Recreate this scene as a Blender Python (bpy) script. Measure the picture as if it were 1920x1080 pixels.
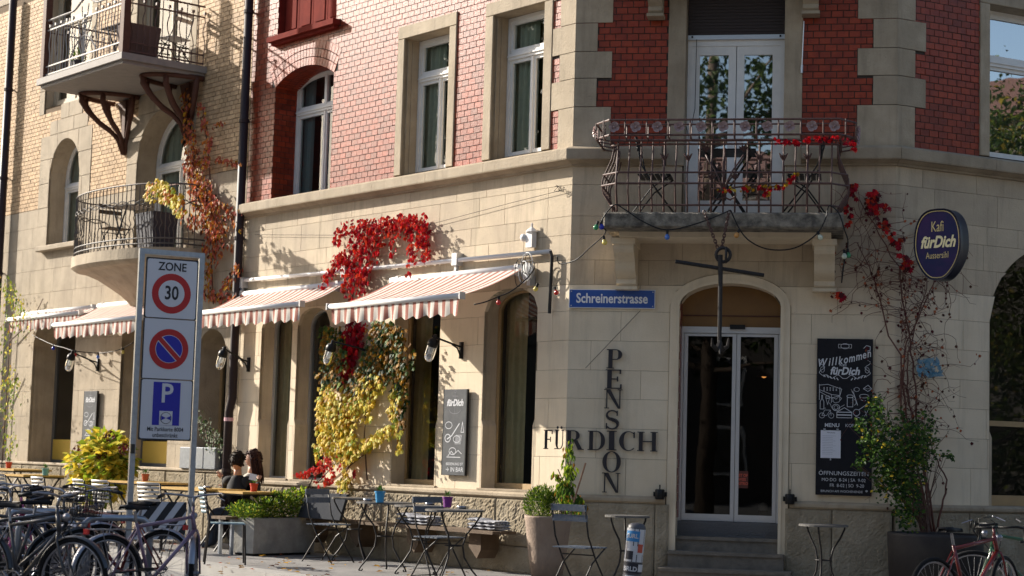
import bpy, math, random
from mathutils import Vector, Matrix, noise
rnd = random.Random(11)
for o in list(bpy.data.objects): bpy.data.objects.remove(o)
scene = bpy.context.scene
col = scene.collection
PI = math.pi; R = math.radians

# ------------------------------------------------------------------ camera
F = 3400.0                                   # focal length in pixels of a 1920 wide picture
PITCH, ROLL = 0.09535775, 0.02845115
DEP_A = Vector((0.65055, 20.35216)); DIR_L = -0.6903705; DIR_C = -1.3904244; DIR_R = 1.0963919
CZ = 1.2645                                  # camera height above the pavement
cp, sp, cr, sr = math.cos(PITCH), math.sin(PITCH), math.cos(ROLL), math.sin(ROLL)
CM = Matrix(((cr, -sr, 0), (sr, cr, 0), (0, 0, 1))) @ Matrix(((1, 0, 0), (0, cp, sp), (0, -sp, cp)))
def _w(v): return Vector((v[0], v[2], -v[1]))
ax = _w(CM.transposed() @ Vector((1, 0, 0))); ay = _w(CM.transposed() @ Vector((0, -1, 0))); az = _w(CM.transposed() @ Vector((0, 0, -1)))
cam = bpy.data.cameras.new('camera'); camo = bpy.data.objects.new('camera', cam); col.objects.link(camo)
camo.matrix_world = Matrix(((ax.x, ay.x, az.x, 0), (ax.y, ay.y, az.y, 0), (ax.z, ay.z, az.z, CZ), (0, 0, 0, 1)))
cam.sensor_width = 36; cam.lens = F / 1920 * 36; cam.clip_end = 600; cam.clip_start = .1
cam.dof.use_dof = True; cam.dof.focus_distance = 20.3; cam.dof.aperture_fstop = 2.2
scene.camera = camo

# ------------------------------------------------------------------ light
SUN = Vector((-2.30, 1.217, 1.24)).normalized()          # towards the sun: low, up the street to the left
w = bpy.data.worlds.new('World'); scene.world = w; w.use_nodes = True
nt = w.node_tree; nt.nodes.clear()
sky = nt.nodes.new('ShaderNodeTexSky'); sky.sky_type = 'NISHITA'; sky.sun_disc = False
sky.sun_elevation = math.asin(SUN.z); sky.sun_rotation = math.atan2(SUN.x, SUN.y)
sky.air_density = 1.0; sky.dust_density = 2.2; sky.ozone_density = .4
bg = nt.nodes.new('ShaderNodeBackground'); bg.inputs[1].default_value = .105
wo = nt.nodes.new('ShaderNodeOutputWorld'); nt.links.new(sky.outputs[0], bg.inputs[0]); nt.links.new(bg.outputs[0], wo.inputs[0])
sl = bpy.data.lights.new('sun', 'SUN'); so = bpy.data.objects.new('sun', sl); col.objects.link(so)
sl.energy = 4.8; sl.angle = R(.53); sl.color = (1, .93, .82)
so.rotation_euler = SUN.to_track_quat('Z', 'Y').to_euler()
scene.view_settings.view_transform = 'Standard'; scene.view_settings.look = 'None'
scene.view_settings.gamma = 1; scene.view_settings.exposure = 1.0; scene.view_settings.use_curve_mapping = False
scene.render.engine = 'CYCLES'

# ------------------------------------------------------------------ pixel <-> place helpers (pixels of the 1920x1080 photograph)
def ray(px, py): return _w(CM.transposed() @ Vector((px - 960, py - 540, F)))
def V2(a): return Vector((a[0], a[1]))
dL = Vector((math.sin(DIR_L), math.cos(DIR_L))); dC = -Vector((math.sin(DIR_C), math.cos(DIR_C))); dR = Vector((math.sin(DIR_R), math.cos(DIR_R)))
A = DEP_A; B = Vector((4.18738, 19.70721))
class Frame:
    """wall frame: x right along the wall, y into the wall, z up"""
    def __init__(s, O, ux):
        s.O = O; s.ux = ux; s.n = Vector((ux.y, -ux.x))
        s.M = Matrix(((ux.x, -s.n.x, 0, O.x), (ux.y, -s.n.y, 0, O.y), (0, 0, 1, 0), (0, 0, 0, 1)))
    def uz(s, px, py, e=0):
        d = ray(px, py); q = s.O + s.n * e; t = q.dot(s.n) / V2(d).dot(s.n); p = d * t
        return (V2(p) - s.O).dot(s.ux), p.z + CZ
    def W(s, u, e, z):
        q = s.O + s.ux * u + s.n * e; return Vector((q.x, q.y, z))
FL = Frame(A, -dL); FC = Frame(A, dC); FR = Frame(B, dR)
def onz(px, py, z=0.0):
    d = ray(px, py); t = (z - CZ) / d.z; return Vector((d.x * t, d.y * t, z))
def atd(px, py, dep):
    d = ray(px, py); t = dep / F; return Vector((d.x * t, d.y * t, d.z * t + CZ))
I4 = Matrix.Identity(4)

# ------------------------------------------------------------------ materials
MATS = {}
def mat(name, c, rough=.7, c2=None, nscale=4., namt=.5, isl=0., bump=0., bscale=30., metal=0., spec=.5, streak=0., trans=0., objrand=0., coat=0., spots=0.):
    m = bpy.data.materials.new(name); m.use_nodes = True; n = m.node_tree.nodes; l = m.node_tree.links
    p = n['Principled BSDF']; p.inputs['Roughness'].default_value = rough; p.inputs['Metallic'].default_value = metal
    p.inputs['Specular IOR Level'].default_value = spec
    if coat: p.inputs['Coat Weight'].default_value = coat; p.inputs['Coat Roughness'].default_value = .15
    g = n.new('ShaderNodeNewGeometry')
    cur = None
    def mix(fac, a, b, mode='MIX'):
        x = n.new('ShaderNodeMix'); x.data_type = 'RGBA'; x.blend_type = mode
        for s, v in ((0, fac), (6, a), (7, b)):
            if isinstance(v, (int, float)): x.inputs[s].default_value = v
            elif isinstance(v, tuple): x.inputs[s].default_value = (*v[:3], 1)
            else: l.new(v, x.inputs[s])
        return x.outputs[2]
    def ntex(scale, detail=4, vec=None, rough=.6):
        t = n.new('ShaderNodeTexNoise'); t.inputs['Scale'].default_value = scale; t.inputs['Detail'].default_value = detail; t.inputs['Roughness'].default_value = rough
        l.new(vec or g.outputs['Position'], t.inputs['Vector']); return t.outputs[0]
    def ramp(x, a, b):
        r = n.new('ShaderNodeMapRange'); r.inputs[1].default_value = a; r.inputs[2].default_value = b; l.new(x, r.inputs[0]); return r.outputs[0]
    cur = c
    if c2: cur = mix(ramp(ntex(nscale), .5 - .25 / max(namt, .01) * .5, .5 + .25 / max(namt, .01) * .5), c, c2)
    if isl:
        r = n.new('ShaderNodeMapRange'); l.new(g.outputs['Random Per Island'], r.inputs[0]); r.inputs[3].default_value = 1 - isl; r.inputs[4].default_value = 1 + isl * .7
        cur = mix(1., cur, r.outputs[0], 'MULTIPLY')
    if objrand:
        oi = n.new('ShaderNodeObjectInfo'); r = n.new('ShaderNodeMapRange'); l.new(oi.outputs['Random'], r.inputs[0]); r.inputs[3].default_value = 1 - objrand; r.inputs[4].default_value = 1 + objrand * .7
        cur = mix(1., cur, r.outputs[0], 'MULTIPLY')
    if streak:
        mp = n.new('ShaderNodeMapping'); mp.inputs['Scale'].default_value = (5, 5, .5); l.new(g.outputs['Position'], mp.inputs['Vector'])
        a = ramp(ntex(1.6, 5, mp.outputs[0], .7), .5, .72)
        k = n.new('ShaderNodeMath'); k.operation = 'MULTIPLY'; l.new(a, k.inputs[0]); k.inputs[1].default_value = streak
        cur = mix(k.outputs[0], cur, tuple(x * .45 for x in c))
    if spots:
        a = ramp(ntex(34, 3, None, .75), .66, .74)
        k = n.new('ShaderNodeMath'); k.operation = 'MULTIPLY'; l.new(a, k.inputs[0]); k.inputs[1].default_value = spots
        cur = mix(k.outputs[0], cur, tuple(x * .3 for x in c))
    if isinstance(cur, tuple): p.inputs['Base Color'].default_value = (*cur, 1)
    else: l.new(cur, p.inputs['Base Color'])
    if bump:
        b = n.new('ShaderNodeBump'); b.inputs['Strength'].default_value = bump; b.inputs['Distance'].default_value = .02
        l.new(ntex(bscale, 5), b.inputs['Height']); l.new(b.outputs[0], p.inputs['Normal'])
    if trans:
        t = n.new('ShaderNodeBsdfTranslucent'); 
        if isinstance(cur, tuple): t.inputs[0].default_value = (*cur, 1)
        else: l.new(cur, t.inputs[0])
        x = n.new('ShaderNodeMixShader'); x.inputs[0].default_value = trans
        l.new(p.outputs[0], x.inputs[1]); l.new(t.outputs[0], x.inputs[2]); l.new(x.outputs[0], n['Material Output'].inputs[0])
    m['_c'] = c; MATS[name] = m; return m
M_ = MATS
STONE = (.56, .46, .325)
mat('stone', STONE, .75, (.45, .365, .265), 2.2, .7, isl=.07, objrand=.10, bump=.25, bscale=45, spec=.3, streak=.5, spots=.5)
mat('stone_trim', (.43, .35, .25), .75, (.32, .255, .175), 3., .7, isl=.05, objrand=.12, bump=.3, bscale=40, spec=.3, streak=.5, spots=.6)
mat('stone_grey', (.30, .27, .21), .85, (.17, .15, .125), 2.5, .8, isl=.08, bump=.5, bscale=35, spec=.2, streak=.4, spots=.7)
mat('rough_stone', (.40, .34, .25), .95, (.27, .22, .15), 3.0, .8, isl=.08, bump=1.0, bscale=38, spec=.15, streak=.3, spots=.3)
mat('weathered_concrete', (.30, .265, .21), .95, (.085, .075, .062), 9, .9, bump=.9, bscale=60, spots=.8)
mat('painted_stone', (.75, .64, .48), .8, (.64, .53, .38), 1.5, .6, isl=.03, objrand=.05, bump=.15, bscale=60, spec=.3, streak=.28, spots=.25)
mat('glazed_brick', (.32, .042, .009), .42, (.22, .024, .006), 9, .8, isl=.3, bump=.15, bscale=50, spec=.42, objrand=.18, spots=.2)
mat('cream_brick', (.55, .38, .225), .6, (.45, .305, .175), 3, .7, isl=.2, bump=.15, bscale=60, spec=.12)
mat('mortar', (.045, .035, .03), .95)
mat('mortar_brown', (.13, .085, .045), .95)
mat('joint', (.14, .11, .075), .95)
mat('white_paint', (.80, .78, .74), .4, (.7, .69, .66), 8, .5, spec=.5)
mat('alu', (.55, .56, .58), .35, metal=.6)
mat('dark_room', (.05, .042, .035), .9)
mat('curtain', (.72, .74, .60), .9, (.60, .63, .52), 12, .6, trans=.35)
mat('curtain_blue', (.28, .34, .36), .9, (.22, .28, .30), 3, .6, trans=.1)
mat('brown_curtain', (.20, .12, .06), .9, (.13, .08, .04), 12, .6)
mat('yellow_panel', (.66, .45, .08), .6)
mat('orange_panel', (.22, .105, .02), .45, (.15, .07, .015), 2, .6)
mat('rust_iron', (.105, .052, .042), .55, (.07, .032, .026), 25, .8, spec=.5, bump=.2)
mat('grey_iron', (.30, .28, .26), .5, spec=.5)
mat('brown_paint', (.11, .05, .035), .6, (.08, .035, .025), 10, .6, spec=.15)
mat('dark_pipe', (.03, .02, .022), .5, spec=.2)
mat('black_metal', (.008, .008, .009), .45, spec=.3)
mat('dark_iron', (.02, .019, .02), .5, (.035, .03, .028), 30, .7, metal=.2, spec=.3)
mat('galvanised', (.38, .41, .46), .38, (.30, .33, .38), 20, .7, metal=.75)
mat('oxide_red_paint', (.20, .028, .018), .85, (.15, .02, .014), 6, .7, spec=.08)
mat('blind', (.03, .018, .016), .6)
mat('asphalt', (.22, .21, .20), .9, (.17, .165, .16), 1.2, .7, bump=.4, bscale=90, spots=.3)
mat('pavement', (.235, .225, .215), .9, (.16, .152, .146), 1.0, .7, bump=.4, bscale=90, spots=.3)
mat('kerb', (.34, .325, .30), .85, (.27, .255, .24), 3, .6, isl=.1)
mat('steel_plate', (.12, .12, .125), .4, metal=.7, bump=.6, bscale=70)
mat('step_stone', (.21, .18, .145), .8, (.13, .115, .095), 8, .7, bump=.4)

def glass_mat(name, tint=(.85, .9, .86), boost=1.4, add=.0, rough=.01):
    m = bpy.data.materials.new(name); m.use_nodes = True; n = m.node_tree.nodes; l = m.node_tree.links; n.remove(n['Principled BSDF'])
    t = n.new('ShaderNodeBsdfTransparent'); t.inputs[0].default_value = (*tint, 1)
    g = n.new('ShaderNodeBsdfGlossy'); g.inputs['Roughness'].default_value = rough; g.inputs[0].default_value = (.95, .97, 1, 1)
    f = n.new('ShaderNodeFresnel'); f.inputs[0].default_value = 1.5
    tx = n.new('ShaderNodeTexNoise'); tx.inputs['Scale'].default_value = 1.3
    ge = n.new('ShaderNodeNewGeometry'); l.new(ge.outputs['Position'], tx.inputs['Vector'])
    b = n.new('ShaderNodeBump'); b.inputs['Strength'].default_value = .05; b.inputs['Distance'].default_value = .03; l.new(tx.outputs[0], b.inputs['Height']); l.new(b.outputs[0], g.inputs['Normal'])
    k = n.new('ShaderNodeMath'); k.operation = 'MULTIPLY_ADD'; k.use_clamp = True; l.new(f.outputs[0], k.inputs[0]); k.inputs[1].default_value = boost; k.inputs[2].default_value = add
    x = n.new('ShaderNodeMixShader'); l.new(k.outputs[0], x.inputs[0]); l.new(t.outputs[0], x.inputs[1]); l.new(g.outputs[0], x.inputs[2]); l.new(x.outputs[0], n['Material Output'].inputs[0])
    MATS[name] = m; return m
glass_mat('glass'); glass_mat('coated_glass', (.45, .5, .5), 3.0, .28); glass_mat('dark_glass', (.3, .28, .25), .8, .0)
glass_mat('lamp_glass', (.95, .97, .97), 1.6, .22)

# ------------------------------------------------------------------ mesh builder
WM = {}                                       # world matrices of what has been built
class MB:
    def __init__(s): s.v = []; s.f = []; s.mi = []
    def add(s, vs, fs, m=0):
        b = len(s.v); s.v += [tuple(x) for x in vs]; s.f += [tuple(i + b for i in f) for f in fs]; s.mi += [m] * len(fs); return s
    def box(s, x0, x1, y0, y1, z0, z1, m=0, T=None):
        vs = [(x, y, z) for x in (x0, x1) for y in (y0, y1) for z in (z0, z1)]
        if T: vs = [T @ Vector(q) for q in vs]
        return s.add(vs, [(0, 1, 3, 2), (4, 6, 7, 5), (0, 4, 5, 1), (2, 3, 7, 6), (0, 2, 6, 4), (1, 5, 7, 3)], m)
    def bar(s, p, q, w=.02, h=None, m=0, up=(0, 0, 1)):
        """rectangular bar from p to q"""
        p, q = Vector(p), Vector(q); h = h or w; d = (q - p).normalized(); u = Vector(up)
        if abs(d.dot(u)) > .98: u = Vector((0, 1, 0))
        a = d.cross(u).normalized() * w / 2; b = a.cross(d).normalized() * h / 2
        vs = [p - a - b, p + a - b, p + a + b, p - a + b, q - a - b, q + a - b, q + a + b, q - a + b]
        return s.add(vs, [(0, 3, 2, 1), (4, 5, 6, 7), (0, 1, 5, 4), (1, 2, 6, 5), (2, 3, 7, 6), (3, 0, 4, 7)], m)
    def tube(s, path, r=.01, n=6, m=0, closed=False, cap=True):
        P = [Vector(q) for q in path]; N = len(P)
        if N < 2: return s
        rs = r if isinstance(r, (list, tuple)) else [r] * N
        vs = []; prev = None
        for i in range(N):
            if closed: t = (P[(i + 1) % N] - P[i - 1])
            else: t = P[min(i + 1, N - 1)] - P[max(i - 1, 0)]
            if t.length < 1e-9: t = Vector((0, 0, 1))
            t.normalize()
            if prev is None:
                u = Vector((0, 0, 1)) if abs(t.z) < .9 else Vector((1, 0, 0)); a = t.cross(u).normalized()
            else:
                a = prev - t * prev.dot(t)
                a = a.normalized() if a.length > 1e-6 else t.orthogonal().normalized()
            prev = a; b = t.cross(a)
            for k in range(n):
                g = 2 * PI * k / n; vs.append(P[i] + (a * math.cos(g) + b * math.sin(g)) * rs[i])
        fs = []
        for i in range(N if closed else N - 1):
            j = (i + 1) % N
            for k in range(n): fs.append((i * n + k, i * n + (k + 1) % n, j * n + (k + 1) % n, j * n + k))
        if cap and not closed: fs += [tuple(range(n))[::-1], tuple((N - 1) * n + k for k in range(n))]
        return s.add(vs, fs, m)
    def cyl(s, p, q, r, n=12, m=0, r2=None): return s.tube([p, q], [r, r if r2 is None else r2], n, m)
    def lathe(s, prof, n=20, c=(0, 0, 0), m=0, T=None):
        c = Vector(c); vs = []
        for (r, z) in prof:
            for k in range(n):
                g = 2 * PI * k / n; q = Vector((r * math.cos(g), r * math.sin(g), z)); vs.append((T @ q if T else q) + c)
        fs = [(i * n + k, i * n + (k + 1) % n, (i + 1) * n + (k + 1) % n, (i + 1) * n + k) for i in range(len(prof) - 1) for k in range(n)]
        return s.add(vs, fs, m)
    def ball(s, c, r, n=10, m=0, sc=(1, 1, 1)):
        prof = [(max(1e-4, math.sin(PI * i / (n // 2))) * r, -math.cos(PI * i / (n // 2)) * r) for i in range(n // 2 + 1)]
        return s.lathe(prof, n, c, m, Matrix.Diagonal((*sc, 1)).to_3x3())
    def prism(s, poly, y0, y1, m=0, T=None):
        """polygon in x,z extruded along y (y0 is the front)"""
        n = len(poly); vs = [(x, y0, z) for x, z in poly] + [(x, y1, z) for x, z in poly]
        if T: vs = [T @ Vector(q) for q in vs]
        return s.add(vs, [tuple(range(n)), tuple(range(n, 2 * n))[::-1]] + [(i, i + n, (i + 1) % n + n, (i + 1) % n) for i in range(n)], m)
    def stone(s, poly, y0, y1, ch=.006, m=0):
        """block face: chamfered front, sides back to the wall"""
        n = len(poly); ins = []
        ar = sum(poly[i][0] * poly[(i + 1) % n][1] - poly[(i + 1) % n][0] * poly[i][1] for i in range(n))
        sg = 1 if ar > 0 else -1
        for i in range(n):
            a = Vector(poly[i - 1]); b = Vector(poly[i]); c = Vector(poly[(i + 1) % n])
            e1 = (b - a); e2 = (c - b)
            if e1.length < 1e-6 or e2.length < 1e-6: ins.append(tuple(b)); continue
            e1.normalize(); e2.normalize(); n1 = Vector((-e1.y, e1.x)) * sg; n2 = Vector((-e2.y, e2.x)) * sg
            d = n1 + n2; k = max(.5, 1 + n1.dot(n2)); ins.append(tuple(b + d * (ch / k)))
        vs = [(x, y0, z) for x, z in ins] + [(x, y0 + ch, z) for x, z in poly] + [(x, y1, z) for x, z in poly]
        fs = [tuple(range(n))] + [(i, i + n, (i + 1) % n + n, (i + 1) % n) for i in range(n)] + [(i + n, i + 2 * n, (i + 1) % n + 2 * n, (i + 1) % n + n) for i in range(n)]
        return s.add(vs, fs, m)
    def build(s, name, mats, parent=None, M=None, smooth=False, kind=None):
        me = bpy.data.meshes.new(name); me.from_pydata(s.v, [], s.f)
        mats = mats if isinstance(mats, (list, tuple)) else [mats]
        for q in mats: me.materials.append(MATS[q] if isinstance(q, str) else q)
        if len(mats) > 1: me.polygons.foreach_set('material_index', s.mi)
        if smooth: me.polygons.foreach_set('use_smooth', [True] * len(me.polygons))
        me.validate(); me.update()
        return link(name, me, parent, M, kind)
def link(name, data, parent=None, M=None, kind=None):
    o = bpy.data.objects.new(name, data); col.objects.link(o)
    M = M if M is not None else (I4 if not parent else WM[parent.name])
    if parent: o.parent = parent; o.matrix_local = WM[parent.name].inverted() @ M
    else: o.matrix_world = M
    WM[o.name] = M.copy()
    if kind: o['kind'] = kind
    return o
def tag(o, label=None, cat=None, group=None, kind=None):
    if label: o['label'] = label
    if cat: o['category'] = cat
    if group: o['group'] = group
    if kind: o['kind'] = kind
    return o
def thing(name, M, label, cat, group=None):
    if isinstance(M, Vector): M = Matrix.Translation(M)
    o = link(name, None, None, M); o.empty_display_size = .2
    return tag(o, label, cat, group)
def copy_tree(o, M, label=None, parent=None):
    c = o.copy(); col.objects.link(c)
    if parent: c.parent = parent; c.matrix_local = o.matrix_local.copy(); WM[c.name] = WM[parent.name] @ c.matrix_local
    else: c.matrix_world = M; WM[c.name] = M.copy()
    if label: c['label'] = label
    for ch in [q for q in bpy.data.objects if q.parent == o]: copy_tree(ch, None, None, c)
    return c
def TR(p, rz=0, s=1): return Matrix.Translation(Vector(p)) @ Matrix.Rotation(rz, 4, 'Z') @ Matrix.Scale(s, 4)
def slabbed(fr, u, z, e=0): return fr.M @ Matrix.Translation((u, -e, z))

# ------------------------------------------------------------------ walls with openings
class Op:
    def __init__(s, u0, u1, z0, z1, rise=0, power=2): s.u0, s.u1, s.z0, s.z1, s.rise, s.power = u0, u1, z0, z1, rise, power
    def top(s, u):
        if not s.rise: return s.z1
        h = (s.u1 - s.u0) / 2; t = min(1, abs((u - (s.u0 + s.u1) / 2) / h))
        return s.z1 + s.rise * (1 - t ** s.power) ** .5 if s.rise else s.z1
    def outline(s, n=16, g=0):
        """points up the left side, over the arch, down the right, grown by g"""
        P = [(s.u0 - g, s.z0)]
        if not s.rise: P += [(s.u0 - g, s.z1 + g), (s.u1 + g, s.z1 + g)]
        else:
            c = (s.u0 + s.u1) / 2; h = (s.u1 - s.u0) / 2
            for i in range(n + 1):
                a = PI - PI * i / n; x = math.copysign(abs(math.cos(a)) ** (2 / s.power if s.power != 2 else 1), math.cos(a))
                P.append((c + (h + g) * x, s.z1 + (s.rise + g) * math.sin(a) ** (1)))
        P.append((s.u1 + g, s.z0)); return P
def clip(u0, u1, z0, z1, ops):
    zm = (z0 + z1) / 2
    near = [o for o in ops if o.u0 < u1 - 1e-4 and o.u1 > u0 + 1e-4 and o.z0 <= zm and o.z1 + o.rise > z0 + 1e-3]
    if not near: return [[(u0, z0), (u1, z0), (u1, z1), (u0, z1)]]
    br = {u0, u1}
    for o in near:
        for q in (o.u0, o.u1):
            if u0 < q < u1: br.add(q)
        if o.rise and o.z1 < z1:
            a, b = max(u0, o.u0), min(u1, o.u1); k = max(2, int((b - a) / .08) + 1)
            for i in range(k + 1): br.add(a + (b - a) * i / k)
    br = sorted(br); out = []; run = []
    def flush():
        nonlocal run
        if run:
            top = [(run[-1][1], z1), (run[0][0], z1)]; bot = []
            for (a, b, ha, hb) in run:
                if not bot or bot[-1] != (a, ha): bot.append((a, ha))
                bot.append((b, hb))
            poly = bot + top; cl = [poly[0]]
            for q in poly[1:]:
                if (Vector(q) - Vector(cl[-1])).length > 1e-4: cl.append(q)
            if (Vector(cl[0]) - Vector(cl[-1])).length < 1e-4: cl.pop()
            xs = [q[0] for q in cl]; zs = [q[1] for q in cl]
            if len(cl) >= 3 and max(xs) - min(xs) > .015 and max(zs) - min(zs) > .012: out.append(cl)
        run = []
    for a, b in zip(br, br[1:]):
        if b - a < 1e-5: continue
        m = (a + b) / 2; h = z0; ha = hb = z0
        for o in near:
            if o.u0 < m < o.u1:
                t = o.top(m)
                if t > h: h = t; ha = max(z0, o.top(a + 1e-6)); hb = max(z0, o.top(b - 1e-6))
        if h >= z1 - .004: flush(); continue
        run.append((a, b, min(ha, z1 - .001), min(hb, z1 - .001)))
    flush(); return out
def cells(u0, u1, rows, widths, ops, seed=0, joint=.004, half=False):
    """list of polygons of a masonry field; rows: z values bottom to top; widths: (min,max) or fixed"""
    r = random.Random(seed); out = []
    for i, (a, b) in enumerate(zip(rows, rows[1:])):
        u = u0; first = True
        if half: u = u0 - (widths if i % 2 else widths / 2)
        while u < u1 - 1e-4:
            wd = widths if half else r.uniform(*widths)
            if first and not half: wd *= r.uniform(.5, 1)
            first = False
            v = u + wd
            if not half and u1 - v < widths[0] * .45: v = u1
            x0, x1 = max(u, u0), min(v, u1)
            if x1 - x0 > .012:
                for poly in clip(x0 + joint, x1 - joint, a + joint, b - joint, ops): out.append(poly)
            u = v
    return out
def isrect(p): return len(p) == 4
def reveal(mb, o, y0, y1, m=0, n=16, bottom=True):
    P = o.outline(n)
    k = len(P)
    vs = [(x, y0, z) for x, z in P] + [(x, y1, z) for x, z in P]
    fs = [(i, i + 1, i + 1 + k, i + k) for i in range(k - 1)]
    if bottom: fs.append((0, k, 2 * k - 1, k - 1))
    mb.add(vs, fs, m)
def band(mb, o, g, y0, y1, m=0, n=16, sill=False):
    """flat band of width g round an opening, front at y0, back at y1"""
    a = o.outline(n); b = o.outline(n, g); k = len(a)
    vs = [(x, y0, z) for x, z in a] + [(x, y0, z) for x, z in b] + [(x, y1, z) for x, z in a] + [(x, y1, z) for x, z in b]
    fs = []
    for i in range(k - 1):
        fs += [(i, i + 1, i + 1 + k, i + k), (i + k, i + 1 + k, i + 1 + 3 * k, i + 3 * k), (i + 2 * k, i + 1 + 2 * k, i + 1, i)]
    fs += [(0, k, 3 * k, 2 * k), (k - 1, 3 * k - 1, 4 * k - 1, 2 * k - 1)]
    mb.add(vs, fs, m)

# ================================================================== THE GROUND
def struct(o): o['kind'] = 'structure'; return o
k0, k1 = onz(417, 1063), onz(535, 1079)                       # the kerb line seen in the photograph
kd = V2(k1 - k0).normalized(); kn = Vector((kd.y, -kd.x));
if kn.y > 0: kn = -kn
KF = Frame(V2(k0), kd if kd.x > 0 else -kd)                    # frame along the kerb, y pointing to the house
m = MB(); m.box(-60, 60, .30, 70, -.3, 0); struct(m.build('pavement', 'pavement', M=KF.M))
m = MB(); m.add([(-200, -200, -.12), (200, -200, -.12), (200, .02, -.12), (-200, .02, -.12)], [(0, 1, 2, 3)]); struct(m.build('road', 'asphalt', M=KF.M))
m = MB(); m.add([(-300, -300, -.16), (300, -300, -.16), (300, 300, -.16), (-300, 300, -.16)], [(0, 1, 2, 3)]); struct(m.build('ground', 'asphalt'))
kb = None
for i in range(-9, 12):
    m = MB(); m.stone([(i * 1.0 + .004, .0), (i * 1.0 + .996, .0), (i * 1.0 + .996, .13), (i * 1.0 + .004, .13)], 0, .3, .012)
    m.v = [(x, z + .0, -y + .002) for x, y, z in m.v]          # lie it down: top at z = 0
    mm = MB(); mm.box(i + .004, i + .996, 0, .145, -.25, .003); mm.box(i + .004, i + .996, .155, .295, -.25, .003)
    struct(mm.build('kerb_stone', 'kerb', M=KF.M))

# ================================================================== RED BRICK CORNER HOUSE
house = thing('corner_house', Matrix.Translation((A.x, A.y, 0)), 'red brick and sandstone corner house with the cafe on its ground floor', 'building')
ROWS = [.92, 1.33, 1.66, 1.99, 2.31, 2.64, 2.97, 3.27, 3.55, 3.84, 4.05, 4.41, 4.62]
G_ops = [Op(-1.52, -.55, .92, 3.03, .25, 2.2), Op(-3.33, -2.38, .92, 3.03, .25, 2.2), Op(-6.50, -5.71, .92, 3.03, .22, 2.2), Op(-5.58, -4.80, .92, 3.03, .22, 2.2)]
D_op = Op(1.245, 2.36, 0, 3.05, .25, 2.0)
R_ops = [Op(1.34, 3.55, .92, 2.98, .95, 2.0)]
LEFT_END = -7.06; RIGHT_END = 6.5
# upper floor
W3, W2, W1 = Op(-1.50, -.55, 4.86, 6.62), Op(-3.31, -2.365, 4.86, 6.63), Op(-6.40, -4.93, 4.83, 6.43, .2, 2)
FD = Op(1.26, 2.36, 4.0, 6.75)
RW = Op(1.32, 3.0, 4.86, 6.62)
SH = Op(-6.40, -4.93, 7.16, 9.0)
TOPZ = 9.3
def part(mb, name, mats, fr, smooth=False, parent=None, kind=None): return mb.build(name, mats, parent or house, fr.M if isinstance(fr, Frame) else fr, smooth, kind)

def backing(fr, u0, u1, z0, z1, ops, y, name, mt, parent=None):
    m = MB()
    zs = sorted({z0, z1, *[o.z0 for o in ops], *[o.z1 for o in ops], *[o.z1 + o.rise for o in ops]}); zs = [z for z in zs if z0 <= z <= z1]
    for a, b in zip(zs, zs[1:]):
        if b - a < .003: continue
        for p in clip(u0, u1, a, b, ops): m.add([(x, y, z) for x, z in p], [tuple(range(len(p)))])
    return part(m, name, mt, fr, parent=parent)
backing(FL, LEFT_END, 0, 0, 4.66, G_ops, .012, 'wall', 'joint'); backing(FC, 0, 3.59, 0, 4.66, [D_op, FD], .012, 'wall', 'joint'); backing(FR, 0, RIGHT_END, 0, 4.66, R_ops, .012, 'wall', 'joint')
backing(FL, LEFT_END, 0, 4.6, TOPZ, [W1, W2, W3, SH], .006, 'brick_backing', 'mortar'); backing(FC, 0, 3.59, 4.6, TOPZ, [FD], .006, 'brick_backing', 'mortar'); backing(FR, 0, RIGHT_END, 4.6, TOPZ, [RW], .006, 'brick_backing', 'mortar')

# sandstone blocks of the ground floor
def blocks(fr, u0, u1, rows, ops, seed, mt, parent, name='stone_block', y0=0, wd=(.45, .98), jo=.0014, ch=.0022):
    c = 0
    for p in cells(u0, u1, rows, wd, ops, seed, jo):
        m = MB(); m.stone(p, y0, .05, ch); part(m, name, (mt if not callable(mt) else mt(min(q[1] for q in p))), fr, parent=parent); c += 1
    return c
# sill openings reach down to the ledge, jambs are stones of their own
low = lambda z: 'painted_stone' if z < 3.2 else 'stone'
blocks(FL, LEFT_END, .002, ROWS, G_ops, 3, low, house)
DO = Op(D_op.u0 - .11, D_op.u1 + .11, 0, D_op.z1, D_op.rise + .11, 2)
blocks(FC, -.001, 3.597, ROWS, [DO, Op(FD.u0 - .02, FD.u1 + .02, 3.9, 9)], 5, low, house)
blocks(FR, -.002, RIGHT_END, ROWS, R_ops, 8, low, house)

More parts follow.
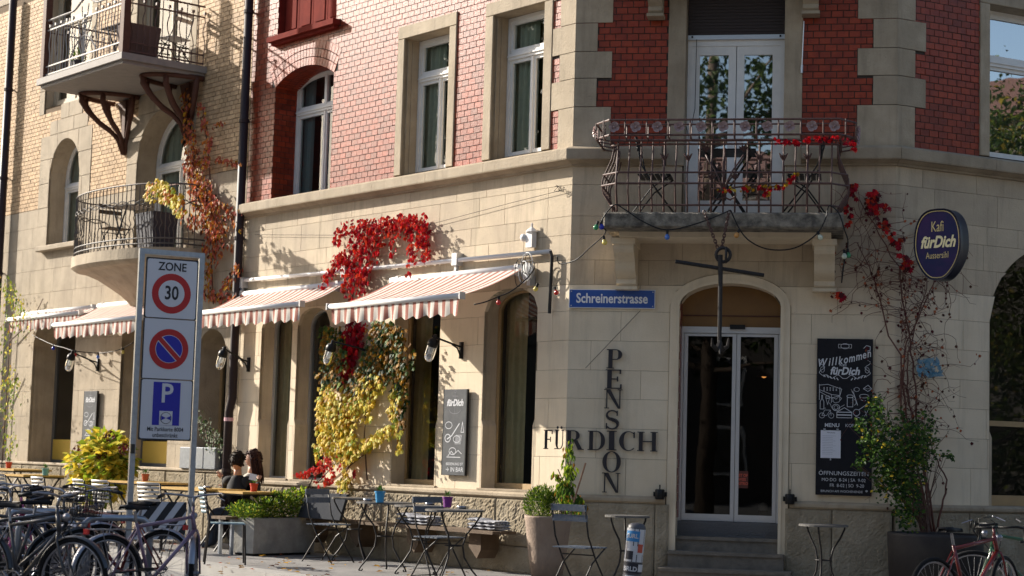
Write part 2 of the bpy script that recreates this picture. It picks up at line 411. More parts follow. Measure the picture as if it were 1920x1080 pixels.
# rough faced plinth
def rough(fr, u0, u1, z0, z1, e, seed, amp, mt, parent, wd=(.95, 1.35), ops=[]):
    r = random.Random(seed); u = u0
    while u < u1 - .05:
        v = min(u1, u + r.uniform(*wd)); v = u1 if u1 - v < .4 else v
        for p in clip(u + .004, v - .004, z0, z1, ops):
            a, b = min(q[0] for q in p), max(q[0] for q in p)
            nx = max(2, int((b - a) / .022)); nz = max(2, int((z1 - z0) / .022)); m = MB(); vs = []
            for j in range(nz + 1):
                for i in range(nx + 1):
                    x = a + (b - a) * i / nx; z = z0 + (z1 - z0) * j / nz
                    ed = min(i, nx - i, j, nz - j); k = 0 if ed == 0 else (.35 if ed == 1 else 1)
                    d = (noise.noise(Vector((x * 16, z * 16, seed))) * .35 + noise.noise(Vector((x * 38, z * 38, seed + 3))) * .6) * amp * k + (0 if ed == 0 else .012)
                    vs.append((x, -e - d, z))
            fs = [(j * (nx + 1) + i, j * (nx + 1) + i + 1, (j + 1) * (nx + 1) + i + 1, (j + 1) * (nx + 1) + i) for j in range(nz) for i in range(nx)]
            m.add(vs, fs)
            n0 = len(m.v); m.add([(a, -e, z0), (b, -e, z0), (b, -e, z1), (a, -e, z1), (a, .01, z0), (b, .01, z0), (b, .01, z1), (a, .01, z1)], [(0, 4, 5, 1), (3, 2, 6, 7), (0, 3, 7, 4), (1, 5, 6, 2)])
            part(m, 'plinth_stone', mt, fr, parent=parent)
        u = v
rough(FL, LEFT_END, .02, .30, .84, .03, 2, .022, 'rough_stone', house)
rough(FL, LEFT_END, .03, 0, .295, .05, 4, .008, 'rough_stone', house, (1.2, 1.8))
DP = [Op(1.17, 2.44, -1, 4)]
rough(FC, .0, 3.58, .0, .84, .035, 6, .010, 'rough_stone', house, (.7, 1.1), DP)
rough(FR, .0, RIGHT_END, .0, .84, .035, 7, .012, 'rough_stone', house, (.9, 1.3))

# ledges and cornice swept round the corner
def sweep(profile, ends=(LEFT_END, RIGHT_END), gap=None):
    """profile of (e, z); mitred at both corners"""
    P = [FL.W(ends[0], 0, 0).xy, A, B, FR.W(ends[1], 0, 0).xy]; N = [FL.n, FC.n, FR.n]
    vs = []; k = len(profile)
    for i, p in enumerate(P):
        if i == 0: q = N[0]
        elif i == 3: q = N[2]
        else:
            q = N[i - 1] + N[i]; q = q / (1 + N[i - 1].dot(N[i]))
        for e, z in profile: vs.append((p.x + q.x * e, p.y + q.y * e, z))
    m = MB(); fs = [(i * k + j, (i + 1) * k + j, (i + 1) * k + j + 1, i * k + j + 1) for i in range(3) for j in range(k - 1)]
    fs += [tuple(range(k)), tuple(range(3 * k, 4 * k))[::-1]]
    return m.add(vs, fs)
def swept_pieces(profile, name, mt, cuts, gaps=()):
    """the swept profile cut into stones along each wall: (frame, u0, u1, mitre left, mitre right)"""
    for fr, us, m0, m1 in cuts:
        for i, (a, b) in enumerate(zip(us, us[1:])):
            if any(g[0] is fr and g[1] <= a + .001 and b - .001 <= g[2] for g in gaps): continue
            k = len(profile); vs = []
            for (u, end, mt_) in ((a, i == 0, m0), (b, i == len(us) - 2, m1)):
                for e, z in profile:
                    du = 0
                    if end and mt_: du = mt_ * e
                    else: du = .002 if u == a else -.002
                    vs.append((u + du, -e, z))
            fs = [(j, k + j, k + j + 1, j + 1) for j in range(k - 1)] + [tuple(range(k)), tuple(range(k, 2 * k))[::-1]]
            m = MB(); m.add(vs, fs); part(m, name, mt, fr)
tA = math.tan(.5 * math.acos(max(-1, min(1, FL.n.dot(FC.n))))); tB = math.tan(.5 * math.acos(FC.n.dot(FR.n)))
LU = [LEFT_END - .05, -6.0, -4.95, -3.75, -2.6, -1.45, 0]
cornice_p = [(0, 4.615), (.03, 4.62), (.035, 4.64), (.07, 4.655), (.10, 4.675), (.145, 4.675), (.15, 4.69), (.15, 4.795), (.13, 4.81), (0, 4.85)]
swept_pieces(cornice_p, 'cornice_stone', 'stone_trim', [(FL, LU, 0, tA), (FC, [0, 1.02], -tA, 0), (FC, [2.56, 3.59], 0, tB), (FR, [0, 1.3, 2.6, 4.2, RIGHT_END], -tB, 0)])
ledge_p = [(0, .835), (.045, .845), (.065, .865), (.065, .895), (.04, .915), (0, .925)]
swept_pieces(ledge_p, 'ledge_stone', 'stone_trim', [(FL, [LEFT_END, -5.9, -4.7, -3.4, -2.3, -1.2, 0], 0, tA), (FC, [0, 1.13], -tA, 0), (FC, [2.48, 3.59], 0, tB), (FR, [0, 1.2, 2.5, 4, RIGHT_END], -tB, 0)])

# quoins
QZ = [4.80, 5.30, 5.63, 5.94, 6.27, 6.60, 6.93, 7.26, 7.60, 7.93, 8.26, 8.6, 8.95, TOPZ]
QLu = [.26, .39]; QCu = [.42, .25]; QRu = [.24, .39]
LQ = []; CQ = []; RQ = []
for i, (a, b) in enumerate(zip(QZ, QZ[1:])):
    l, c_, r_ = QLu[i % 2], QCu[i % 2], QRu[i % 2]
    LQ.append(Op(-l, .2, a, b)); CQ += [Op(-.2, c_, a, b), Op(3.59 - c_ - .01, 4, a, b)]; RQ.append(Op(-.2, r_, a, b))
    # one stone that turns the corner
    for (f0, f1, O, w0, w1) in ((FL, FC, A, l, c_), (FC, FR, B, c_ + .01, r_)):
        e = .014; q = (f0.n + f1.n) / (1 + f0.n.dot(f1.n)); m = MB()
        pl = [O - f0.ux * w0 - f0.n * .03, O - f0.ux * w0 + f0.n * e, O + q * e, O + f1.ux * w1 + f1.n * e, O + f1.ux * w1 - f1.n * .03]
        g = .004; vs = [(p.x, p.y, a + g) for p in pl] + [(p.x, p.y, b - g) for p in pl]
        m.add(vs, [(0, 1, 6, 5), (1, 2, 7, 6), (2, 3, 8, 7), (3, 4, 9, 8), (4, 3, 2, 1, 0), (5, 6, 7, 8, 9)])
        m.build('quoin_stone', 'stone_trim', house, I4)

# stone window surrounds of the upper floor (jambs, lintel)
def surround(fr, op, g, y0=-.02, y1=.05, lint=True, mt='stone_trim', parent=None, head=None):
    head = head or g
    for (a, b, c_, d) in ((op.u0 - g, op.u0, op.z0, op.z1), (op.u1, op.u1 + g, op.z0, op.z1)):
        m = MB(); m.stone([(a, c_), (b, c_), (b, d), (a, d)], y0, y1, .006); part(m, 'jamb_stone', mt, fr, parent=parent)
    if lint:
        m = MB(); m.stone([(op.u0 - g, op.z1 + .004), (op.u1 + g, op.z1 + .004), (op.u1 + g, op.z1 + head), (op.u0 - g, op.z1 + head)], y0, y1, .006); part(m, 'lintel_stone', mt, fr, parent=parent)
surround(FL, W3, .15, head=.17); surround(FL, W2, .14, head=.17); surround(FR, RW, .14, head=.2)
surround(FC, Op(FD.u0, FD.u1, 4.62, 8), .2, lint=False)
def growop(o, g, h=None): return Op(o.u0 - g, o.u1 + g, o.z0 - .2, o.z1 + (h if h is not None else g))

# brickwork
CH = .0765; HW = .1305
def brick_rows(z0, z1): return [z0 + CH * i for i in range(int((z1 - z0) / CH) + 2)]
BR = brick_rows(4.84, TOPZ)
ring = Op(-6.40, -4.93, 4.83, 6.43, .2, 2)
Lops = [growop(W3, .15, .17), growop(W2, .14, .17), Op(-6.40 - .0, -4.93 + .0, 4.5, 6.43, .2), SH, Op(-6.52, -4.81, 7.05, 7.16)] + LQ
ringop = Op(-6.49, -4.84, 6.44, 6.55, .42, 2); Lops.append(ringop)
Cops = CQ + [Op(FD.u0 - .2, FD.u1 + .2, 4, 9.5)]; Rops = RQ + [growop(RW, .14, .2)]
bl = [(FL, p) for p in cells(LEFT_END, 0, BR, HW, Lops, 1, .0045, True)]
bc = [(FC, p) for p in cells(0, 3.59, BR, HW, Cops, 2, .0045, True)]
br = [(FR, p) for p in cells(0, RIGHT_END, BR, HW, Rops, 3, .0045, True)]
def bigness(fp):
    p = fp[1]; zs = sum(q[1] for q in p) / len(p); return (zs < 6.75, max(q[0] for q in p) - min(q[0] for q in p) > .1, fp[0] is FC, -abs(zs - 5.8))
sing = sorted([b for b in bc + br if sum(q[1] for q in b[1]) / len(b[1]) < 6.9 and b[1][0][0] < (9 if b[0] is FC else 1.4)], key=bigness, reverse=True)[:300]
sid = {id(b) for b in sing}
bmesh_cache = {}
def brick_obj(fr, p, parent, mt):
    w_ = round(max(q[0] for q in p) - min(q[0] for q in p), 4); h_ = round(max(q[1] for q in p) - min(q[1] for q in p), 4)
    u, z = min(q[0] for q in p), min(q[1] for q in p)
    if not isrect(p):
        m = MB(); m.stone(p, rnd.uniform(-.002, .002), .02, .003); part(m, 'brick', mt, fr, parent=parent); return
    k = (w_, h_, mt)
    if k not in bmesh_cache:
        m = MB(); m.stone([(0, 0), (w_, 0), (w_, h_), (0, h_)], 0, .02, .003)
        me = bpy.data.meshes.new('brick'); me.from_pydata(m.v, [], m.f); me.materials.append(MATS[mt]); me.update(); bmesh_cache[k] = me
    link('brick', bmesh_cache[k], parent, fr.M @ Matrix.Translation((u, rnd.uniform(-.002, .002), z)))
for fr, p in sing: brick_obj(fr, p, house, 'glazed_brick')
for fr, lst in ((FL, bl), (FC, bc), (FR, br)):
    m = MB(); rr = random.Random(4)
    for b in lst:
        if id(b) in sid: continue
        yy = rr.uniform(-.002, .002); p = b[1]; n = len(p)
        m.add([(x, yy, z) for x, z in p] + [(x, .012, z) for x, z in p], [tuple(range(n))] + [(i, i + n, (i + 1) % n + n, (i + 1) % n) for i in range(n)])
    part(m, 'brickwork', 'glazed_brick', fr, kind='stuff')
# brick arch over the left window: header courses set on end
m = MB()
C_ = (W1.u0 + W1.u1) / 2; hh = (W1.u1 - W1.u0) / 2
def arcpt(t, g):
    # segmental arch, t in -1..1
    rad = (hh * hh + .2 * .2) / .4; a = math.asin(hh / rad) * t * 1.0; rr_ = rad + g
    return (C_ + rr_ * math.sin(a), 6.63 - rad + rr_ * math.cos(a))
NV = 23
for lay in range(3):
    g0, g1 = .004 + lay * .118, .114 + lay * .118
    for i in range(NV):
        t0 = -1 + 2 * i / NV; t1 = -1 + 2 * (i + 1) / NV; j = .06 / NV
        m.stone([arcpt(t0 + j, g0), arcpt(t1 - j, g0), arcpt(t1 - j, g1), arcpt(t0 + j, g1)], -.004 - .001 * (i % 2), .012, .003)
part(m, 'arch_bricks', 'glazed_brick', FL, kind='stuff')
# fill between ring and opening spring
m = MB(); reveal(m, Op(-6.40, -4.93, 4.83, 6.43, .2, 2), 0, .38); part(m, 'brick_reveal', 'mortar', FL)
# reveal faced with bricks
m = MB()
for k, z in enumerate(brick_rows(4.84, 6.42)[:-1]):
    if z + CH > 6.45: break
    for (x, s) in ((-6.40, 1), (-4.93, -1)):
        ys = [0, .13, .26, .38] if k % 2 else [0, .065, .195, .325, .38]
        for a, b in zip(ys, ys[1:]):
            m.box(x - .002, x + .006 * s, a + .004, b - .004, z + .004, z + CH - .004) if s > 0 else m.box(x - .006, x + .002, a + .004, b - .004, z + .004, z + CH - .004)
for i in range(30):
    t0 = -1 + 2 * i / 30; t1 = -1 + 2 * (i + 1) / 30
    for a, b in ((.003, .125), (.13, .25), (.255, .378)):
        p, q = arcpt(t0 + .004, -.003), arcpt(t1 - .004, -.003); m.add([(p[0], a, p[1]), (q[0], a, q[1]), (q[0], b, q[1]), (p[0], b, p[1])], [(0, 1, 2, 3)])
part(m, 'reveal_bricks', 'glazed_brick', FL, kind='stuff')

# ---------------------------------------------------------------- windows
mat('wood_frame', (.42, .29, .14), .6, (.36, .24, .12), 6, .5)
mat('grey_frame', (.12, .12, .12), .5)
def curtain_sheet(u0, u1, z0, z1, y, amp=.02, per=.09):
    m = MB(); n = max(6, int((u1 - u0) / .015)); vs = []
    for i in range(n + 1):
        x = u0 + (u1 - u0) * i / n; yy = y + amp * math.sin(2 * PI * x / per) + amp * .5 * math.sin(2 * PI * x / per * .43 + 1)
        vs += [(x, yy, z0), (x, yy + .01, z1)]
    return m.add(vs, [(2 * i, 2 * i + 2, 2 * i + 3, 2 * i + 1) for i in range(n)])
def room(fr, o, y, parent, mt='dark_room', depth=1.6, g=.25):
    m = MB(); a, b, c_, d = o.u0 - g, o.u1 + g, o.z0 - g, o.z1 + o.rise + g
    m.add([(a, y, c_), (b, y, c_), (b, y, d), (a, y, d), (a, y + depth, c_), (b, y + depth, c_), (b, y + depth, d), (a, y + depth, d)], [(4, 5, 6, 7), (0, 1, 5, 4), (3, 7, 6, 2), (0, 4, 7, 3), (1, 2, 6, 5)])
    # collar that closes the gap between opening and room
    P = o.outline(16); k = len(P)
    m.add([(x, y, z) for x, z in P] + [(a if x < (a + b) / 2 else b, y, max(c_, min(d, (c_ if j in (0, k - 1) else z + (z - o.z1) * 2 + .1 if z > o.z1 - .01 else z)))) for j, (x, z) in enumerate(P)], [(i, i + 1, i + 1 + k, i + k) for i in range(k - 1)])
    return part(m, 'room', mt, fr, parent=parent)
def casement(fr, o, y, house_, T=None, top_split=False, rv='stone_trim', glass='glass', mull=True, curt=None, frame='white_paint', fw=.05):
    """white window: frame, transom, two sashes below, one or two lights above; the window is a part, panes and curtains its sub-parts"""
    if rv: m = MB(); reveal(m, o, 0, y + .07); part(m, 'window_reveal', rv, fr, parent=house_)
    m = MB(); g = .004; u0, u1, z0 = o.u0 + g, o.u1 - g, o.z0 + g
    in_ = Op(o.u0 + fw, o.u1 - fw, o.z0, o.z1 - (0 if o.rise else fw), max(0, o.rise - fw * .6) if o.rise else 0)
    # outer frame band following the head
    a = Op(u0, u1, o.z0, o.z1 - g * (0 if o.rise else 1), max(0, o.rise - g), o.power).outline(16); b = in_.outline(16); k = len(a)
    if not o.rise: pass
    vs = [(x, y, z) for x, z in a] + [(x, y, z) for x, z in b] + [(x, y + .07, z) for x, z in b] + [(x, y + .07, z) for x, z in a]
    m.add(vs, [(i, i + 1, i + 1 + k, i + k) for i in range(k - 1)] + [(i + k, i + 1 + k, i + 1 + 2 * k, i + 2 * k) for i in range(k - 1)])
    m.box(u0, u1, y, y + .07, z0, z0 + fw); uc = (u0 + u1) / 2
    lights = []
    if T:
        m.box(u0 + fw * .5, u1 - fw * .5, y - .012, y + .068, T - .035, T + .045)
        m.box(u0 + fw * .5, u1 - fw * .5, y - .028, y + .066, T + .0, T + .018)
    s = .042; yb = y + .012
    def sash(a, b, c_, d):
        m.box(a, a + s, yb, yb + .05, c_, d); m.box(b - s, b, yb, yb + .05, c_, d); m.box(a + s, b - s, yb, yb + .05, c_, c_ + s * 1.2); m.box(a + s, b - s, yb, yb + .05, d - s, d)
        lights.append((a + s, b - s, c_ + s * 1.2, d - s))
    top = T - .035 if T else o.z1 - fw
    if mull:
        sash(u0 + fw, uc - .004, z0 + fw, top); sash(uc + .004, u1 - fw, z0 + fw, top); m.box(uc - .016, uc + .016, y - .004, y + .012, z0 + fw, top)
    else: sash(u0 + fw, u1 - fw, z0 + fw, top)
    poly_top = None
    if T:
        c_, d = T + .045, o.z1 - (0 if o.rise else fw)
        if top_split:
            m.box(uc - .03, uc + .03, yb - .01, yb + .05, c_, o.z1 + o.rise - fw)
        if o.rise:
            for x in (u0 + fw, u1 - fw - s): m.box(x, x + s, yb, yb + .05, c_, o.z1 + .02)
            m.box(u0 + fw, u1 - fw, yb, yb + .05, c_, c_ + s * .9)
            P = Op(u0 + fw + s, u1 - fw - s, c_ + s * .9, o.z1 + .0, max(.01, o.rise - fw - s * .6)).outline(16); poly_top = P
            Q = Op(u0 + fw, u1 - fw, c_, o.z1, max(.01, o.rise - fw * .6)).outline(16)
            kk = len(P); m.add([(x, yb, z) for x, z in P] + [(x, yb, z) for x, z in Q], [(i, i + 1, i + 1 + kk, i + kk) for i in range(1, kk - 2)])
        else: sash(u0 + fw, u1 - fw, c_, d)
    wn = part(m, 'window', frame, fr, parent=house_)
    for (a, b, c_, d) in lights:
        m = MB(); m.add([(a - .002, yb + .026, c_ - .002), (b + .002, yb + .026, c_ - .002), (b + .002, yb + .026, d + .002), (a - .002, yb + .026, d + .002)], [(0, 1, 2, 3)]); part(m, 'pane', glass, fr, parent=wn)
    if poly_top:
        m = MB(); m.add([(x, yb + .025, z) for x, z in poly_top[::-1]], [tuple(range(len(poly_top)))]); part(m, 'pane', glass, fr, parent=wn)
    for (a, b, mt_, c_, d) in (curt or []):
        cu = curtain_sheet(o.u0 + (o.u1 - o.u0) * a, o.u0 + (o.u1 - o.u0) * b, c_ or o.z0, d or o.z1 + o.rise, y + .11); part(cu, 'curtain', mt_, fr, smooth=True, parent=wn)
    room(fr, o, y + .065, wn)
    return wn
for o in (W2, W3): casement(FL, o, .22, house, T=6.13 if o is W3 else 6.12, curt=[(-.05, .46, 'curtain', None, None), (.66, 1.05, 'curtain', None, None)])
casement(FL, W1, .36, house, T=6.10, top_split=True, rv=None, curt=[(-.05, .2, 'curtain_blue', None, None), (.85, 1.05, 'curtain_blue', None, None)])
casement(FR, RW, .2, house, T=6.0, glass='coated_glass', mull=False, curt=[(.0, 1.0, 'curtain_blue', None, None)])
# moulded inner edge of the stone jambs (stop chamfers)
for fr, o in ((FL, W2), (FL, W3)):
    for s, x in ((1, o.u0), (-1, o.u1)):
        m = MB(); m.bar((x + .006 * s, .05, o.z0 + .35), (x + .006 * s, .05, o.z1 - .02), .012, .02); m.bar((x + .006 * s, .12, o.z0 + .0), (x + .006 * s, .12, o.z1 - .02), .012, .02)
        part(m, 'reveal_moulding', 'stone_trim', fr, kind='stuff')

# ground floor windows of the cafe: one tall fixed light in a thin timber frame
def shop_window(fr, o, y, house_, glass='glass', curt=(), bar=None, panel=None, frame='wood_frame', rv='stone', bot=.1, side=.035):
    m = MB(); reveal(m, o, 0, y + .05); part(m, 'window_reveal', rv, fr, parent=house_)
    m = MB(); a = Op(o.u0 + .003, o.u1 - .003, o.z0, o.z1, max(0, o.rise - .003), o.power).outline(20); b = Op(o.u0 + side, o.u1 - side, o.z0, o.z1, max(0, o.rise - side) if o.rise else 0, o.power).outline(20); k = len(a)
    m.add([(x, y, z) for x, z in a] + [(x, y, z) for x, z in b] + [(x, y + .06, z) for x, z in b], [(i, i + 1, i + 1 + k, i + k) for i in range(k - 1)] + [(i + k, i + 1 + k, i + 1 + 2 * k, i + 2 * k) for i in range(k - 1)])
    m.box(o.u0 + side, o.u1 - side, y, y + .06, o.z0 + .002, o.z0 + bot)
    if bar: m.box(o.u0 + side, o.u1 - side, y - .005, y + .05, bar, bar + .06)
    wn = part(m, 'window', frame, fr, parent=house_)
    m = MB(); P = [(x, z) for x, z in b]; P[0] = (P[0][0], o.z0 + bot); P[-1] = (P[-1][0], o.z0 + bot)
    m.add([(x, y + .03, z) for x, z in P[::-1]], [tuple(range(len(P)))]); part(m, 'pane', glass, fr, parent=wn)
    for (p, q, mt_) in curt:
        cu = curtain_sheet(o.u0 + (o.u1 - o.u0) * p, o.u0 + (o.u1 - o.u0) * q, o.z0, o.z1 + o.rise, y + .14, .018, .11); part(cu, 'curtain', mt_, fr, smooth=True, parent=wn)
    if panel:
        m = MB(); m.box(o.u0 + side, o.u1 - side, y + .012, y + .024, o.z0 + bot, panel); part(m, 'panel', 'yellow_panel', fr, parent=wn)
    room(fr, o, y + .055, wn); return wn
mat('beige_curtain', (.72, .58, .34), .9, (.58, .46, .26), 9, .6, trans=.2)
for i, o in enumerate(G_ops):
    shop_window(FL, o, .21, house, curt=[(-.02, (.42, .36, .3, .25)[i], 'beige_curtain')] if i < 3 else (), frame='wood_frame' if i < 2 else 'alu', bot=.09 if i < 2 else .05, side=.03, glass='glass')
    # chamfered lower jamb stones
    for s, x in ((1, o.u0), (-1, o.u1)):
        m = MB(); m.prism([(x - .004 * s, o.z0), (x + .028 * s, o.z0), (x + .028 * s, 1.68), (x - .004 * s, 1.76)][::s], -.002, .206); part(m, 'jamb_stone', 'stone', FL)
    m = MB(); m.box(o.u0 - .02, o.u1 + .02, -.03, .2, .922, .945); part(m, 'window_sill', 'stone_trim', FL)
shop_window(FR, R_ops[0], .2, house, glass='glass', bar=1.82, bot=.12, side=.03)
m = MB(); o = R_ops[0]; m.prism([(o.u0 - .004, .92), (o.u0 + .035, .92), (o.u0 + .035, 1.68), (o.u0 - .004, 1.76)], -.002, .2); part(m, 'jamb_stone', 'stone', FR)
# gold anchor transfer on that pane
mat('gold_print', (.35, .24, .08), .5)
# red shutters in the recess at the top left
m = MB(); reveal(m, SH, 0, .12); part(m, 'window_reveal', 'oxide_red_paint', FL)
for k in range(4):
    m = MB(); a = SH.u0 + .03 + k * .36; m.box(a, a + .35, .1, .13, SH.z0 + .03, SH.z1); m.box(a + .06, a + .29, .09, .1, SH.z0 + .1, SH.z1); part(m, 'shutter', 'oxide_red_paint', FL)
m = MB(); m.box(SH.u0 - .1, SH.u1 + .1, -.12, .1, 7.075, 7.15); m.box(SH.u0 - .06, SH.u1 + .06, -.07, .1, 7.03, 7.075); part(m, 'window_sill', 'oxide_red_paint', FL)

# ---------------------------------------------------------------- entrance
m = MB(); reveal(m, D_op, 0, .34); part(m, 'door_reveal', 'painted_stone', FC)
m = MB(); band(m, D_op, .105, -.02, .03); band(m, D_op, .035, -.034, -.02)
m.v = [v for v in m.v]; part(m, 'door_moulding', 'painted_stone', FC)
mat('jamb_tile', (.16, .025, .018), .3, objrand=.2)
for k in range(26):
    z = .70 + k * .092
    if z > 3.0: break
    for a in ((.06, .19), (.2, .33)) if k % 2 else ((.12, .25), (.26, .33)):
        m = MB(); m.box(D_op.u0 + .0, D_op.u0 + .008, a[0], a[1], z, z + .087); part(m, 'jamb_tile', 'jamb_tile', FC)
y = .27
m = MB(); m.box(D_op.u0, D_op.u1, y - .01, y + .08, 2.765, 2.835); m.box(D_op.u0 + .0, D_op.u0 + .03, y, y + .06, .66, 2.765); m.box(D_op.u1 - .03, D_op.u1, y, y + .06, .66, 2.765); part(m, 'door_frame', 'alu', FC)
mid = 1.865
for (a, b) in ((D_op.u0 + .035, mid - .003), (mid + .003, D_op.u1 - .035)):
    m = MB(); f = .042; m.box(a, a + f, y + .01, y + .05, .67, 2.76); m.box(b - f, b, y + .01, y + .05, .67, 2.76); m.box(a + f, b - f, y + .01, y + .05, .67, .745); m.box(a + f, b - f, y + .01, y + .05, 2.73, 2.76)
    d = part(m, 'door', 'alu', FC); m = MB(); m.add([(a + f, y + .03, .745), (b - f, y + .03, .745), (b - f, y + .03, 2.73), (a + f, y + .03, 2.73)], [(0, 1, 2, 3)]); part(m, 'pane', 'dark_glass', FC, parent=d)
fan = Op(D_op.u0, D_op.u1, 2.835, 3.05, .25)
m = MB(); P = fan.outline(16); m.add([(x, y + .02, z) for x, z in P], [tuple(range(len(P)))]); part(m, 'fanlight', 'orange_panel', FC)
m = MB(); m.box(D_op.u0, D_op.u1, y + .005, y + .018, 2.955, 2.968); part(m, 'fanlight_bar', 'brown_paint', FC)
m = MB(); m.box(1.79, 1.96, y - .05, y - .01, 2.81, 2.86); part(m, 'door_sensor', 'black_metal', FC)
room(FC, Op(D_op.u0, D_op.u1, .66, 2.9, .1), y + .07, house, 'dark_room', 3.5, .6)
# inside the entrance: a lit pendant and a white lantern by the door
mat('warm_glow', (.9, .5, .2), .5); g_ = MATS['warm_glow'].node_tree.nodes['Principled BSDF']; g_.inputs['Emission Color'].default_value = (1, .42, .12, 1); g_.inputs['Emission Strength'].default_value = 1.2
t = thing('pendant_lamp', slabbed(FC, 2.12, 2.35, -1.6), 'small warm pendant lamp glowing behind the entrance door glass', 'lamp'); m = MB(); m.lathe([(.001, .12), (.02, .12), (.09, .0), (.085, .0), (.015, .11)], 14); m.build('shade', 'brown_paint', t, WM[t.name], True); m = MB(); m.ball((0, 0, .02), .035, 8); m.build('bulb', 'warm_glow', t, WM[t.name], True); m = MB(); m.cyl((0, 0, .12), (0, 0, 1.0), .005, 5); m.build('cord', 'black_metal', t, WM[t.name])
t = thing('lantern', slabbed(FC, 2.18, .67, -.42), 'small white lantern standing inside the right door leaf', 'lantern'); m = MB(); m.lathe([(.001, 0), (.05, 0), (.05, .19), (.04, .21), (.001, .22)], 14); m.build('body', 'white_paint', t, WM[t.name], True); m = MB(); m.lathe([(.051, .05), (.053, .08), (.053, .1), (.051, .13)], 14); m.build('band', 'brown_paint', t, WM[t.name], True)
# steps
def step(z0, z1, y0, y1, u0, u1, name='step', mt='step_stone'):
    m = MB(); m.box(u0, u1, y0, y1, z0, z1 - .035); m.box(u0, u1, y0 - .02, y1, z1 - .035, z1); part(m, name, mt, FC)
step(0, .17, -.42, .4, 1.10, 2.52); step(.17, .345, -.16, .4, 1.18, 2.43); step(.345, .50, .06, .4, 1.20, 2.40)
m = MB(); m.box(1.2, 2.4, .20, .4, .50, .665)
for k in range(40):
    for j in range(4): a = 1.22 + k * .03 + (j % 2) * .015; m.box(a, a + .012, .195, .2, .535 + j * .03, .545 + j * .03)
part(m, 'threshold_plate', 'steel_plate', FC)

# ---------------------------------------------------------------- French window on the balcony
m = MB(); reveal(m, FD, .0, .3); part(m, 'window_reveal', 'stone_trim', FC)
y = .2; m = MB(); u0, u1 = FD.u0 + .004, FD.u1 - .004
m.box(u0, u0 + .05, y, y + .08, 4.02, 6.14); m.box(u1 - .05, u1, y, y + .08, 4.02, 6.14); m.box(u0 + .05, u1 - .05, y, y + .08, 6.03, 6.1); m.box(u0 + .05, u1 - .05, y, y + .08, 4.02, 4.12)
fw = part(m, 'balcony_door', 'white_paint', FC); uc = 1.815
for (a, b) in ((u0 + .05, uc - .004), (uc + .004, u1 - .05)):
    m = MB(); s = .085; m.box(a, a + s, y + .012, y + .06, 4.12, 6.03); m.box(b - s, b, y + .012, y + .06, 4.12, 6.03); m.box(a + s, b - s, y + .012, y + .06, 4.12, 4.26); m.box(a + s, b - s, y + .012, y + .06, 5.93, 6.03)
    part(m, 'sash', 'white_paint', FC, parent=fw)
    m = MB(); m.add([(a + s, y + .034, 4.26), (b - s, y + .034, 4.26), (b - s, y + .034, 5.93), (a + s, y + .034, 5.93)], [(0, 1, 2, 3)]); part(m, 'pane', 'coated_glass', FC, parent=fw)
part(curtain_sheet(u0 + .1, u1 - .1, 4.1, 6.1, y + .2, .015, .13), 'curtain', 'curtain_blue', FC, smooth=True, parent=fw); room(FC, Op(FD.u0, FD.u1, 4.0, 6.7), .285, fw)
m = MB(); m.box(u0, u1, y - .04, y, 6.1, 6.15); part(m, 'blind_rail', 'alu', FC, parent=fw)
for x in (u0 + .04, u1 - .06): m = MB(); m.box(x, x + .02, y - .055, y - .04, 6.12, 6.14); part(m, 'blind_stop', 'black_metal', FC, parent=fw)
for k in range(16):
    z = 6.15 + k * .037; m = MB(); m.prism([(0, 0), (0, 0), (0, 0)], 0, 0) if 0 else m.box(u0, u1, y - .03, y - .01, z + .003, z + .034); m.box(u0, u1, y - .022, y, z, z + .037); part(m, 'blind_slat', 'blind', FC, parent=fw)
m = MB(); m.tube([FC.M.inverted() @ FC.W(*q) for q in [(u0 + .1, -.15, 6.1), (u0 + .095, -.15, 5.3), (u0 + .05, -.15, 5.05), (u0 + .03, -.14, 4.98), (u0 + .0, -.15, 5.1)]], .004, 5); part(m, 'blind_cord', 'black_metal', FC, parent=fw)
m = MB(); p = [(2.555, -.03, 6.2), (2.54, -.03, 5.72)]; m.tube([(2.57, -.03, 6.25), (2.555, -.035, 5.75)], .006, 5); m.cyl((2.555, -.035, 5.75), (2.553, -.035, 5.66), .014, 8); part(m, 'flag_holder', 'alu', FC)

# balconies of the corner: slab, corbels
def corbel(fr, u0, u1, ztop, h, e, parent, mt):
    n = 10; P = [(0, ztop), (-e, ztop), (-e, ztop - .12)]
    for i in range(n + 1):
        t = i / n; P.append((-e * (.94 - .62 * t) + .06 * math.sin(t * PI * 2) * e, ztop - .16 - (h - .24) * t))
    P += [(-e * .36, ztop - h + .03), (-e * .30, ztop - h), (0, ztop - h)]
    m = MB(); k = len(P)
    m.add([(u0, y_, z) for y_, z in P] + [(u1, y_, z) for y_, z in P], [tuple(range(k)), tuple(range(k, 2 * k))[::-1]] + [(i, i + k, (i + 1) % k + k, (i + 1) % k) for i in range(k)])
    m.box(u0 - .02, u1 + .02, -e - .02, 0, ztop - .07, ztop - .002); m.box(u0 - .015, u1 + .015, -.33 * e - .02, 0, ztop - h - .035, ztop - h - .001)
    return m.build('corbel', mt, parent, fr.M)
m = MB(); m.stone([(.48, 3.80), (3.03, 3.80), (3.03, 3.97), (.48, 3.97)], -.92, 0, .02)
bal = part(m, 'balcony', 'weathered_concrete', FC)
m = MB(); m.box(.62, 2.9, -.6, 0, 3.74, 3.798); m.build('balcony_soffit', 'painted_stone', bal, FC.M)
corbel(FC, .55, .77, 3.74, .50, .52, bal, 'painted_stone'); corbel(FC, 2.72, 2.94, 3.74, .50, .52, bal, 'painted_stone')
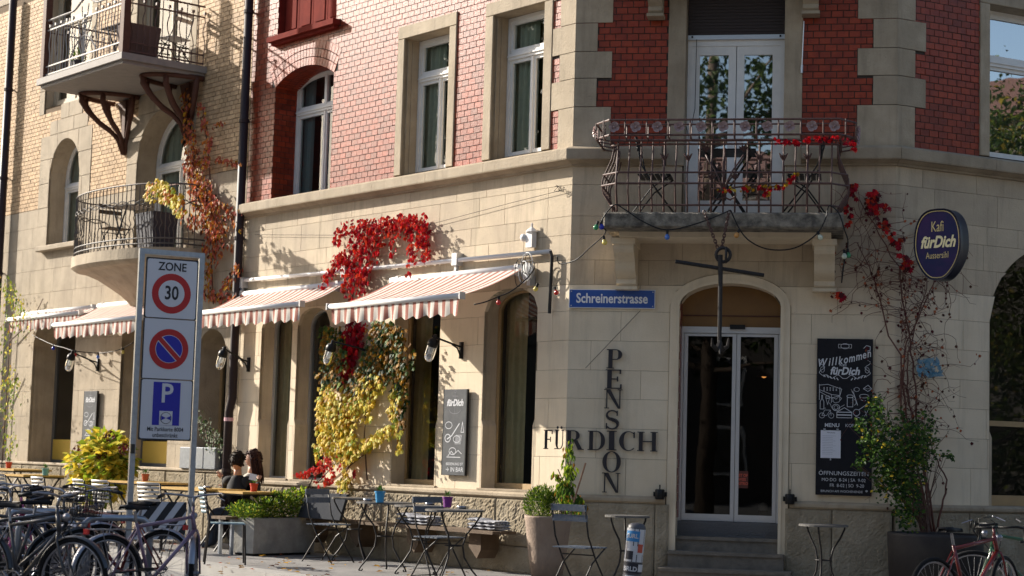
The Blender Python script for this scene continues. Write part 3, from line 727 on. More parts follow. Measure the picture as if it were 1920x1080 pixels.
m = MB(); m.stone([(.48, 6.93), (3.03, 6.93), (3.03, 7.1), (.48, 7.1)], -1.0, 0, .02); bal2 = part(m, 'balcony', 'weathered_concrete', FC)
corbel(FC, .84, 1.0, 6.928, .60, .55, bal2, 'stone_trim'); corbel(FC, 2.56, 2.73, 6.928, .60, .55, bal2, 'stone_trim')
# body behind the facades and a flat roof edge
m = MB(); P = [FL.W(LEFT_END, -.0, 0).xy, A, B, FR.W(RIGHT_END, 0, 0).xy, FR.W(RIGHT_END, -9, 0).xy, FL.W(LEFT_END, -9, 0).xy]
P[0:4] = [q for q in P[0:4]]
m.add([(p.x, p.y, TOPZ) for p in P] + [(p.x, p.y, TOPZ + .3) for p in P], [tuple(range(6)), tuple(range(6, 12))[::-1]] + [(i, i + 6, (i + 1) % 6 + 6, (i + 1) % 6) for i in range(6)]); m.build('roof', 'stone_trim', house, I4)
m = MB(); Q = [P[3], P[4], P[5], P[0]]
for a, b in zip(Q, Q[1:]): m.add([(a.x, a.y, 0), (b.x, b.y, 0), (b.x, b.y, TOPZ), (a.x, a.y, TOPZ)], [(0, 1, 2, 3)])
m.build('rear_wall', 'mortar_brown', house, I4)

# ================================================================== CREAM BRICK HOUSE (left)
mat('tan_stone', (.43, .355, .26), .8, (.33, .27, .195), 2.6, .8, isl=.08, bump=.35, bscale=35, spec=.25, streak=.5, spots=.5)
mat('beige_paint', (.42, .35, .25), .6)
YL = -17.5; YR = LEFT_END - .004
cream = thing('cream_house', Matrix.Translation(FL.W(-12, 0, 0)), 'cream brick house with curved iron balconies left of the corner house', 'building')
ROWSY = [1.0, 1.38, 1.80, 2.22, 2.64, 3.06, 3.48, 3.9, 4.3, 4.7, 5.05, 5.37]
YB, YC, YD = Op(-13.84, -12.25, 1.02, 3.0, .55, 2), Op(-10.64, -9.04, 1.02, 3.0, .55, 2), Op(-8.30, -7.41, .98, 2.62, .44, 2)
Y1, Y2 = Op(-13.56, -12.42, 4.68, 5.86, .64, 2), Op(-10.42, -8.84, 4.25, 5.80, .76, 2)
Y3a, Y3b = Op(-13.9, -12.25, 7.12, 9.2), Op(-10.65, -8.9, 7.02, 9.2)
G_all = [YB, YC, YD, Y1, Y2]
backing(FL, YL, YR, 0, TOPZ, G_all + [Y3a, Y3b], .012, 'wall', 'mortar_brown', cream)
blocks(FL, YL, YR, ROWSY, G_all, 21, 'tan_stone', cream, wd=(.6, 1.25), jo=.0014)
rough(FL, YL, YR, 0, .98, .04, 22, .014, 'rough_stone', cream, (1.0, 1.5))
m = MB(); m.stone([(YL, .985), (YR, .985), (YR, 1.03), (YL, 1.03)], -.07, .02, .01); part(m, 'ledge_stone', 'stone_trim', FL, parent=cream)
steps_ = [Op(-13.95, -12.02, 5.37, 6.62), Op(-13.62, -12.2, 6.62, 6.86), Op(-13.24, -12.42, 6.86, 7.12), Op(-10.76, -8.62, 5.37, 6.55), Op(-10.45, -8.95, 6.55, 6.86), Op(-10.1, -9.3, 6.86, 7.02), Op(-14.1, -12.05, 7.02, 9.3), Op(-10.85, -8.7, 7.0, 9.3)]
for i, s in enumerate(steps_):
    zz = [s.z0]; 
    while zz[-1] < s.z1 - .5: zz.append(zz[-1] + .42)
    if s.z1 - zz[-1] > .02: zz.append(s.z1)
    for p in cells(s.u0, s.u1, zz, (.5, .8), G_all + [Y3a, Y3b], 30 + i, .003):
        m = MB(); m.stone(p, -.008, .03, .004); part(m, 'stone_block', 'tan_stone', FL, parent=cream)
m = MB(); rr = random.Random(9); CY, HY = .069, .118
rows = [5.375 + CY * i for i in range(int((TOPZ - 5.37) / CY))]
for p in cells(YL, YR, rows, HY, steps_, 4, .0045, True):
    yy = rr.uniform(-.003, .003); n = len(p); m.add([(x, yy, z) for x, z in p] + [(x, .012, z) for x, z in p], [tuple(range(n))] + [(i, i + n, (i + 1) % n + n, (i + 1) % n) for i in range(n)])
part(m, 'brickwork', 'cream_brick', FL, parent=cream, kind='stuff')
for o, pn in ((YB, 1.42), (YC, 1.42), (YD, None)):
    shop_window(FL, o, .42, cream, panel=pn, rv='tan_stone', frame='grey_frame' if o is not YD else 'wood_frame', bot=.06, side=.04, glass='glass')
casement(FL, Y1, .30, cream, T=5.72, rv='tan_stone', mull=True, curt=[(-.05, .3, 'curtain', None, None)])
casement(FL, Y2, .34, cream, T=5.72, rv='tan_stone', mull=True, curt=[(-.05, .35, 'curtain', None, None), (.7, 1.05, 'curtain', None, None)], fw=.09)
casement(FL, Y3a, .16, cream, T=8.6, rv='tan_stone', frame='beige_paint', curt=[(0, .3, 'brown_curtain', None, None), (.55, 1, 'brown_curtain', None, None)], fw=.1)
casement(FL, Y3b, .16, cream, T=8.6, rv='tan_stone', frame='beige_paint', curt=[(.1, .35, 'brown_curtain', None, None), (.5, .8, 'brown_curtain', None, None)], fw=.1)
m = MB(); m.stone([(-13.72, 4.60), (-12.25, 4.60), (-12.25, 4.69), (-13.72, 4.69)], -.12, .28, .012); part(m, 'window_sill', 'tan_stone', FL, parent=cream)
m = MB(); P = [FL.W(YL, 0, 0).xy, FL.W(YR, 0, 0).xy, FL.W(YR, -9, 0).xy, FL.W(YL, -9, 0).xy]
m.add([(p.x, p.y, TOPZ + .01) for p in P] + [(p.x, p.y, TOPZ + .3) for p in P], [(0, 1, 2, 3), (7, 6, 5, 4)] + [(i, i + 4, (i + 1) % 4 + 4, (i + 1) % 4) for i in range(4)]); m.build('roof', 'tan_stone', cream, I4)

# ---- upper balcony: slab with a two step fascia, posts, railings, scroll brackets
BU0, BU1, BE, BZ = -11.19, -8.36, 1.41, 6.93
m = MB(); m.box(BU0, BU1, -BE, 0, BZ, BZ + .10); m.box(BU0 + .05, BU1 - .05, -BE + .05, 0, BZ - .055, BZ); mat('balcony_grey', (.28, .25, .23), .7, (.22, .2, .185), 8, .6)
ub = part(m, 'balcony', 'balcony_grey', FL, parent=cream)
def sub(mb, name, mt, par, smooth=False, kind=None): return mb.build(name, mt, par, WM[par.name] if 0 else FL.M, smooth, kind)
for u in (BU0 + .12, BU1 - .08): m = MB(); m.box(u - .055, u + .055, -BE + .02, -BE + .13, BZ + .1, 9.6); m.build('post', 'brown_paint', ub, FL.M)
mat('grey_rail', (.36, .34, .32), .5)
def railing(P, Q, z0, h, parent, mt, motif=True, n=None, wavy=True, fr=FL):
    """iron railing between two points (u, e): rails, wavy bars with little square heads, leaf motif in the middle"""
    P, Q = Vector((P[0], -P[1], 0)), Vector((Q[0], -Q[1], 0)); L = (Q - P).length; d = (Q - P).normalized(); n = n or int(L / .095)
    def at(t, z, off=0): q = P + (Q - P) * t; return (q.x, q.y, z0 + z)
    for z in (.05, .18, .76):
        m = MB(); m.bar(at(0, z), at(1, z), .02); m.build('rail', mt, parent, fr.M)
    c = .5; mw = .17 if motif else 0
    pts = []
    for i in range(33):
        t = i / 32; dz = 0
        if motif and abs(t - c) < mw: dz = .14 * (1 + math.cos(PI * (t - c) / mw)) / 2
        pts.append(at(t, h + dz))
    m = MB(); m.tube(pts, .016, 5); m.build('handrail', mt, parent, fr.M)
    for i in range(n + 1):
        t = i / n
        if motif and abs(t - c) < mw * .85: continue
        m = MB(); 
        if wavy and i % 2:
            m.tube([at(t + (.0105 * math.sin((z - .2) * 14) if .2 < z < .7 else 0) / L * 2.2, z) for z in [0, .1, .2, .26, .32, .38, .44, .5, .56, .62, .68, .74, h - .1]], .008, 4)
            q = at(t, h - .1); m.box(q[0] - .018, q[0] + .018, q[1] - .018, q[1] + .018, q[2] - .02, q[2] + .02)
        else: m.tube([at(t, 0), at(t, h)], .008, 4)
        m.build('baluster', mt, parent, fr.M)
    if motif:
        m = MB()
        for s in (-1, 1):
            for k, (w0, top) in enumerate(((.04, .95), (.09, .78), (.14, .6))):
                m.tube([at(c + s * (w0 * a ** 1.5) * 1.1, top * b) for a, b in ((0, .05), (.25, .3), (.5, .55), (.8, .8), (1, 1))], .009, 4)
            m.tube([at(c + s * mw * (1 - i / 8), .2 + .28 * math.sin(PI / 2 * i / 8)) for i in range(9)], .012, 4)
        for z in (.62, .7, .78): q = at(c, z); m.ball(q, .035, 6)
        m.tube([at(c, .05), at(c, .7)], .01, 4)
        m.build('leaf_motif', mt, parent, fr.M, kind='stuff')
e_ = BE - .07
railing((BU0 + .16, e_), (BU1 - .12, e_), BZ + .1, .92, ub, 'grey_rail')
railing((BU1 - .07, e_), (BU1 - .07, .03), BZ + .1, .92, ub, 'rust_iron', motif=False)
railing((BU0 + .07, .03), (BU0 + .07, e_), BZ + .1, .92, ub, 'rust_iron', motif=False)
for uc in (-10.84, -8.83):
    br_ = MB(); zt = BZ - .08
    ring_ = [(uc + .42 * math.cos(a), -.02 - .78 * math.sin(a), zt) for a in [PI * i / 16 for i in range(17)]]
    br_.tube(ring_, .042, 6); bk = br_.build('bracket', 'brown_paint', ub, FL.M, True)
    for i, a in enumerate((0.15, .8, 1.57, 2.34, 3.0)):
        x, y_ = .42 * math.cos(a), -.02 - .78 * math.sin(a); m = MB()
        m.tube([(uc + x * k1, (y_ * k1), zt - dz) for k1, dz in ((1, 0), (1.0, .12), (.86, .26), (.6, .42), (.36, .52), (.18, .64), (.05, .86))], [.045, .052, .048, .042, .04, .04, .04], 6); m.build('scroll_rib', 'brown_paint', bk, FL.M, True)
    m = MB(); m.prism([(uc - .05, zt), (uc + .05, zt), (uc + .05, zt - .88), (uc - .05, zt - .88)], -.06, -.0); m.prism([(uc - .28, zt), (uc + .28, zt), (uc + .04, zt - .5), (uc - .04, zt - .5)], -.03, -.0); m.build('back_plate', 'brown_paint', bk, FL.M)

# ---- lower balcony: bow shaped slab on a moulded stone bowl, bow fronted railing
lu, la, lb, lz = -9.8, 1.66, .95, 4.03
def bow(t, sc=1.0, g=0): a = PI * t; return (lu - (la * sc + g) * math.cos(a), -(lb * sc + g) * math.sin(a) ** .62)
m = MB(); N = 24; prof = [(1, .22), (1.0, .06), (.97, .03), (.93, 0), (.82, -.03), (.66, -.12), (.5, -.25), (.36, -.37), (.26, -.48), (.2, -.60), (.0, -.66)]
vs = []; 
for sc, z in prof:
    for i in range(N + 1): x, y_ = bow(i / N, max(sc, .001)); vs.append((x, y_, lz + z))
fs = [(j * (N + 1) + i, j * (N + 1) + i + 1, (j + 1) * (N + 1) + i + 1, (j + 1) * (N + 1) + i) for j in range(len(prof) - 1) for i in range(N)] + [tuple(range(N + 1))]
m.add(vs, fs); lb_ = part(m, 'balcony', 'tan_stone', FL, parent=cream)
mat('pale_rail', (.09, .075, .065), .55)
zt = lz + .22
for z in (.06, .14, .95):
    m = MB(); m.tube([(*bow(i / 24, .97), zt + z) for i in range(25)], .012, 5); m.build('rail', 'pale_rail', lb_, FL.M)
for i in range(1, 46):
    x, y_ = bow(i / 46, .97); m = MB(); k = 1 if i % 3 else 0
    d = Vector((x - lu, y_)).normalized()
    m.tube([(x + d.y * k * s, y_ - d.x * k * s, zt + z) for z, s in ((0, 0), (.2, 0), (.28, .02), (.36, -.018), (.44, .014), (.52, 0), (.62, 0), (.95, 0))], .0075, 4); m.build('baluster', 'pale_rail', lb_, FL.M)
for s in (-1, 1):
    m = MB(); pts = []
    for i in range(49): x, y_ = bow(i / 48, .97); pts.append((x, y_, zt + .68 + s * .035 * math.sin(i * 1.3)))
    m.tube(pts, .009, 4); m.build('wave_rail', 'pale_rail', lb_, FL.M)

# ---- rainwater pipes
def downpipe(u, lab, z0=0.1, z1=TOPZ, r=.062, e=.1, kink=None):
    t = thing('downpipe', slabbed(FL, u, 0, e), lab, 'drain pipe', 'dark rainwater pipes on the facades')
    Mx = WM[t.name]; m = MB()
    pts = [(0, 0, z1), (0, 0, z0)] if not kink else [(0, 0, z1), (0, 0, 2.05), (-.07, 0, 1.85), (-.07, 0, z0)]
    m.tube(pts, r, 12); m.build('pipe', 'dark_pipe', t, Mx, True)
    for z in (1.0, 2.6, 4.3, 6.0, 7.6):
        m = MB(); x = -.07 if kink and z < 1.8 else 0; m.cyl((x, 0, z), (x, 0, z + .05), r + .012, 12); m.bar((x, 0, z + .025), (x, e, z + .025), .02); m.build('pipe_clamp', 'dark_pipe', t, Mx)
    return t
dp1 = downpipe(-7.05, 'black rainwater pipe where the cream and red brick houses meet', kink=True)
m = MB(); m.cyl((-.07, 0, 1.72), (-.07, 0, 1.77), .067, 12); mat('pink_sticker', (.6, .35, .4), .5); m.build('sticker', 'pink_sticker', dp1, WM[dp1.name])
downpipe(-15.17, 'black rainwater pipe at the left edge beside the climbing plant', r=.07, e=.12)

# ---- awnings
def stripe_mat(name, a, b, per=.14):
    m = bpy.data.materials.new(name); m.use_nodes = True; n = m.node_tree.nodes; l = m.node_tree.links; p = n['Principled BSDF']
    tc = n.new('ShaderNodeTexCoord'); sx = n.new('ShaderNodeSeparateXYZ'); l.new(tc.outputs['Object'], sx.inputs[0])
    d = n.new('ShaderNodeMath'); d.operation = 'DIVIDE'; l.new(sx.outputs[0], d.inputs[0]); d.inputs[1].default_value = per
    f = n.new('ShaderNodeMath'); f.operation = 'FRACT'; l.new(d.outputs[0], f.inputs[0])
    g = n.new('ShaderNodeMath'); g.operation = 'LESS_THAN'; l.new(f.outputs[0], g.inputs[0]); g.inputs[1].default_value = .46
    x = n.new('ShaderNodeMix'); x.data_type = 'RGBA'; l.new(g.outputs[0], x.inputs[0]); x.inputs[6].default_value = (*a, 1); x.inputs[7].default_value = (*b, 1)
    no = n.new('ShaderNodeTexNoise'); no.inputs['Scale'].default_value = 3; l.new(tc.outputs['Object'], no.inputs['Vector']); mr = n.new('ShaderNodeMapRange'); mr.inputs[3].default_value = .75; mr.inputs[4].default_value = 1.12; l.new(no.outputs[0], mr.inputs[0])
    y = n.new('ShaderNodeMix'); y.data_type = 'RGBA'; y.blend_type = 'MULTIPLY'; y.inputs[0].default_value = 1; l.new(x.outputs[2], y.inputs[6]); l.new(mr.outputs[0], y.inputs[7])
    l.new(y.outputs[2], p.inputs['Base Color']); p.inputs['Roughness'].default_value = .9
    t = n.new('ShaderNodeBsdfTranslucent'); l.new(y.outputs[2], t.inputs[0]); ms = n.new('ShaderNodeMixShader'); ms.inputs[0].default_value = .22
    l.new(p.outputs[0], ms.inputs[1]); l.new(t.outputs[0], ms.inputs[2]); l.new(ms.outputs[0], n['Material Output'].inputs[0]); MATS[name] = m
stripe_mat('awning_stripe', (.74, .69, .62), (.40, .155, .115))
mat('awning_white', (.72, .70, .68), .45)
def awning(u0, u1, zw, e, zf, lab, vh=.21, wl=.03, hook=True):
    t = thing('awning', slabbed(FL, u0, 0, 0), lab, 'awning', 'striped awnings over the cafe windows')
    Mx = WM[t.name]; W_ = u1 - u0
    m = MB(); N = int(W_ / .052); K = 8; vs = []
    for j in range(K + 1):
        f = j / K; s = math.sin(PI * f) * .035
        for i in range(N + 1): vs.append((W_ * i / N, -.06 - (e - .06) * f, zw + (zf - zw) * f - s - .004 * math.sin(i * .9) * math.sin(PI * f)))
    m.add(vs, [(j * (N + 1) + i, j * (N + 1) + i + 1, (j + 1) * (N + 1) + i + 1, (j + 1) * (N + 1) + i) for j in range(K) for i in range(N)]); m.build('canopy', 'awning_stripe', t, Mx, True)
    m = MB(); m.tube([(-.05, -e, zf), (W_ + .05, -e, zf)], .034, 10); m.build('front_bar', 'awning_white', t, Mx, True)
    for x in (-.06, W_ + .045): m = MB(); m.box(x - .004, x + .018, -e - .04, -e + .04, zf - .04, zf + .04); m.build('end_cap', 'alu', t, Mx)
    m = MB(); N = int(W_ / .026); vs = []
    for i in range(N + 1):
        x = W_ * i / N; sc = abs(math.sin(PI * x / .24)); yy = -e + .012 * math.sin(x * 2 * PI / .24 + 1) + .006 * math.sin(x * 17)
        for k in range(5): f = k / 4; vs.append((x, -e + (yy + e) * f * 1.4 - .0, zf - .02 - (vh - .045 + .045 * sc) * f))
    m.add(vs, [(i * 5 + k, (i + 1) * 5 + k, (i + 1) * 5 + k + 1, i * 5 + k + 1) for i in range(N) for k in range(4)]); m.build('valance', 'awning_stripe', t, Mx, True)
    m = MB(); m.tube([(-.06, -.06, zw + .0), (W_ + .06, -.06, zw + .0)], .045, 8); m.build('roller', 'awning_white', t, Mx, True)
    for x in (.10, W_ - .10):
        s = 1 if x < W_ / 2 else -1
        m = MB(); m.box(x - .03, x + .03, -.1, .0, zw - .09, zw + .05); ar = m.build('wall_bracket', 'alu', t, Mx)
        el = (x + s * min(.55, W_ * .33), -e * .45, (zw + zf) / 2 - .06)
        m = MB(); m.tube([(x, -.1, zw - .06), el], .018, 6); m.tube([el, (x + s * .02, -e + .02, zf - .03)], .016, 6); m.ball(el, .028, 8); m.build('folding_arm', 'awning_white', t, Mx, True)
    return t
awning(-3.29, -.74, 3.50, 1.0, 3.10, 'wide striped awning nearest the house corner, beside the street name plate')
awning(-7.05, -4.44, 3.52, .72, 3.21, 'striped awning right of the traffic sign, under the red creeper')
awning(-11.3, -8.5, 3.56, .85, 3.20, 'striped awning behind the traffic sign under the stone balcony')
awning(-14.1, -11.45, 3.55, .35, 3.44, 'short rolled up striped awning at the far left')
# pipe (rail) over the awnings with wall clips
t = thing('awning_rail', slabbed(FL, -7, 3.7, .06), 'white metal rail running along the wall above the two awnings', 'rail')
Mx = WM[t.name]; m = MB(); m.tube([(.03, 0, .02), (2, 0, 0), (6.72, 0, -.04)], .026, 8); m.build('rail', 'awning_white', t, Mx, True)
for x in (.03, 2.6, 4.98): m = MB(); m.box(x - .05, x + .05, -.04, .06, -.09, .06); m.box(x - .02, x + .02, -.02, .02, -.2, -.09); m.build('rail_clip', 'alu', t, Mx)
m = MB(); m.tube([(6.72, 0, -.04), (6.75, 0, -.1), (6.73, 0, -.75)], .02, 6); m.build('down_rod', 'dark_iron', t, Mx)

# junction box with cable loops beside the awning
t = thing('junction_box', slabbed(FL, -.63, 3.82, .02), 'small white junction box with pointed cap above the awning end', 'electrical box')
Mx = WM[t.name]; m = MB(); m.box(-.06, .05, -.07, .0, -.09, .09); m.lathe([(.075, .09), (.05, .12), (.012, .15), (.012, .19), (.001, .2)], 8, (0, -.03, 0)); m.build('box', 'awning_white', t, Mx)
m = MB(); m.ball((-.1, -.06, .03), .05, 8); m.build('cap', 'awning_white', t, Mx, True)
t = thing('cable_reel', slabbed(FL, -.62, 3.45, .05), 'tangle of black and white cable hanging on a grey bracket at the awning end', 'cable')
Mx = WM[t.name]; m = MB(); m.lathe([(.001, -.02), (.1, -.02), (.1, .02), (.001, .02)], 14, (0, -.05, 0), T=Matrix.Rotation(PI / 2, 3, 'X')); m.box(-.03, .03, -.04, .04, -.16, -.05); m.build('bracket', 'alu', t, Mx)
rr = random.Random(5)
for k in range(5):
    m = MB(); c0 = (rr.uniform(-.06, .1), -.1 - k * .01, rr.uniform(-.05, .08)); rx, rz = rr.uniform(.05, .12), rr.uniform(.07, .17)
    m.tube([(c0[0] + rx * math.cos(a), c0[1], c0[2] + rz * math.sin(a)) for a in [2 * PI * i / 14 for i in range(14)]], .006, 4, closed=True); m.build('cable_loop', 'black_metal' if k % 3 else 'awning_white', t, Mx, True)

# ---- wall lamps with glass domes on iron arms
def wall_lamp(uw, zw, px, py, e, lab, fr=FL):
    u, z = fr.uz(px, py, e); t = thing('wall_lamp', slabbed(fr, uw, zw, 0), lab, 'wall lamp', 'glass dome lamps on iron arms'); Mx = WM[t.name]; x, zz = u - uw, z - zw
    m = MB(); m.box(-.025, .025, -.03, 0, -.14, .06); m.tube([(0, -.02, .0), (x * .2, -e * .25, .02), (x * .9, -e * .95, zz + .17)], .012, 6); m.tube([(0, -.02, -.12), (x * .12, -e * .15, -.02), (x * .3, -e * .33, .02)], .01, 6); m.build('arm', 'black_metal', t, Mx, True)
    Rm = Matrix.Rotation(R(24), 3, 'Y')
    m = MB(); m.lathe([(.001, .2), (.02, .2), (.024, .15), (.05, .14), (.066, .10), (.066, .06), (.06, .055)], 16, (x, -e, zz), T=Rm); m.build('cap', 'black_metal', t, Mx, True)
    m = MB(); m.lathe([(.058, .06), (.06, -.04), (.056, -.09), (.04, -.125), (.018, -.14), (.001, -.143)], 18, (x, -e, zz), T=Rm); m.build('glass_dome', 'lamp_glass', t, Mx, True)
    m = MB(); m.lathe([(.001, -.05), (.02, -.04), (.03, -.01), (.02, .03), (.014, .06)], 12, (x, -e, zz), T=Rm); m.build('bulb', 'white_paint', t, Mx, True)
wall_lamp(-1.93, 2.62, 808, 657, .62, 'glass dome lamp on an iron arm over the chalkboard, nearest the corner')
wall_lamp(-3.75, 2.62, 617, 665, .6, 'glass dome lamp hanging against the yellow and green creeper')
wall_lamp(-6.79, 2.56, 415, 675, .6, 'glass dome lamp in front of the rain pipe right of the traffic sign')
wall_lamp(-11.39, 2.66, 131, 680, .6, 'glass dome lamp on the cream house left of the traffic sign')

# ---- text helper
def text_mesh(s, size=1, shear=0, offset=0, extrude=.0, sx=1, align='CENTER'):
    c = bpy.data.curves.new('t', 'FONT'); c.body = s; c.size = size; c.shear = shear; c.offset = offset; c.extrude = extrude; c.align_x = align; c.align_y = 'CENTER'; c.resolution_u = 3
    o = bpy.data.objects.new('t', c); col.objects.link(o); dg = bpy.context.evaluated_depsgraph_get(); me = bpy.data.meshes.new_from_object(o.evaluated_get(dg)); bpy.data.objects.remove(o); bpy.data.curves.remove(c)
    vs = [(v.co.x * sx, -v.co.z, v.co.y) for v in me.vertices]; fs = [tuple(p.vertices) for p in me.polygons]; bpy.data.meshes.remove(me); return vs, fs
def text(s, pos, size, mt, parent, M, name='lettering', **k):
    """text lying in the x-z plane, facing -y, centred on pos"""
    vs, fs = text_mesh(s, size, **k); rot = 0
    m = MB(); m.add([(v[0] + pos[0], v[1] + pos[1], v[2] + pos[2]) for v in vs], fs); return m.build(name, mt, parent, M)
def text_on(curve, s, size, mt, parent, M, y, sp=.02, **k):
    """letters one by one along a function t -> (x, z, angle)"""
    mb = MB(); x = 0; adv = []
    for ch in s:
        vs, fs = text_mesh(ch if ch != ' ' else '.', size, align='LEFT', **k); wd = (max(v[0] for v in vs) - min(v[0] for v in vs)) if vs else 0; adv.append((vs if ch != ' ' else [], fs if ch != ' ' else [], wd if ch != ' ' else size * .3))
    tot = sum(a[2] for a in adv) + size * sp * (len(s) - 1); x = -tot / 2
    for vs, fs, wd in adv:
        if vs:
            cx, cz, an = curve(x + wd / 2); mn = min(v[0] for v in vs); R_ = Matrix.Rotation(an, 2)
            mb.add([(cx + (R_ @ Vector((v[0] - mn - wd / 2, v[2]))).x, y + v[1], cz + (R_ @ Vector((v[0] - mn - wd / 2, v[2]))).y) for v in vs], fs)
        x += wd + size * sp
    return mb.build('lettering', mt, parent, M)
mat('sign_white', (.75, .75, .76), .5); mat('sign_blue', (.015, .075, .33), .35, coat=.4); mat('ink', (.015, .015, .02), .6); mat('letter_black', (.018, .016, .022), .45)

# ---- street name plate
t = thing('street_sign', slabbed(FC, .485, 3.11, .02), 'blue enamel street name plate reading Schreinerstrasse', 'street sign'); Mx = WM[t.name]
m = MB(); m.box(-.486, .486, -.008, .012, -.106, .106); m.build('plate', 'sign_white', t, Mx)
m = MB(); m.box(-.478, .478, -.011, -.006, -.098, .098); m.build('enamel', 'sign_blue', t, Mx)
text('Schreinerstrasse', (0, -.0125, .0), .152, 'sign_white', t, Mx, offset=.0035, sx=.80)
for x in (-.46, .46):
    for z in (-.08, .08): m = MB(); m.cyl((x, -.0165, z), (x, -.01, z), .007, 8); m.build('screw', 'alu', t, Mx)

# ---- the big mounted letters: PENSION down, FUER DICH across
def serif(ch, h=.24, D=.018):
    """serif capital as outline pieces in a box of height h, centred on x; returns MB and its width"""
    m = MB(); k = h / 1.0
    def B_(x0, x1, z0, z1): m.prism([(x0 * k, (z0 - .5) * k), (x1 * k, (z0 - .5) * k), (x1 * k, (z1 - .5) * k), (x0 * k, (z1 - .5) * k)], -D, 0)
    def P_(pts): m.prism([(x * k, (z - .5) * k) for x, z in pts], -D, 0)
    def arc(cx, cz, rx, rz, a0, a1, wf, n=20):
        o, i_ = [], []
        for j in range(n + 1):
            a = R(a0 + (a1 - a0) * j / n); w_ = wf(a); o.append((cx + rx * math.cos(a), cz + rz * math.sin(a))); i_.append((cx + (rx - w_) * math.cos(a), cz + (rz - w_ * .5 - .01) * math.sin(a)))
        for j in range(n): P_([o[j], o[j + 1], i_[j + 1], i_[j]])
    T, t, s = .17, .06, .045
    def stem(x, w_=T, z0=0, z1=1): B_(x, x + w_, z0, z1); [B_(x - .07, x + w_ + .07, z, z + s) for z in (0, 1 - s)]
    th = lambda a: .05 + .11 * abs(math.cos(a))
    if ch == 'I': stem(-T / 2); W = .31
    elif ch == 'F': stem(-.22); B_(-.05, .27, .94, 1); B_(.22, .28, .78, 1); B_(-.05, .18, .48, .54); B_(.13, .18, .38, .64); W = .6
    elif ch == 'E': stem(-.25); B_(-.08, .27, .94, 1); B_(.22, .28, .78, 1); B_(-.08, .16, .48, .54); B_(.12, .17, .38, .64); B_(-.08, .30, 0, .06); B_(.25, .31, 0, .24); W = .62
    elif ch == 'P': stem(-.24); B_(-.07, .08, .95, 1); B_(-.07, .08, .45, .5); arc(.06, .725, .26, .275, -90, 90, th); W = .62
    elif ch == 'R': stem(-.30); B_(-.13, .02, .95, 1); B_(-.13, .05, .48, .53); arc(.0, .74, .26, .26, -90, 90, th); P_([(-.02, .5), (.16, .5), (.40, .0), (.2, .0)]); B_(.18, .46, 0, .045); W = .8
    elif ch == 'D': stem(-.34); B_(-.17, .0, .95, 1); B_(-.17, .0, 0, .05); arc(-.02, .5, .4, .5, -90, 90, lambda a: .05 + .13 * abs(math.cos(a))); W = .84
    elif ch == 'N': B_(-.32, -.27, 0, 1); B_(.28, .33, 0, 1); P_([(-.36, 1), (-.14, 1), (.33, .0), (.27, 0), (.22, 0)]); B_(-.40, -.19, 0, s); B_(.20, .41, 1 - s, 1); B_(-.42, -.2, 1 - s, 1); W = .86
    elif ch == 'H': stem(-.37); stem(.20); B_(-.2, .2, .47, .53); W = .9
    elif ch == 'O': arc(0, .5, .40, .51, 0, 360, lambda a: .05 + .13 * abs(math.cos(a)), 40); W = .86
    elif ch == 'C': arc(.03, .5, .40, .51, 48, 312, lambda a: .045 + .13 * max(0, -math.cos(a)) + .02, 32); B_(.25, .31, .66, .97); W = .78
    elif ch == 'S':
        pts = []
        for j in range(17): a = R(30 + 240 * j / 16); pts.append((.23 * math.cos(a) - .0, .745 + .225 * math.sin(a)))
        for j in range(17): a = R(90 - 240 * j / 16); pts.append((.24 * math.cos(a) + .0, .262 + .235 * math.sin(a)))
        n = len(pts)
        for j in range(n - 1):
            p, q = Vector(pts[j]), Vector(pts[j + 1]); d = (q - p); d = d.normalized() if d.length > 1e-6 else Vector((0, -1)); nn = Vector((-d.y, d.x)); f = math.exp(-((j - n / 2) / 5.5) ** 2); w_ = .035 + .06 * f
            P_([tuple(p + nn * w_), tuple(q + nn * w_), tuple(q - nn * w_), tuple(p - nn * w_)])
        B_(.18, .23, .70, .97); B_(-.26, -.21, .02, .32); W = .56
    elif ch == 'Ü':
        stem(-.27, z0=.3); arc(0, .31, .265, .32, 180, 360, lambda a: .06 + .1 * max(0, -math.cos(a))); B_(.21, .26, .3, 1); B_(.14, .33, 1 - s, 1); m.f = [f for f in m.f]
        for x in (-.14, .14): m.cyl((x * k, -D, .62 * k), (x * k, 0, .62 * k), .07 * k, 12)
        W = .72
    return m, W * k
t = thing('wall_lettering', slabbed(FC, .555, 1.52, .02), 'black raised serif letters PENSION crossing FÜRDICH on the corner wall', 'lettering'); Mx = WM[t.name]
def put(ch, px, py, h, wd=None):
    u, z = FC.uz(px, py, .02); m, W = serif(ch, h); 
    if wd: f = wd / W; m.v = [(x * f, y_, zz) for x, y_, zz in m.v]
    if ch == 'Ü': m.v = [(x, y_, zz) for x, y_, zz in m.v]
    m.build('letter', 'letter_black', t, FC.M @ Matrix.Translation((u, -.02, z)))
for ch, px, py, h, wd in (('P', 1152, 673, .215, .17), ('E', 1151, 711, .215, .18), ('N', 1150, 748, .215, .21), ('S', 1148, 787, .215, .15), ('O', 1147, 866, .23, .22), ('N', 1146, 905, .22, .21),
                          ('F', 1028, 824, .215, .105), ('Ü', 1049, 824, .215, .115), ('R', 1076, 825, .215, .20), ('D', 1119, 826, .215, .205), ('I', 1147, 826, .215, .11), ('C', 1177, 827, .215, .20), ('H', 1214, 828, .215, .23)): put(ch, px, py, h, wd)

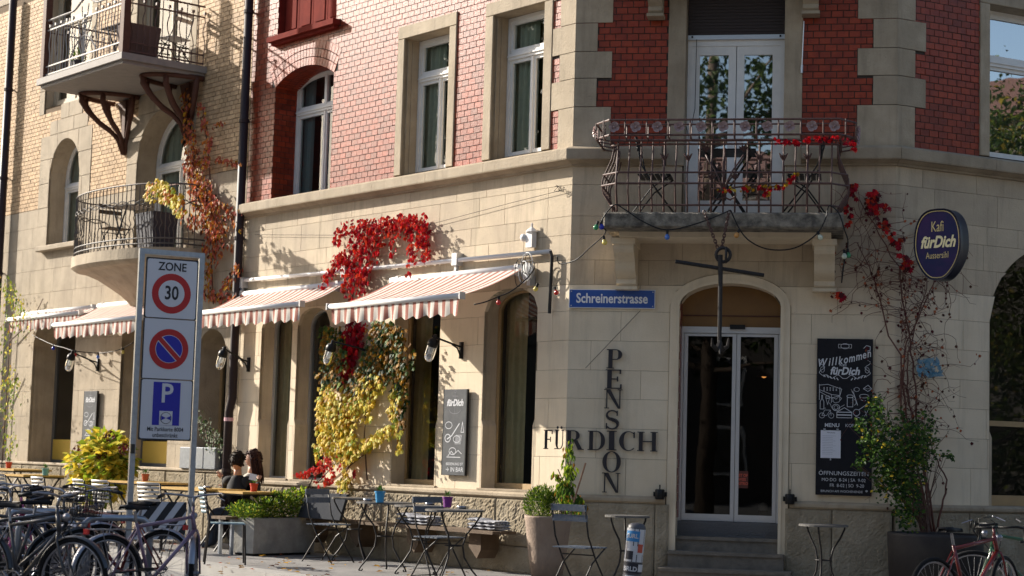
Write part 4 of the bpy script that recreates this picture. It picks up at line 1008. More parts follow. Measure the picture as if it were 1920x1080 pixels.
# ---- chalkboards
mat('chalkboard', (.010, .010, .014), .6, (.016, .016, .02), 12, .6, spec=.2); mat('chalkboard_faded', (.07, .073, .08), .7, (.10, .105, .11), 8, .7, spec=.2); mat('chalk', (.62, .63, .66), .9); mat('chalk_dim', (.22, .22, .25), .9); mat('paper', (.72, .72, .78), .7)
def ribbon(mb, pts, w_, y, m=0, closed=False):
    P = [Vector(p) for p in pts]; n = len(P)
    for i in range(n if closed else n - 1):
        a, b = P[i], P[(i + 1) % n]; d = b - a
        if d.length < 1e-6: continue
        d.normalize(); nn = Vector((-d.y, d.x)) * w_ / 2; e = d * w_ * .3
        q = [a - nn - e, b - nn + e, b + nn + e, a + nn - e]; mb.add([(c.x, y, c.y) for c in q], [(0, 1, 2, 3)], m)
def ell(cx, cz, rx, rz, a0=0, a1=360, n=16): return [(cx + rx * math.cos(R(a0 + (a1 - a0) * i / n)), cz + rz * math.sin(R(a0 + (a1 - a0) * i / n))) for i in range(n + 1)]
t = thing('menu_board', slabbed(FC, 3.06, 1.0, .02), 'large black chalkboard reading Willkommen Kafi fürDich with opening hours', 'chalkboard'); Mx = WM[t.name]
Wd, Hb = .60, 1.70; m = MB(); m.stone([(-Wd / 2, 0), (Wd / 2, 0), (Wd / 2, Hb), (-Wd / 2, Hb)], -.035, 0, .004); m.build('board', 'chalkboard', t, Mx)
Y_ = -.0365
text_on(lambda x: (x, 1.47 + .22 * x + .25 * x * x, .16 + .32 * x), 'Willkommen', .122, 'chalk', t, Mx, Y_, shear=.35, offset=.002, sx=.74)
text('Kafi', (-.02, Y_, 1.415), .05, 'chalk', t, Mx); text('fürDich', (.0, Y_, 1.345), .115, 'chalk', t, Mx, shear=.25, offset=.0035, sx=.9)
text('ÖFFNUNGSZEITEN', (0, Y_, .235), .062, 'chalk', t, Mx, sx=1.02); text('MENU', (-.13, Y_, .755), .058, 'chalk', t, Mx, offset=.001); text('KONTAKT', (.13, Y_, .755), .050, 'chalk', t, Mx)
text('MO·DO  8-24 | SA  9-02', (0, Y_, .165), .050, 'chalk', t, Mx, sx=.93); text('FR  8-02 | SO  9-20', (.035, Y_, .105), .050, 'chalk', t, Mx, sx=.93); text('BRUNCH AM WOCHENENDE', (-.02, Y_, .042), .034, 'chalk', t, Mx)
dr = MB()
def S(pts, w_=.0045, cl=False): ribbon(dr, pts, w_, Y_, 0, cl)
S(ell(0, 1.62, .045, .028)); S([(-.07, 1.60), (.07, 1.60), (.07, 1.64), (-.07, 1.64)], .004, True)                        # ribbon banner
for s in (-1, 1):
    S([(s * (.245 + .03 * math.sin(i * .9)), 1.47 - i * .016) for i in range(12)], .005); S([(s * (.23 - i * .019), 1.285 + .02 * math.sin(i * .95)) for i in range(13)], .005); S(ell(s * .24, 1.36, .022, .03), .004)
    for i in range(5): S([(s * (.07 + i * .035), 1.25 + .008 * i), (s * (.085 + i * .035), 1.27 + .008 * i)], .009)
S([(.2, 1.60), (.23, 1.63), (.27, 1.62), (.27, 1.58), (.24, 1.57)], .006)
for x in (-.27, -.05): S([(x, 1.17 + (.03 if x < -.2 else 0)), (x, 1.03)])                                              # bed
S([(-.27, 1.19), (-.18, 1.2), (-.03, 1.15), (-.05, 1.08), (-.14, 1.09), (-.27, 1.14)]); S([(-.27, 1.12), (-.14, 1.05), (-.05, 1.08)]); S([(-.14, 1.09), (-.14, 1.0)])
for k in range(14): q = ell(-.22 + (k % 5) * .033, 1.135 + (k // 5) * .014, .006, .004, n=6); S(q, .003)
S([(-.26, .93), (-.26, 1.01), (-.245, 1.04), (-.245, 1.08), (-.235, 1.08), (-.235, 1.04), (-.22, 1.01), (-.22, .93)], .005, True)  # bottle
S([(-.20, 1.05), (-.18, .98), (-.16, 1.05)], .004, True); S(ell(-.18, 1.06, .022, .015), .004)                               # ice cone
S([(-.13, 1.02), (-.1, 1.0), (-.06, 1.01), (-.03, 1.05), (-.06, 1.07), (-.09, 1.04), (-.13, 1.06), (-.12, 1.02)], .004)      # fish
S(ell(-.09, .95, .04, .035), .005); S(ell(-.09, .95, .022, .02), .004); S([(-.16, 1.0), (-.13, .94), (-.1, .92), (0, .98)], .004)   # pan
S([(.03, .96), (.03, 1.06), (.09, 1.06), (.09, .96)], .006, True); S(ell(.105, 1.01, .02, .03, -90, 90), .005); S(ell(.06, 1.075, .035, .015), .006)  # mug
S([(.14, .98), (.1, 1.1), (.08, 1.13)], .008); S([(.1, 1.1), (.07, 1.15)], .003); S([(.1, 1.1), (.1, 1.16)], .003)
S(ell(.21, 1.08, .05, .02), .005); S([(.16, 1.08), (.175, 1.04), (.21, 1.025), (.245, 1.04), (.26, 1.08)], .005)            # cup
S(ell(.13, 1.15, .028, .022), .004); S([(.2, 1.16), (.25, 1.2), (.29, 1.16), (.25, 1.13)], .005, True); S([(.2, 1.16), (.29, 1.16)], .003)
S(ell(.13, .90, .035, .035), .006); S([(.155, .93), (.25, 1.0)], .006)
for x in (-.24, -.14): S(ell(x, .86, .028, .028), .004)                                                             # bicycle
S([(-.24, .86), (-.21, .92), (-.15, .92), (-.14, .86)], .004); S([(-.24, .86), (-.19, .86), (-.15, .92)], .004); S([(-.22, .94), (-.2, .94)], .004)
S([(-.08, .84), (.08, .84), (.08, .90), (0, .95), (-.08, .90)], .006, True); S([(-.08, .87), (.08, .87)], .012); S([(-.08, .90), (.08, .90)], .009)   # cake
S([(.12, .86), (.17, .84), (.2, .87)], .005); S([(.2, .84), (.24, .9), (.27, .97)], .004); S([(.24, .86), (.22, .92)], .004)
S([(.245, .045), (.235, .055), (.245, .062), (.255, .055)], .008, True)
dr.build('chalk_drawing', 'chalk', t, Mx, kind='stuff')
m = MB(); m.box(-.25, -.035, -.042, -.038, .40, .70); m.build('paper', 'paper', t, Mx)
for i in range(9): text('Menukarte' if i == 0 else '', (-.14, -.0435, .675), .02, 'ink', t, Mx) if i == 0 else None
dr = MB()
for i in range(12): ribbon(dr, [(-.23, .64 - i * .018), (-.12 if i % 3 else -.09, .64 - i * .018)], .002, -.0432)
dr.build('menu_lines', 'chalk_dim', t, Mx, kind='stuff')
for x in (-.21, -.07): m = MB(); m.box(x - .012, x + .012, -.05, -.036, .695, .72); m.build('clip', 'galvanised', t, Mx)
m = MB(); m.box(-.15, -.135, -.05, -.036, .375, .4); m.build('clip', 'galvanised', t, Mx)
def small_board(uc, z0, wd, h, lab, full=True):
    t = thing('chalkboard', slabbed(FL, uc, z0, .03), lab, 'chalkboard', 'narrow chalkboards on the piers'); Mx = WM[t.name]
    m = MB(); m.stone([(-wd / 2, 0), (wd / 2, 0), (wd / 2, h), (-wd / 2, h)], -.03, 0, .004); m.build('board', 'chalkboard_faded', t, Mx)
    m = MB(); m.box(-wd / 2 - .012, -wd / 2 - .001, -.03, 0, 0, h); m.box(wd / 2 + .001, wd / 2 + .012, -.032, 0, 0, h); m.build('side_strip', 'black_metal', t, Mx, kind='stuff')
    Y = -.0315; text('fürDich', (0, Y, h * .84), wd * .25, 'chalk', t, Mx, shear=.25, offset=.004, sx=.95)
    d = MB(); x = lambda a: a * wd; z = lambda b: b * h
    ribbon(d, [(0, z(.97)), (0, z(.72))], .006, Y, 1); ribbon(d, [(x(-.12), z(.92)), (x(.12), z(.92))], .006, Y, 1); ribbon(d, ell(0, z(.76), x(.24), z(.045), 180, 360), .007, Y, 1); ribbon(d, ell(0, z(.975), x(.06), z(.012)), .005, Y, 1)
    for c in ((-.25, .58), (.12, .42), (-.05, .28)): ribbon(d, ell(x(c[0]), z(c[1]), x(.15), z(.04)), .008, Y)
    ribbon(d, [(x(-.3), z(.42)), (x(-.1), z(.46)), (x(.22), z(.6))], .014, Y); ribbon(d, ell(x(-.28), z(.43), x(.12), z(.045)), .012, Y)
    for k in range(9): ribbon(d, [(x(.05 + .03 * k), z(.36)), (x(.1 + .03 * k), z(.47))], .004, Y)
    ribbon(d, [(x(.3), z(.5)), (x(.36), z(.62)), (x(.42), z(.5))], .008, Y, 0, True); ribbon(d, [(x(-.3), z(.21)), (x(.3), z(.21))], .008, Y)
    ribbon(d, [(x(-.25), z(.22)), (x(-.1), z(.28)), (x(.02), z(.24)), (x(.2), z(.29)), (x(.35), z(.25))], .008, Y)
    d.build('chalk_drawing', ['chalk', 'chalk_dim'], t, Mx, kind='stuff')
    if full: text('BEDIENUNG IST', (x(.05), Y, z(.13)), wd * .105, 'chalk', t, Mx); text('→ IN BAR', (x(.05), Y, z(.065)), wd * .18, 'chalk', t, Mx)
small_board(-1.96, 1.08, .44, 1.03, 'narrow grey chalkboard with an anchor on the pier between the two right cafe windows')
small_board(-11.5, 1.3, .44, .90, 'narrow chalkboard on the cream house, partly hidden by the yellow hydrangea', False)

# ---- oval hanging sign
mat('pub_blue', (.006, .008, .06), .45, (.03, .008, .07), 3, .9, spec=.2); mat('gold', (.62, .48, .20), .45); mat('pale_gold', (.75, .66, .38), .5)
ctr = atd(1757, 458, 18.6)
# stands out from the right hand wall, turned towards the street
su = V2(ctr - Vector((0, 0, 0))); SF = Matrix.Translation(ctr) @ Matrix.Rotation(R(-42), 4, 'Z')
t = thing('hanging_sign', SF, 'dark blue oval hanging sign lettered Kafi fürDich Aussersihl in gold', 'sign'); Mx = WM[t.name]
def egg(w_, h_, n=40):
    P = []
    for i in range(n):
        a = 2 * PI * i / n; c, s = math.cos(a), math.sin(a); k = 1 + .16 * s if s < 0 else 1
        x = abs(c) ** .68 * (1 if c > 0 else -1) * w_ * (1 if s > 0 else (1 - .30 * s * s)); P.append((x, (abs(s) ** (.85 if s > 0 else 1)) * (1 if s > 0 else -1) * h_))
    return P
Wx, Hz = .27, .37
E1 = egg(Wx, Hz); m = MB()
shift = .155; dep = .17
n = len(E1); m.add([(x, 0, z) for x, z in E1] + [(x, dep, z) for x, z in E1], [tuple(range(n, 2 * n))[::-1]] + [(i, i + n, (i + 1) % n + n, (i + 1) % n) for i in range(n)])
E2 = egg(Wx - .02, Hz - .02); m.add([(x, 0, z) for x, z in E1] + [(x, 0, z) for x, z in E2] + [(x, .01, z) for x, z in E2], [(i, (i + 1) % n, (i + 1) % n + n, i + n) for i in range(n)] + [(i + n, (i + 1) % n + n, (i + 1) % n + 2 * n, i + 2 * n) for i in range(n)])
mat('sign_shell', (.003, .004, .018), .4, spec=.25); m.build('shell', 'sign_shell', t, Mx, True)
m = MB(); m.add([(x, .008, z) for x, z in E2], [tuple(range(n))]); m.build('face', 'pub_blue', t, Mx)
m = MB(); m.tube([(x * .985, .002, z * .985) for x, z in E2], .0045, 5, closed=True); m.build('gold_line', 'gold', t, Mx)
text('Kafi', (0, .004, .18), .155, 'gold', t, Mx, sx=.62, name='lettering'); text('fürDich', (0.005, .003, .02), .165, 'pale_gold', t, Mx, shear=.3, offset=.006, sx=.78); text('Aussersihl', (0, .004, -.115), .095, 'gold', t, Mx, sx=.66)
# arm to the wall
wl = FR.W(.45, .0, 3.72); Mi = Mx.inverted()
m = MB(); m.bar(Mi @ (ctr + Vector((.05, .1, .2))), Mi @ FR.W(.35, -.01, 3.95), .04); m.bar(Mi @ (ctr + Vector((.05, .1, -.15))), Mi @ FR.W(.35, -.01, 3.6), .04); m.build('wall_arm', 'black_metal', t, Mx)

# ---- wall ashtrays beside the entrance
for px, py, lab in ((1237, 926, 'black wall ashtray left of the entrance with scribble above'), (1481, 935, 'black wall ashtray right of the entrance')):
    u, z = FC.uz(px, py, .08); t = thing('wall_ashtray', slabbed(FC, u, z, .0), lab, 'ashtray', 'wall ashtrays beside the entrance'); Mx = WM[t.name]
    m = MB(); m.lathe([(.001, -.06), (.045, -.06), (.05, -.05), (.052, .04), (.045, .05), (.04, .03)], 14, (0, -.08, 0)); m.build('bin', 'black_metal', t, Mx, True)
    m = MB(); m.box(-.075, .075, -.04, -.025, -.03, .02); m.box(-.03, .03, -.04, .0, -.03, .02); m.build('holder', 'black_metal', t, Mx)
    m = MB(); m.cyl((0, -.08, .03), (0, -.08, .10), .008, 6); m.build('handle', 'dark_iron', t, Mx)
# ---- stickers on the door glass
t = thing('door_sticker', slabbed(FC, 0, 0, -.295), 'red sticker reading BEST OF SWISS GASTRO on the door glass', 'sticker'); Mx = WM[t.name]
mat('sticker_dark', (.10, .02, .012), .5); mat('sticker_red', (.55, .09, .05), .5)
u, z = FC.uz(1390, 900, -.3); m = MB(); m.box(u - .075, u + .075, -.004, -.002, z - .09, z + .1); m.build('ground', 'sticker_dark', t, Mx)
for i, s in enumerate(('BEST OF', 'SWISS', 'GASTRO')): text(s, (u, -.006, z + .05 - i * .045), .045, 'sticker_red', t, Mx, sx=.85, offset=.0015)

# ---- corner balcony railing: basket with belly, flower band, fleurons
RAILP = [(0.0, .0), (.05, .0), (.14, .05), (.22, .105), (.31, .12), (.38, .115), (.48, .07), (.60, .02), (.70, .0), (.745, .02), (.78, .0)]
def off(z):
    for (a, b), (c_, d) in zip(RAILP, RAILP[1:]):
        if a <= z <= c_: return b + (d - b) * (z - a) / (c_ - a)
    return 0
bz = 3.97; x0, x1, ef = .56, 2.96, .86; RB = bal
def plan(t_, o):      # path round the basket: left return, front, right return ; o = outward offset
    pass
IR = 'rust_iron'
def pt(side, s, z, o): # side: F front (s=x), Lf left return (s=e), Rt right return (s=e)
    if side == 'F': return (s, -(ef + o), bz + z)
    if side == 'L': return (x0 - o, -s, bz + z)
    return (x1 + o, -s, bz + z)
for z, o in ((.08, off(.08)), (.30, .12), (.42, .105), (.74, .02)):
    m = MB(); m.tube([pt('L', .02, z, o), pt('L', ef - .08, z, o), pt('F', x0 + .07, z, o), pt('F', x1 - .07, z, o), pt('R', ef - .08, z, o), pt('R', .02, z, o)], .011, 5); m.build('rail', IR, RB, FC.M)
n = 18
for i in range(n + 1):
    x = x0 + .06 + (x1 - x0 - .12) * i / n; m = MB(); m.tube([pt('F', x, z, off(z)) for z in (0, .05, .14, .22, .31, .38, .48, .60, .70, .78)], .009 if i % 4 else .012, 5); bb = m.build('baluster', IR, RB, FC.M, True)
    if i % 2 == 0 and 2 < i < n - 1 and not 6 < i < 11:
        m = MB(); z = .60; q = pt('F', x, z, .03)
        for s in (-1, 0, 1): m.tube([(q[0], q[1], q[2] - .05), (q[0] + s * .02, q[1] - .01, q[2]), (q[0] + s * .045, q[1] - .02, q[2] + (.035 if s else .05))], [.008, .014, .004], 4)
        m.build('fleuron', IR, RB, FC.M)
for side in 'LR':
    for i in range(5): 
        m = MB(); s = .06 + (ef - .16) * i / 4; m.tube([pt(side, s, z, off(z)) for z in (0, .05, .14, .22, .31, .38, .48, .60, .70, .78)], .009, 5); m.build('baluster', IR, RB, FC.M, True)
# flower band (trough) leaning out at the top
ob, ot = .03, .19
for z, o in ((.78, .03), (.81, ot), (.975, ot)):
    m = MB(); m.tube([pt('L', .02, z, o), pt('L', ef - .06, z, o), pt('F', x0 - .02, z, o), pt('F', x1 + .02, z, o), pt('R', ef - .06, z, o), pt('R', .02, z, o)], .012 if z > .8 else .016, 5); m.build('rail', IR, RB, FC.M)
m = MB(); m.tube([pt('F', x0, .955, .02), pt('F', x1, .955, .02)], .01, 5); m.build('rail', IR, RB, FC.M)
fn = 11
for i in range(fn + 1):
    x = x0 - .08 + (x1 - x0 + .16) * i / fn; m = MB(); m.tube([pt('F', x, .975, ot), pt('F', x, .81, ot), pt('F', x, .78, .03)], .009, 5); m.tube([pt('F', x, .955, .02), pt('F', x, .78, .03)], .007, 4); m.build('band_bar', IR, RB, FC.M)
mat('flower_iron', (.30, .20, .19), .4)
def flower(q, nrm, parent, M):
    m = MB(); nrm = Vector(nrm).normalized(); a = nrm.cross(Vector((0, 0, 1))).normalized(); b = a.cross(nrm)
    q = Vector(q); m.ball(q + nrm * .018, .014, 6)
    for k in range(4):
        g = 2 * PI * k / 4 + .3; d = a * math.cos(g) + b * math.sin(g); e = nrm.cross(d); c = q + d * .034
        P = [q] + [c + d * .026 * math.cos(w_) + e * .034 * math.sin(w_) + nrm * (.014 + .008 * abs(math.sin(w_))) for w_ in [-2.2 + 4.4 * i / 7 for i in range(8)]]
        m.add(P, [(0, i, i + 1) for i in range(1, 8)])
    m.build('flower_ornament', 'flower_iron', parent, M)
for i in range(fn): 
    x = x0 - .08 + (x1 - x0 + .16) * (i + .5) / fn; flower(pt('F', x, .895, ot + .01), (0, -1, 0), RB, FC.M)
for side, nn in (('L', (-1, -.4, 0)), ('R', (1, -.4, 0))):
    for s in (.25, .55, .8): flower(pt(side, s, .895, ot + .01), nn, RB, FC.M)
    for s in (.15, .4, .65, .85): m = MB(); m.tube([pt(side, s, .975, ot), pt(side, s, .81, ot), pt(side, s, .78, .03)], .009, 5); m.build('band_bar', IR, RB, FC.M)
# central ornament: scroll base, leaves, two buds
m = MB(); cx = 1.77; q = lambda x, z: pt('F', cx + x, z, off(z) + .02)
for s in (-1, 1):
    m.tube([q(s * .0, .16), q(s * .07, .13), q(s * .13, .17), q(s * .12, .24), q(s * .06, .25), q(s * .06, .2)], .010, 5)
    m.tube([q(0, .1), q(s * .03, .3), q(s * .1, .45), q(s * .17, .56), q(s * .2, .62)], .010, 5)
m.tube([q(0, .08), q(0, .70)], .010, 5); m.build('centre_scroll', IR, RB, FC.M, True)
for s in (-1, 1):
    for (x, z, r_) in ((.12, .34, .055), (.20, .66, .06)):
        m = MB()
        for k in range(4):
            g = k * .55 - .8; c = Vector(q(s * x, z)); d = Vector((math.sin(g) * .9, 0, math.cos(g))); e = Vector((d.z, 0, -d.x)); m.add([c - d * .02, c + d * r_ * .6 + e * r_ * .3 - Vector((0, .015, 0)), c + d * r_ * 1.35, c + d * r_ * .6 - e * r_ * .3 - Vector((0, .015, 0))], [(0, 1, 2), (0, 2, 3)])
        m.build('leaf_ornament', IR, RB, FC.M)

# ---- iron anchor on chains
a0 = FC.uz(1350, 488, 1.0); t = thing('iron_anchor', slabbed(FC, a0[0], a0[1], 1.0), 'black iron anchor hanging on chains from the corner balcony', 'anchor'); Mx = WM[t.name]
def pl(px, py, e=1.0): u, z = FC.uz(px, py, e); return (u - a0[0], -(e - 1.0), z - a0[1])
m = MB(); m.tube([pl(1350, 478), pl(1351, 520), pl(1349, 645)], [.028, .024, .022], 8); m.build('shank', 'dark_iron', t, Mx)
m = MB(); m.tube([pl(1266, 490, 1.12), pl(1432, 516, .85)], .021, 8); m.build('stock', 'dark_iron', t, Mx)
m = MB(); p = pl(1356, 478); m.tube([(p[0] + .075 * math.cos(a), p[1], p[2] + .075 * math.sin(a)) for a in [2 * PI * i / 16 for i in range(16)]], .020, 6, closed=True); m.tube([(p[0] + .03, p[1] + .045 * math.cos(a), p[2] + .08 * math.sin(a)) for a in [2 * PI * i / 16 for i in range(16)]], .012, 6, closed=True); m.build('ring', 'dark_iron', t, Mx)
m = MB(); m.tube([pl(1350, 640), pl(1344, 655, 1.1), pl(1336, 648, 1.3), pl(1335, 634, 1.4)], [.022, .03, .02, .008], 6); m.tube([pl(1350, 640), pl(1354, 656, .9), pl(1364, 650, .7), pl(1366, 634, .6)], [.022, .03, .02, .008], 6); m.tube([pl(1349, 640), pl(1350, 664, 1.05)], [.026, .010], 6); m.build('flukes', 'dark_iron', t, Mx)
for xs in ((1320, 396, 1346, 466), (1367, 396, 1353, 466)):
    P, Q = Vector(pl(xs[0], xs[1], .98)), Vector(pl(xs[2], xs[3], .98)); n = 13
    for i in range(n):
        c = P + (Q - P) * ((i + .5) / n); d = (Q - P).normalized(); e = Vector((0, 1, 0)) if i % 2 else d.cross(Vector((0, 1, 0))).normalized(); m = MB()
        m.tube([c + d * .028 * math.sin(a) + e * .014 * math.cos(a) for a in [2 * PI * k / 10 for k in range(10)]], .0055, 4, closed=True); m.build('chain_link', 'rust_iron', t, Mx)

# ---- string lights
BC = {'red': (.6, .04, .03), 'blue': (.08, .22, .65), 'green': (.05, .35, .15), 'yellow': (.75, .65, .2), 'orange': (.75, .38, .10), 'white': (.7, .74, .6), 'deep': (.02, .04, .5)}
for k, c in BC.items(): mat('bulb_' + k, c, .25, coat=.6, trans=.3)
def string(fr, pts, bulbs, lab, name='string_lights', cmat='black_metal'):
    w0 = fr.uz(*pts[0][:2], pts[0][2]); t = thing(name, slabbed(fr, w0[0], w0[1], pts[0][2]), lab, 'string lights', 'coloured party light strings'); Mx = WM[t.name]
    def L_(px, py, e): u, z = fr.uz(px, py, e); return Vector((u - w0[0], -(e - pts[0][2]), z - w0[1]))
    P = [L_(*p) for p in pts]; sm = []
    for i in range(len(P) - 1):
        p0, p1, p2, p3 = P[max(0, i - 1)], P[i], P[i + 1], P[min(len(P) - 1, i + 2)]
        for k in range(5): q = k / 5; sm.append(.5 * ((2 * p1) + (-p0 + p2) * q + (2 * p0 - 5 * p1 + 4 * p2 - p3) * q * q + (-p0 + 3 * p1 - 3 * p2 + p3) * q ** 3))
    sm.append(P[-1]); m = MB(); m.tube(sm, .0075, 5); m.build('cable', cmat, t, Mx, True)
    for (px, py, e, c, dx) in bulbs:
        q = L_(px, py, e); d = Vector((dx, 0, -1)).normalized(); m = MB(); m.cyl(q - d * .045, q - d * .005, .015, 8); s = m.build('socket', 'black_metal', t, Mx)
        m = MB(); m.ball(q + d * .028, .029, 10); m.tube([q - d * .005, q + d * .01], [.014, .024], 8); m.build('bulb', 'bulb_' + c, s, Mx, True)
    return t
string(FC, [(1045, 480, .15), (1050, 495, .15), (1080, 487, .3), (1105, 465, .5), (1128, 445, .8), (1136, 432, .95), (1125, 420, .98), (1150, 385, .98), (1172, 393, .98), (1205, 415, .98), (1250, 431, .98), (1310, 418, .98), (1370, 394, .98)],
       [(1133, 450, .85, 'yellow', .2), (1128, 421, .98, 'deep', 0), (1119, 422, .98, 'green', -.3), (1251, 440, .98, 'blue', 0)], 'light string looping from the awning along the left half of the corner balcony')
string(FC, [(1370, 394, .98), (1388, 432, .98), (1410, 455, .98), (1445, 468, .98), (1490, 465, .98), (1530, 440, .98), (1548, 410, .98), (1555, 386, .98), (1573, 400, .98), (1583, 430, .9), (1590, 455, .8), (1583, 490, .75), (1578, 530, .7), (1581, 500, .7), (1590, 460, .7)],
       [(1383, 437, .98, 'orange', -.5), (1536, 441, .98, 'white', .5), (1583, 476, .78, 'white', 0), (1590, 474, .74, 'green', .1)], 'light string hanging under the right half of the corner balcony')
string(FL, [(1003, 500, .2), (990, 520, .4), (960, 545, .6), (935, 556, .7), (910, 566, .9), (889, 571, .98)], [(935, 563, .7, 'red', 0), (1006, 538, .15, 'yellow', -.6), (1042, 545, .1, 'red', .6)], 'short light string under the right end of the big awning')
string(FL, [(60, 628, .3), (98, 646, .4), (120, 652, .45), (140, 658, .5), (185, 662, .1), (215, 658, .3), (230, 653, .3), (250, 642, .4)], [(100, 650, .4, 'deep', 0), (141, 662, .5, 'red', 0), (184, 666, .1, 'blue', 0), (231, 657, .3, 'yellow', 0)], 'light string with blue, red and yellow bulbs under the far left awnings')

# ================================================================== STREET FURNITURE
# ---- traffic sign with three panels
C0 = atd(316, 655, 17.6); a62 = R(62); sd = Vector((math.sin(a62), math.cos(a62), 0)); TS = Matrix(((sd.x, -sd.y, 0, C0.x), (sd.y, sd.x, 0, C0.y), (0, 0, 1, 0), (0, 0, 0, 1)))
t = thing('traffic_sign', TS, 'tall framed traffic sign with ZONE 30, no parking and blue parking panels', 'traffic sign'); Mx = WM[t.name]
zc = C0.z; hw, hh2 = .262, .885
mat('sign_face', (.62, .62, .66), .45, spec=.4); mat('sign_red', (.45, .006, .010), .4); mat('sign_royal', (.006, .01, .36), .4)
for s in (-1, 1): m = MB(); m.box(s * (hw + .04) - .026, s * (hw + .04) + .026, .01, .05, -.12, zc + hh2 + .03); m.build('post', 'galvanised', t, Mx)
m = MB(); m.box(-hw - .066, hw + .066, .006, .054, zc + hh2 + .03, zc + hh2 + .08); m.build('top_rail', 'galvanised', t, Mx)
def rrect(x0, x1, z0, z1, r=.03, n=4):
    P = []
    for cx, cz, a0 in ((x1 - r, z1 - r, 0), (x0 + r, z1 - r, 90), (x0 + r, z0 + r, 180), (x1 - r, z0 + r, 270)):
        for i in range(n + 1): a = R(a0 + 90 * i / n); P.append((cx + r * math.cos(a), cz + r * math.sin(a)))
    return P
hp = 2 * hh2 / 3
for k in range(3):
    z1 = zc + hh2 - k * hp; z0 = z1 - hp + .004; cz = (z0 + z1) / 2
    m = MB(); m.prism(rrect(-hw, hw, z0, z1, .012), -.006, .008); pn = m.build('panel', 'ink', t, Mx)
    m = MB(); m.prism(rrect(-hw + .012, hw - .012, z0 + (.004 if k < 2 else .014), z1 - (.014 if k == 0 else .004), .02 if k != 1 else .004), -.009, -.006); m.build('reflective_face', 'sign_face', pn, Mx)
    def disc(r, mt, y, cx=0, cz_=None, n=40): m = MB(); m.prism([(cx + r * math.cos(2 * PI * i / n), (cz if cz_ is None else cz_) + r * math.sin(2 * PI * i / n)) for i in range(n)], y, y + .002); return m.build('disc', mt, pn, Mx)
    if k == 0:
        text('ZONE', (0, -.0115, z1 - .085), .112, 'ink', pn, Mx, offset=.002, sx=.92)
        disc(.195, 'sign_red', -.0115, cz_=cz - .05); disc(.13, 'sign_face', -.0145, cz_=cz - .05); text('30', (0, -.0165, cz - .05), .185, 'ink', pn, Mx, offset=.004, sx=.78)
    if k == 1:
        disc(.2, 'sign_face', -.011); disc(.195, 'sign_red', -.0135); disc(.136, 'sign_face', -.016); disc(.131, 'sign_royal', -.0185)
        m = MB(); q = .7071; 
        for w_, mt, y in ((.030, 'sign_face', -.021), (.022, 'sign_red', -.0235)):
            m = MB(); L_ = .135 if mt == 'sign_face' else .150; m.prism([(-L_ * q - w_ * q, cz + L_ * q - w_ * q), (-L_ * q + w_ * q, cz + L_ * q + w_ * q), (L_ * q + w_ * q, cz - L_ * q + w_ * q), (L_ * q - w_ * q, cz - L_ * q - w_ * q)], y, y + .002); m.build('diagonal', mt, pn, Mx)
    if k == 2:
        m = MB(); m.prism([(-.135, z0 + .145), (.135, z0 + .145), (.135, z1 - .025), (-.135, z1 - .025)], -.0115, -.009); m.build('blue_field', 'sign_royal', pn, Mx)
        text('P', (.0, -.0135, z1 - .14), .26, 'sign_face', pn, Mx, offset=.004, sx=.95)
        zz = z0 + .215; m = MB(); m.prism([(-.065, zz - .068), (.065, zz - .068), (.065, zz + .068), (-.065, zz + .068)], -.014, -.0115); m.build('disc_symbol', 'sign_face', pn, Mx)
        disc(.056, 'ink', -.0165, cz_=zz); disc(.051, 'sign_face', -.019, cz_=zz)
        m = MB()
        for s in (-1, 1): m.prism([(0, zz), (s * .048, zz + .022), (s * .048, zz - .022)][::s], -.0215, -.019)
        m.build('symbol_wedges', 'sign_royal', pn, Mx, kind='stuff')
        text('Mit Parkkarte 8004', (0, -.0115, z0 + .105), .058, 'ink', pn, Mx, sx=.80, offset=.0005); text('unbeschränkt', (0, -.0115, z0 + .048), .058, 'ink', pn, Mx, sx=.80, offset=.0005)
zb = zc - 1.83; m = MB(); m.box(-.25, .25, -.006, .008, zb, zb + .36); hpn = m.build('hatched_panel', 'sign_face', t, Mx)
for k in range(-3, 4):
    P = [(k * .155 - .03, zb), (k * .155 + .05, zb), (k * .155 + .26 + .05, zb + .36), (k * .155 + .26 - .03, zb + .36)]
    # clip to the panel
    def cl(P, c, sgn):
        out = []
        for i in range(len(P)):
            a, b = P[i - 1], P[i]; ia, ib = (a[0] - c) * sgn <= 0, (b[0] - c) * sgn <= 0
            if ia != ib: f = (c - a[0]) / (b[0] - a[0]); out.append((c, a[1] + (b[1] - a[1]) * f))
            if ib: out.append(b)
        return out
    P = cl(cl(P, .248, 1), -.248, -1)
    if len(P) > 2: m = MB(); m.prism(P, -.009, -.006); m.build('black_stripe', 'ink', hpn, Mx)
m = MB(); m.box(-.2, .2, -.012, -.009, zb - .035, zb - .01); 
m = MB(); mat('lock_black', (.02, .02, .02), .4); m.box(-hw - .07, -hw - .03, -.02, .01, zc - hh2 - .13, zc - hh2 - .04); m.build('lock_box', 'lock_black', t, Mx)

